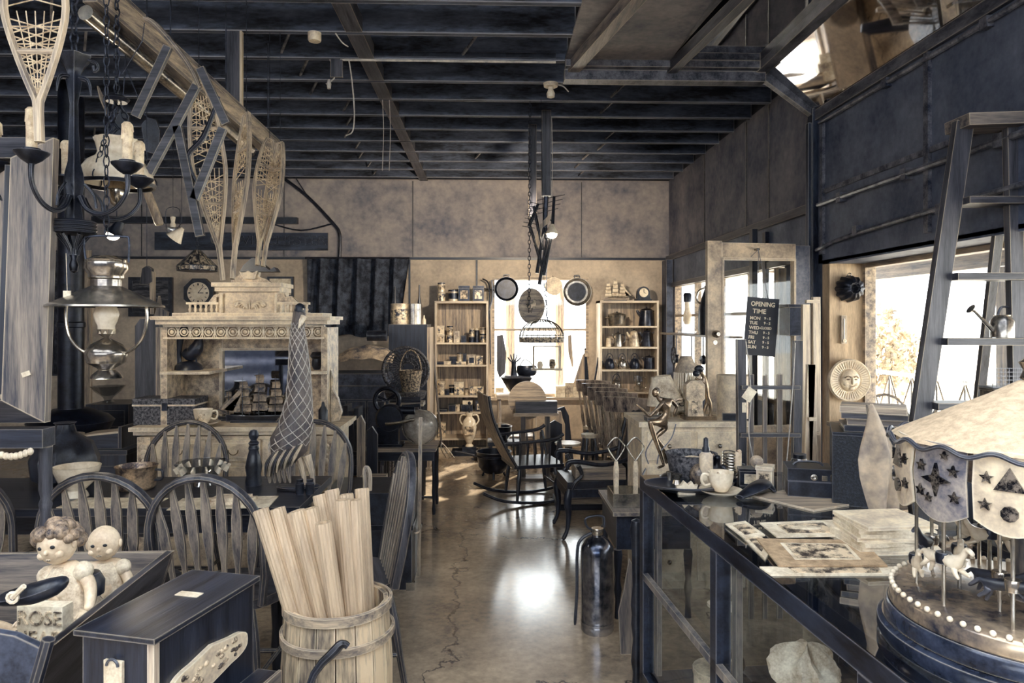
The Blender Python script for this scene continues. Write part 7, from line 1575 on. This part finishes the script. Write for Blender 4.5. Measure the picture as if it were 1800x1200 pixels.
for ring_, n_, off in ((kR*.74, 10, .15), (kR*.45, 6, .5)):
    for k2 in range(n_):
        a = 2*PI*k2/n_+off; ca, sa = math.cos(a), math.sin(a); zh = .112+.04*((k2*3) % 4)/3
        pl = B().tube([(ca*ring_, sa*ring_, .098), (ca*ring_, sa*ring_, .3)], .0035, 8).obj('pole', STEEL, t)
        fx, fy = -sa, ca
        P = [(ca*ring_+fx*y+ca*x*1.0, sa*ring_+fy*y+sa*x, zh+z, r) for x, y, z, r in [(p[0], p[1], p[2], p[3]) for p in HP]]
        skin('horse', P, HE, CER if k2 % 3 else LEATH, pl, 1)
        B().lathe([(.0135, -.008), (.0145, .006), (.0125, .012)], 10, (ca*ring_, sa*ring_, zh+.032)).obj('saddle', IRON if k2 % 3 else BRASS, pl)
# statue: bronze runner figure
q = CT(1168, 826); q = Vector((q.x, min(q.y, 2.78), ZT)); Yn = q.y
t = T('bronze_statue', 'slender bronze nude figure bending on one knee at counter far corner', 'statue', q)
def sp(px, py, r, dy=0): v = W(px, py, Yn+dy)-q; return (v.x, v.y, v.z, r)
V_ = [sp(1163, 742, .017), sp(1172, 726, .016), sp(1170, 708, .02), sp(1158, 700, .01), sp(1155, 692, .009), sp(1151, 690, .015),
      sp(1180, 703, .009, .02), sp(1190, 714, .0075, .03), sp(1184, 730, .006, .03), sp(1197, 703, .005, .03),
      sp(1164, 708, .009, -.02), sp(1152, 722, .0075, -.04), sp(1142, 732, .0065, -.04), sp(1126, 716, .005, -.05), sp(1118, 710, .004, -.05),
      sp(1150, 742, .014, -.03), sp(1142, 741, .011, -.05), sp(1151, 770, .0095, -.03), sp(1160, 795, .007, -.02), sp(1167, 818, .006), sp(1156, 822, .005, -.02),
      sp(1170, 752, .014, .02), sp(1152, 768, .01, .0), sp(1165, 785, .0085, .01), sp(1172, 815, .006, .02)]
skin('figure', V_, [(0, 1), (1, 2), (2, 3), (3, 4), (4, 5), (2, 6), (6, 7), (7, 8), (2, 10), (10, 11), (11, 12), (12, 13), (13, 14), (0, 15), (15, 16), (16, 17), (17, 18), (18, 19), (19, 20), (0, 21), (21, 22), (22, 23), (23, 24)], BRONZE, t, 2).data
# vertex 9 (loose) is the flowing scarf end
B().tube([sp(1183, 712, 0, .03)[:3], sp(1190, 703, 0, .03)[:3], sp(1200, 701, 0, .03)[:3]], [.004, .005, .003], 6).obj('raised_hand', BRONZE, t)
h = sp(1152, 690, 0); B().ball((h[0], h[1], h[2]), (.014, .017, .018), 16, 12).obj('head', BRONZE, t); B().ball((h[0]+.006, h[1]+.004, h[2]+.007), (.014, .016, .014), 12, 8).obj('hair', M('bronze_dark', (24, 26, 36), (110, 98, 88), .4, .5, 30), t)
B().lathe([(.05, 0), (.055, .006), (.04, .015), (0, .018)], 22).obj('base', LEATH, t)
b = B(); b.tube([sp(1188, 745, 0)[:3], sp(1180, 770, 0)[:3], sp(1160, 795, 0)[:3], sp(1155, 815, 0, -.05)[:3]], .0025, 5); b.tube([sp(1148, 770, 0)[:3], sp(1135, 795, 0)[:3], sp(1140, 815, 0)[:3]], .0025, 5); b.obj('cord', LEATH, t)
b = B(); q1 = CT(1135, 828); b.tube([q1+Vector((0, 0, .01)), W(1128, 840, q1.y-.05), W(1133, 860, q1.y-.1), W(1136, 872, q1.y-.1)], [.004, .004, .005, .01], 6); b.one('lamp_flex', LEATH, 'black flex with plug hanging over the counter corner', 'cable')
# basket and clutter at the counter far end
def CY(px, Y, dz=0): return Vector((X(px, Y), Y, ZT+dz))
q = CY(1215, 2.72); t = T('dark_bowl_basket', 'wide dark woven basket behind the cologne bottle on counter', 'basket', q)
B().lathe([(.06, 0), (.08, .03), (.095, .1), (.1, .11), (.09, .11), (.07, .03), (0, .02)], 28).obj('basket_body', WICKD, t); B().tube([(-.09, 0, .1), (-.05, .0, .085), (0, -.01, .095), (.05, 0, .085), (.09, 0, .1)], .008, 6).obj('pale_ribbon', CLOTHL, t)
q = CY(1241, 2.6); t = T('spray_bottle', 'cream pump spray bottle standing on counter before the basket', 'bottle', q)
B().lathe([(.024, 0), (.026, .005), (.025, .1), (.024, .125), (.016, .135)], 20).obj('bottle_body', CREAMP, t); B().lathe([(.014, .135), (.014, .15), (.01, .155), (.009, .185), (0, .19)], 14).obj('pump_cap', LEATH, t)
q = CY(1260, 2.66); t = T('dark_figurine', 'small dark seated figure between spray bottle and basket of rings', 'figurine', q)
skin('figure', [(0, 0, .02, .02), (0, 0, .06, .02), (0, -.005, .095, .014), (0, -.01, .115, .016), (.025, -.01, .07, .008), (.03, -.03, .04, .007), (-.025, -.01, .07, .008), (-.03, -.03, .04, .007)], [(0, 1), (1, 2), (2, 3), (1, 4), (4, 5), (1, 6), (6, 7)], IRON, t, 1)
q = CY(1206, 2.52); q2 = CY(1233, 2.62)
B().prism([(-.03, 0), (.03, 0), (.04, .035), (.028, .03), (.02, .045), (.006, .035), (-.008, .048), (-.02, .032), (-.036, .03)], .02, None, q).one('seashell', CER, 'pale fluted seashell on the counter beside the round dark ball', 'shell', None, q)
t = T('painted_gourd', 'round dark polished ball with pale medallion on the counter', 'ball', q2); B().ball((0, 0, .045), (.045, .04, .045), 24, 16).obj('ball_body', M('gourd', (34, 36, 48), (190, 166, 138), .25, 0, 7, lo=.4, hi=.7), t); B().lathe([(.012, -.043), (.008, -.045), (0, -.045)], 14, (0, 0, .045), mY @ Matrix.Diagonal((1, 1, -1))).obj('medallion', CER, t); B().ball((.024, -.036, .05), .005).obj('peg', IRON, t)
q = CY(1225, 2.50); t = T('black_tray', 'heap of dark trays and leather bag filling counter left end', 'tray', (X(1215, 2.55), 2.58, ZT)); B().lathe([(.1, 0), (.16, .02), (.165, .028), (.15, .024), (0, .008)], 34, sy=.62).obj('tray_body', LEATH, t)
b = B(); b.tube([CY(1300, 2.42, .012), CY(1330, 2.48, .03), CY(1345, 2.55, .03), CY(1362, 2.5, .012)], [.015, .035, .03, .008], 12, flat=.5); b.one('leather_glove', LEATH, 'flat black leather pouch right of teacup on counter', 'pouch')
q = CY(1283, 2.72); t = T('ring_basket', 'small spiral wire basket leaning beside the baby arm on counter', 'basket', q); b = B()
for k2 in range(9): b.tube([(math.cos(a)*.025, math.sin(a)*.03, .02+.011*k2+.004*math.sin(a)) for a in [2*PI*j/14 for j in range(14)]], .003, 5, True)
b.obj('spiral', STEEL, t); B().bb(-.02, .02, -.02, .02, 0, .02).obj('foot', IRON, t)
q = CY(1312, 2.7); t = T('mannequin_limb', 'pale jointed doll arm curved upright on the counter', 'mannequin limb', q); B().tube([(-.03, 0, .115), (-.034, 0, .09), (-.03, 0, .05), (-.005, 0, .03), (.04, 0, .022)], [.012, .016, .014, .014, .011], 10).obj('arm', SKINM, t); B().tube([(-.03, 0, .115), (-.022, 0, .122)], [.01, .006], 6).obj('fist', SKINM, t)
B().bb(-.03, .03, -.02, .02, 0, .02).obj('block', LEATH, t)
q = CY(1330, 2.63); B().ball(q+Vector((0, 0, .092)), .024, 18, 12).one('wooden_ball', wood('tan', 'x'), 'pale wooden ball on top of the small cartons', 'ball', None, q)
tbox(CY(1322, 2.66), .1, .06, .065, TIND, 'dark lettered carton with checker border on counter', None, 'small_carton', 'box', -.2, TINP)
tbox(CY(1345, 2.6), .055, .06, .085, CREAMP, 'cream striped carton right of the dark carton on counter', None, 'small_carton', 'box', -.5, SEPIA)
q = CY(1405, 2.74); t = T('glass_jar', 'clear glass jar with dark lid on counter behind the camera', 'jar', q); B().lathe([(.04, 0), (.043, .01), (.042, .06), (.028, .078), (.025, .085)], 22).obj('jar_body', GLASSJ, t); B().lathe([(.026, .083), (.026, .1), (0, .1)], 18).obj('lid', LEATH, t)
b = B()
for k2 in range(40): b.ball((R.uniform(-.028, .028), R.uniform(-.028, .028), R.uniform(.008, .06)), R.uniform(.004, .008), 6, 4)
o = b.obj('buttons', CER, t); o['kind'] = 'stuff'
for i, (px, Y, s_, m, l) in enumerate(((1300, 2.8, .02, IRON, 'black'), (1190, 2.62, .018, BRASS, 'brass'), (1178, 2.66, .014, STEEL, 'steel'))):
    q = CY(px, Y); B().lathe([(s_, 0), (s_*1.2, .01), (s_*.7, .03), (s_*1.1, .05), (0, .055)], 14, q).one('trinket_pot', m, 'tiny '+l+' pot among the clutter at the counter far end', 'pot', None, q)
# ================================================================ CREAM CHEST BEHIND THE COUNTER
Yv = 4.1; x0, x1 = X(1122, Yv), X(1316, Yv); zv = Z(742, Yv); t = T('cream_chest', 'cream painted chest of drawers with carved corner behind glass counter', 'chest of drawers', ((x0+x1)/2, Yv, 0)); hw = (x1-x0)/2
B().bb(-hw+.02, hw-.02, .0, .42, 0, zv-.03).obj('body', CREAMP, t); B().bb(-hw, hw, -.02, .44, zv-.03, zv).obj('worktop', CREAMP, t)
for z0_, z1_ in ((zv-.22, zv-.06), (zv-.44, zv-.25), (zv-.66, zv-.47), (.05, zv-.7)):
    for a_, c_ in ((-hw+.05, -.02), (.02, hw-.05)): d = B().bb(a_, c_, -.015, 0, z0_, z1_).obj('drawer', CREAMP, t); B().ball(((a_+c_)/2, -.025, (z0_+z1_)/2), .014, 8, 6).obj('knob', BRASS, d)
def VY(px, dy=.15, dz=0): return Vector((X(px, Yv+dy), Yv+dy, zv+dz))
def rel_to(q, Y): return lambda px, py, dy=0: W(px, py, Y+dy)-q
# clock with figure
q = VY(1222, .1); t = T('figural_clock', 'pale upright mantel clock with bronze cherub leaning on its side', 'clock', q); f = rel_to(q, Yv+.1)
B().bb(f(1200, 740).x, f(1254, 740).x, -.06, .06, 0, .022).obj('base', BRONZE, t)
P_ = [f(1206, 736), f(1235, 736), f(1231, 705), f(1236, 700), f(1236, 675), f(1229, 668), f(1212, 668), f(1204, 675), f(1204, 700), f(1208, 705)]
B().prism([(p.x, p.z) for p in P_], .07).obj('case', CARVE, t)
c_ = f(1216, 687); B().lathe([(.048, -.04), (.05, -.046), (.04, -.05), (.034, -.044), (.014, -.046), (.01, -.05), (0, -.05)], 26, c_, rotm(-PI/2, 0, 0) @ Matrix.Diagonal((1, 1, -1))).obj('dial', TINP, t)
B().bb(f(1213, 0).x, f(1223, 0).x, -.04, -.034, f(0, 730).z, f(0, 708).z).obj('carved_strip', SEPIA, t)
P_ = [(1241, 690, .02), (1242, 672, .018), (1236, 660, .012), (1232, 652, .015), (1228, 668, .009), (1222, 664, .008), (1244, 705, .014), (1238, 722, .01), (1236, 734, .009), (1248, 706, .013), (1250, 722, .01), (1247, 735, .009)]
skin('cherub', [(*f(a, c, .0), r) for a, c, r in P_], [(0, 1), (1, 2), (2, 3), (1, 4), (4, 5), (0, 6), (6, 7), (7, 8), (0, 9), (9, 10), (10, 11)], BRONZE, t, 2)
B().ball(f(1229, 648), (.03, .02, .022)).ball(f(1224, 656), (.022, .02, .02)).obj('winged_hat', LEATH, t)
# lamp shades
def lampshade(label, px, pyt, pyb, wt, wb, dy, tilt=0, fringe=False, basepy=742, m=None):
    q = VY(px, dy); t = T('table_lamp', label, 'lamp', q); f = rel_to(q, Yv+dy); a, c = f(px, pyt).z, f(px, pyb).z; m = m or CLOTHL
    kk = (Yv+dy)/F; B().lathe([(wb*kk, c), (wt*kk, a), (wt*kk*.95, a), (wb*kk*.96, c)], 30, (0, 0, 0), rotm(0, tilt, 0), ring=True).obj('lamp_shade', m, t)
    B().tube([(0, 0, .02), (0, 0, c*.5), (0, 0, c)], [.012, .02, .01], 8).obj('stem', BRASS, t); B().lathe([(.06, 0), (.05, .02), (0, .03)], 18).obj('base', BRASS, t)
    if fringe:
        for k2 in range(30): an = 2*PI*k2/30; B().tube([(math.cos(an)*wb*kk, math.sin(an)*wb*kk, c), (math.cos(an)*wb*kk, math.sin(an)*wb*kk, c-.1)], .0035, 5).obj('fringe_strand', CREAMP, t)
    return t
lampshade('table lamp with wide plain tilted parchment shade on cream chest', 1172, 660, 708, 17, 32, .26, -.15)
lampshade('bell-shaped fringed table lamp on cream chest behind the clock', 1206, 626, 654, 10, 21, .3, 0, True, m=CLOTHM)
q = VY(1292, .2); can(q, .11, .26, CREAMP, 'round cream wooden tub on the cream chest', None, False, 'wooden_tub', 'tub', None)
t = T('enamel_sign', 'small cream lettered box on cream chest behind the clock', 'sign', VY(1195, .34)); B().bb(-.1, .14, -.015, .015, 0, .17).obj('board', PAPER, t); text('WE\nNATIONAL', .05, (-.0, -.017, .09), INK, t, ex=.001)
B().beam(VY(1270, .05, .02), VY(1310, .02, .02), .04, .04).one('dark_tool', LEATH, 'long dark tool lying on the cream chest right end', 'tool')
tbox(VY(1150, .02), .1, .1, .03, wood('dark', 'x'), 'flat dark box at the left end of cream chest', None, 'flat_box', 'box')
# ================================================================ OLD DOOR AND OPENING TIMES SIGN
Yo0, Yo1 = 4.62, 4.7; D0 = Vector((X(1242, Yo0), Yo0, 0)); D1 = Vector((X(1421, 4.72), 4.72, 0)); dv = D1-D0; Wd_ = dv.length; an = math.atan2(dv.y, dv.x)
t = T('old_glazed_door', 'old cream glazed door standing open by steel post, shop hours sign on it', 'door', D0, an); zd = Z(422, Yo0)
pl, pr_, zb0, zb1 = .1, Wd_-.105, .86, Z(452, Yo0)
CD = M('door_paint', (120, 108, 102), (222, 198, 166), .5, 0, 7, edge=(250, 236, 210), lo=.3, hi=.7)
B().bb(0, pl, -.018, .018, 0, zd).obj('stile', CD, t); B().bb(pr_, Wd_, -.018, .018, 0, zd-.02).obj('stile', M('door_paint_grey', (60, 70, 92), (130, 130, 138), .5, 0, 6, edge=(200, 190, 176)), t); B().bb(pl, pr_, -.018, .018, zb1, zd-.01).obj('top_rail', CD, t); B().bb(pl, pr_, -.018, .018, .6, zb0).bb(pl, pr_, -.018, .018, 0, .2).bb(pl, pr_, -.008, .008, .2, .6).obj('lower_panel', CD, t)
B().bb(pl, pr_, -.003, .003, zb0, zb1).obj('glass_pane', GLASS, t)
b = B(); b.bb(pl, pl+.012, -.024, .024, zb0, zb1).bb(pr_-.012, pr_, -.024, .024, zb0, zb1).bb(pl, pr_, -.024, .024, zb1-.012, zb1).obj('glazing_bead', CD, t)
k3 = Z(587, Yo0); B().lathe([(.022, -.02), (.024, -.05), (.012, -.07), (0, -.07)], 16, (.05, 0, k3), mY @ Matrix.Diagonal((1, 1, -1))).obj('door_knob', BRASS, t); B().lathe([(.015, -.018), (.015, -.024), (0, -.024)], 14, (.05, 0, k3-.055), mY @ Matrix.Diagonal((1, 1, -1))).obj('keyhole_plate', STEEL, t)
q = W(1334, 625, 4.55); t = T('opening_times_sign', 'black hand-lettered opening times board hanging on door by a string', 'sign', q); a_ = .085
k = 4.55/F; ww, hh = 57*k/2, 103*k; tl = math.radians(4.5)
m_ = rotm(0, tl, 0)
B().add([m_ @ Vector(v) for v in ((-ww, -.005, 0), (ww, -.005, 0), (ww, .005, 0), (-ww, .005, 0), (-ww, -.005, hh), (ww, -.005, hh), (ww, .005, hh), (-ww, .005, hh))], [(3, 2, 1, 0), (4, 5, 6, 7), (0, 1, 5, 4), (1, 2, 6, 5), (2, 3, 7, 6), (3, 0, 4, 7)]).obj('board', M('sign_black', (8, 13, 26), (20, 28, 46), .5, 0, 6, bump=.1), t)
def st(body, x, z, s, al='LEFT', sx=1.0):
    v = m_ @ Vector((x, -.008, z)); o = text(body, s, v, CREAMP, t, al and PI/2 or 0, 0, .0008, al, 'lettering', sx, .0006*s/.03); o.rotation_euler = (PI/2, tl, 0)
L0 = -ww*.78
st('OPENING', L0, hh*.885, .041, 'LEFT', .88); st('TIME', L0+.015, hh*.76, .041, 'LEFT', 1)
for i, (d, tm) in enumerate((('MON', '9 - 5'), ('TUE', '9 - 5'), ('WED', None), ('THU', '9 - 5'), ('FRI', '9 - 5'), ('SAT', '9 - 5'), ('SUN', '9 - 5'))):
    z = hh*(.64-.083*i); st(d, L0, z, .029)
    if tm: st(tm, ww*.12, z+.003, .023, 'LEFT', 1.0)
    else: st('-CLOSED', -ww*.12, z+.002, .024, 'LEFT', .8)
kn = W(1333, 438, 4.6)-q; b = B(); b.tube([kn, m_ @ Vector((-.03, 0, hh))], .002, 4); b.tube([kn, m_ @ Vector((.03, 0, hh))], .002, 4); b.tube([kn, kn+Vector((-.05, .0, -.05))], .002, 4); b.obj('string', LEATH, t)
B().bb(kn.x-.01, kn.x+.01, kn.y, 4.66-q.y, kn.z-.005, kn.z+.008).obj('nail', STEEL, t)
# ladders / sleds in front of the door
def slatted(name, label, Y, L0_, L1_, R0_, R1_, rungs, slats, m='dark'):
    c = W((L1_[0]+R1_[0])/2, 600, Y); t = T(name, label, 'ladder', (c.x, Y, 0))
    def r_(p): v = W(p[0], p[1], Y); return Vector((v.x-c.x, 0, max(0, v.z)))
    for a, b_ in ((L0_, L1_), (R0_, R1_)):
        B().beam(r_(a), r_(b_), .045, .03, (0, 1, 0)).obj('side_rail', wood(m, 'z'), t)
    for py, x0, x1 in rungs: B().beam(r_((x0, py))+Vector((0, -.02, 0)), r_((x1, py))+Vector((0, -.02, 0)), .02, .03, (0, 1, 0)).obj('rung', wood(m, 'x'), t)
    for px, y0, w_ in slats: a = r_((px, y0)); B().beam(a+Vector((0, .02, 0)), Vector((a.x, .02, .02)), w_, .012, (0, 1, 0)).obj('slat', wood('mid', 'z'), t)
    return t
t = slatted('wooden_sledge', 'tall slatted wooden sledge standing upright before the old door', 3.6, (1302, 596), (1305, 1000), (1402, 598), (1398, 1000), ((680, 1300, 1402), (763, 1298, 1402), (850, 1298, 1402)), ((1323, 658, .025), (1347, 660, .022), (1373, 658, .028)))
b = B(); c_ = t.location.x
for L_ in ([(1311, 600), (1320, 690), (1316, 760), (1326, 815)], [(1398, 602), (1392, 700), (1384, 800), (1380, 830)]): b.tube([W(p[0], p[1], 3.52)-Vector((c_, 3.6, 0)) for p in L_], .003, 5)
b.obj('pull_rope', WIRE, t); v = W(1317, 693, 3.5)-Vector((c_, 3.6, 0)); B().box(v, (.05, .002, .065), (0, .6, 0)).obj('price_tag', PAPER, t); v = W(1308, 716, 3.5)-Vector((c_, 3.6, 0)); B().box(v, (.02, .002, .05)).obj('price_tag', PAPER, t)
t = slatted('slatted_shutter', 'pale narrow slatted shutter leaning right of sledge against the pier', 4.35, (1416, 535), (1418, 1000), (1434, 522), (1436, 1000), ((530, 1414, 1436), (760, 1414, 1436)), ((1425, 540, .03),), 'pale')
t = slatted('folding_easel', 'pale thin folded easel legs leaning between shutter and post', 4.2, (1425, 640), (1412, 1100), (1425, 640), (1432, 1100), ((735, 1418, 1430),), (), 'pale')
q = W(1400, 586, 4.5); a_, c_ = W(1388, 540, 4.45), W(1412, 590, 4.45); t = T('blue_wall_box', 'blue painted metal box fixed beside the old door', 'box', (a_.x, 4.45, c_.z)); B().bb(0, c_.x-a_.x, 0, .16, 0, a_.z-c_.z).obj('body', BLUEP, t); B().bb(-.01, c_.x-a_.x+.01, -.01, .17, a_.z-c_.z, a_.z-c_.z+.02).obj('lid', BLUEP, t)
# behind-door timber
B().bb(X(1366, 5.3), X(1386, 5.3), 5.28, 5.36, 0, Z(470, 5.3)).one('pale_timber', wood('tan', 'z'), 'broad pale timber upright seen through the old door glass', 'timber')
B().bb(X(1322, 5.5), X(1332, 5.5), 5.5, 5.56, 0, Z(400, 5.5)).one('dark_timber', wood('navy', 'z'), 'thin dark timber upright rising behind the old door', 'timber')
B().bb(X(1345, 5.6), X(1352, 5.6), 5.6, 5.66, 0, Z(405, 5.6)).one('dark_timber', IRON, 'thin black upright behind door, right of the dark timber', 'timber')
# window shelf with lantern and jug
Yz = 7.2; xz = XR-.13; zs2 = 1.42
S_ = B().bb(XR-.2, XR-.0, 6.2, 8.4, zs2-.02, zs2).one('window_shelf', wood('mid', 'y'), 'long plank shelf across the far right window', 'shelf')
q = Vector((XR-.1, 7.6, zs2)); t = T('oil_lantern', 'glass chimney oil lantern on the far right window shelf', 'lantern', q); B().lathe([(.09, 0), (.1, .03), (.05, .08), (.03, .1)], 20).obj('oil_font', GLASSJ, t); B().lathe([(.03, .1), (.05, .14), (.045, .2), (.03, .26), (.03, .34)], 18).obj('chimney', CER, t); B().lathe([(.04, .34), (.045, .42), (.03, .44), (0, .44)], 16).obj('cap', IRON, t)
q = Vector((XR-.1, 6.9, zs2)); t = T('dark_flagon', 'tall dark flagon with looped handle on the far right window shelf', 'flagon', q); B().lathe([(.08, 0), (.09, .05), (.085, .25), (.05, .38), (.025, .45), (.03, .48), (0, .48)], 22).obj('flagon_body', LEATH, t); B().tube([(-.03, 0, .46), (-.09, 0, .42), (-.1, 0, .34), (-.06, 0, .3)], .01, 8).obj('handle', STEEL, t)
for y, h, l in ((7.9, .3, 'iron ladle hanging under the window shelf, farthest'), (7.3, .36, 'iron ladle hanging under window shelf, second'), (6.9, .26, 'round-ended iron skimmer hanging under window shelf'), (6.5, .42, 'long thin iron spoon hanging under window shelf, nearest')):
    q = Vector((XR-.14, y, zs2-.02-h)); t = T('iron_ladle', l, 'ladle', q, 0, 'iron ladles under the window shelf'); B().tube([(0, 0, h), (0, 0, .04)], .007, 6).obj('handle', IRON, t); B().lathe([(0, -.035), (.04, -.02), (.05, .01), (.045, .01), (0, -.02)], 16, (0, 0, .035), rotm(0, PI/2, 0)).obj('bowl', IRON, t)
q = Vector((XR-.052, 8.35, 1.15)); t = T('pulley_wheel', 'small spoked pulley wheel hung at back end of right wall', 'wheel', q); mX = rotm(0, PI/2, 0)
B().tube([(0, math.cos(a)*.1, math.sin(a)*.1) for a in [2*PI*j/24 for j in range(24)]], .012, 6, True).obj('rim', IRON, t); b = B()
for k2 in range(5): a = k2*1.257; b.tube([(0, 0, 0), (0, math.cos(a)*.1, math.sin(a)*.1)], .007, 5)
b.obj('spokes', IRON, t); B().bb(0, .06, -.01, .01, -.01, .01).obj('axle', IRON, t)
# ================================================================ ON THE PIER
Yp = 4.6
q = W(1492, 668, Yp-.05); t = T('sun_face_plate', 'round cream terracotta plate with moulded sun face on the pier', 'wall plate', q)
B().lathe([(0, .03), (.11, .03), (.135, .015), (.14, -.01), (.132, -.022), (.12, -.015), (.075, -.004), (.07, -.008), (0, -.01)], 48, (0, 0, 0), mY @ Matrix.Diagonal((1, 1, 1)) @ Matrix.Diagonal((1, 1, -1)), flute=None).obj('plate_body', CREAMP, t)
for k2 in range(44): a = 2*PI*k2/44; B().beam((math.cos(a)*.078, -.012, math.sin(a)*.078), (math.cos(a)*.122, -.018, math.sin(a)*.122), .004, .006).obj('ray', CREAMP, t)
fb = B(); fb.ball((0, -.01, 0), (.066, .035, .072), 24, 16); fb.ball((0, -.048, -.002), (.009, .014, .024), 12, 8); fb.ball((.03, -.03, -.022), (.02, .014, .016), 12, 8); fb.ball((-.03, -.03, -.022), (.02, .014, .016), 12, 8); fb.ball((0, -.036, -.05), (.02, .012, .012), 12, 8); fb.obj('face', CREAMP, t)
f2_ = B(); 
for s_ in (-1, 1): f2_.tube([(s_*.045, -.036, .016), (s_*.028, -.047, .03), (s_*.01, -.05, .022)], .004, 6); f2_.ball((s_*.026, -.043, .008), (.011, .005, .004), 10, 6)
f2_.tube([(-.018, -.046, -.032), (0, -.05, -.037), (.018, -.046, -.032)], .003, 6); f2_.obj('brows_and_mouth', M('terracotta_dark', (84, 74, 70), (150, 128, 106), .7, 0, 10), t)
q = W(1496, 507, Yp-.05); t = T('cake_mould', 'dark fluted ring cake mould hung on the pier', 'cake mould', q)
B().lathe([(.02, .0), (.022, -.05), (.035, -.06), (.06, -.05), (.078, -.02), (.085, .04), (.075, .04)], 54, (0, 0, 0), mY @ Matrix.Diagonal((1, 1, -1)) @ Matrix.Diagonal((1, 1, 1)), flute=lambda a, z: 1+.07*math.cos(a*12), ring=False).obj('mould_body', IRON, t); B().tube(arcpts((0, .02, .09), .012, 0, 2*PI, 10)[:-1], .003, 5, True).obj('hanging_ring', STEEL, t)
q = W(1483, 604, Yp-.02); t = T('thermometer', 'narrow wooden thermometer with round bulb on the pier', 'thermometer', q); hT = 50*Yp/F; B().bb(-.018, .018, -.008, .012, 0, hT).obj('back_plate', wood('tan', 'z'), t); B().tube([(0, -.01, .03), (0, -.01, hT-.02)], .003, 6).obj('glass_tube', STEEL, t); B().lathe([(.01, -.008), (.012, -.014), (.005, -.016), (0, -.012)], 14, (0, 0, .02), mY @ Matrix.Diagonal((1, 1, -1))).obj('bulb_boss', CER, t)
# ================================================================ STEP LADDER IN THE WINDOW
Yl_ = 2.95
def L3(px, py, dy=0): return W(px, py, Yl_+dy)
c = G(1640, 1150); c = Vector((X(1660, Yl_), Yl_, 0)); t = T('step_ladder', 'tall weathered wooden step ladder standing before the right window', 'step ladder', c)
def LR(px, py, dy=0): return L3(px, py, dy)-c
fl = LR(1548, 1190); fl.z = 0; fr = LR(1760, 1190); fr.z = 0
wl = wood('dark', 'z')
for a, b_, w_ in ((LR(1693, 215), fl, .075), (LR(1782, 212), LR(1782, 212)*1, .06)):
    if w_ == .075: B().beam(a, b_, w_, .035, (0, 1, 0)).obj('front_rail', wl, t)
B().beam(LR(1778, 215), Vector((LR(1800, 215).x-.0, 0, 0)), .06, .035, (0, 1, 0)).obj('front_rail', wl, t)
B().beam(LR(1682, 218), LR(1806, 214), .05, .16, (0, 1, 0)).obj('top_step', wood('mid', 'x'), t)
for py, x0 in ((355, 1688), (487, 1668), (600, 1650), (712, 1634)): B().beam(LR(x0, py), LR(1795, py), .03, .12, (0, 1, 0)).obj('step', wood('dark', 'x'), t)
for px, px2 in ((1700, 1668), (1775, 1790)): a = LR(px, 225, .06); b_ = LR(px2, 1000, .06); B().beam(a, Vector((b_.x, .5, 0)), .04, .025, (0, 1, 0)).obj('rear_leg', wl, t)
# watering can on a step
q = L3(1762, 600)+Vector((0, -.0, .017)); t = T('watering_can', 'small galvanised watering can on the step ladder tread', 'watering can', q)
B().lathe([(.045, 0), (.045, .07), (.03, .09), (.032, .095)], 20).obj('can_body', STEEL, t); B().tube([(-.04, 0, .03), (-.1, 0, .09), (-.125, 0, .115)], [.01, .006, .006], 8).obj('spout', STEEL, t); B().lathe([(.007, 0), (.022, .015), (0, .016)], 14, (-.125, 0, .113), rotm(0, -.95, 0)).obj('rose', STEEL, t); B().tube([(.045, 0, .02), (.08, 0, .04), (.06, 0, .11), (0, 0, .13), (-.02, 0, .095)], .005, 6).obj('handle', IRON, t)
# back work table behind the counter with crate, cage, plates
t = T('back_table', 'plain work table between carousel and window holding crates', 'table', (1.98, 2.35, 0)); B().bb(-.22, .22, -.5, .28, 1.1, 1.13).obj('tabletop', wood('dark', 'y'), t)
for x in (-.2, .2):
    for y in (-.48, .26): B().bb(x-.02, x+.02, y-.02, y+.02, 0, 1.1).obj('leg', wood('navy', 'z'), t)
def BT(px, Y, z=1.13): return Vector((X(px, Y), Y, z))
tbox(BT(1772, 2.45), .16, .14, .13, TIND, 'dark framed crate of figures on the work table', None, 'dark_crate', 'crate', 0, SEPIA)
tbox(BT(1756, 2.5, 1.26), .07, .1, .05, STEEL, 'small metal tin on top of the dark crate', None, 'metal_tin', 'tin')
q = BT(1760, 2.54, 1.311); t = T('wire_cage', 'small wire grid cage stacked above the dark crate', 'cage', q); b = B(); 
for k2 in range(9): x = -.06+k2*.015; b.bb(x-.001, x+.001, -.04, -.038, 0, .07)
for k2 in range(6): z = k2*.014; b.bb(-.06, .06, -.041, -.039, z, z+.002)
b.bb(-.062, .062, -.04, .04, 0, .003); b.obj('wire_grid', IRON, t)
q = BT(1800, 2.4, 1.13); B().prism([(-.02, 0), (.06, 0), (.08, .16), (.03, .18), (-.04, .15)], .05, None, q).one('paper_bag', CLOTHL, 'pale paper bag standing right of the dark crate', 'bag', None, q)
q = Vector((1.86, 2.5, 1.13)); t = T('metal_tray', 'shallow metal tray with curved rail lying on the work table', 'tray', q); B().bb(-.06, .12, -.06, .08, 0, .012).obj('tray_body', STEEL, t); B().tube([(-.04, -.05, .01), (-.04, -.05, .05), (-.01, -.05, .06), (.0, -.05, .01)], .006, 6).obj('handle', STEEL, t)
q = L3(1690, 430, .35); t = T('glass_float', 'small round glass lamp hanging in the window behind the step ladder', 'lamp', (X(1706, 3.3), JY(3.3), Z(490, 3.3))); B().lathe([(0, -.05), (.05, -.02), (.06, .02), (.02, .04), (0, .04)], 20).obj('glass_bowl', GLASSJ, t); B().tube([(0, 0, .03), (0, 0, ZC+.01-t.location.z)], .002, 5).obj('cord', CHAIN, t)
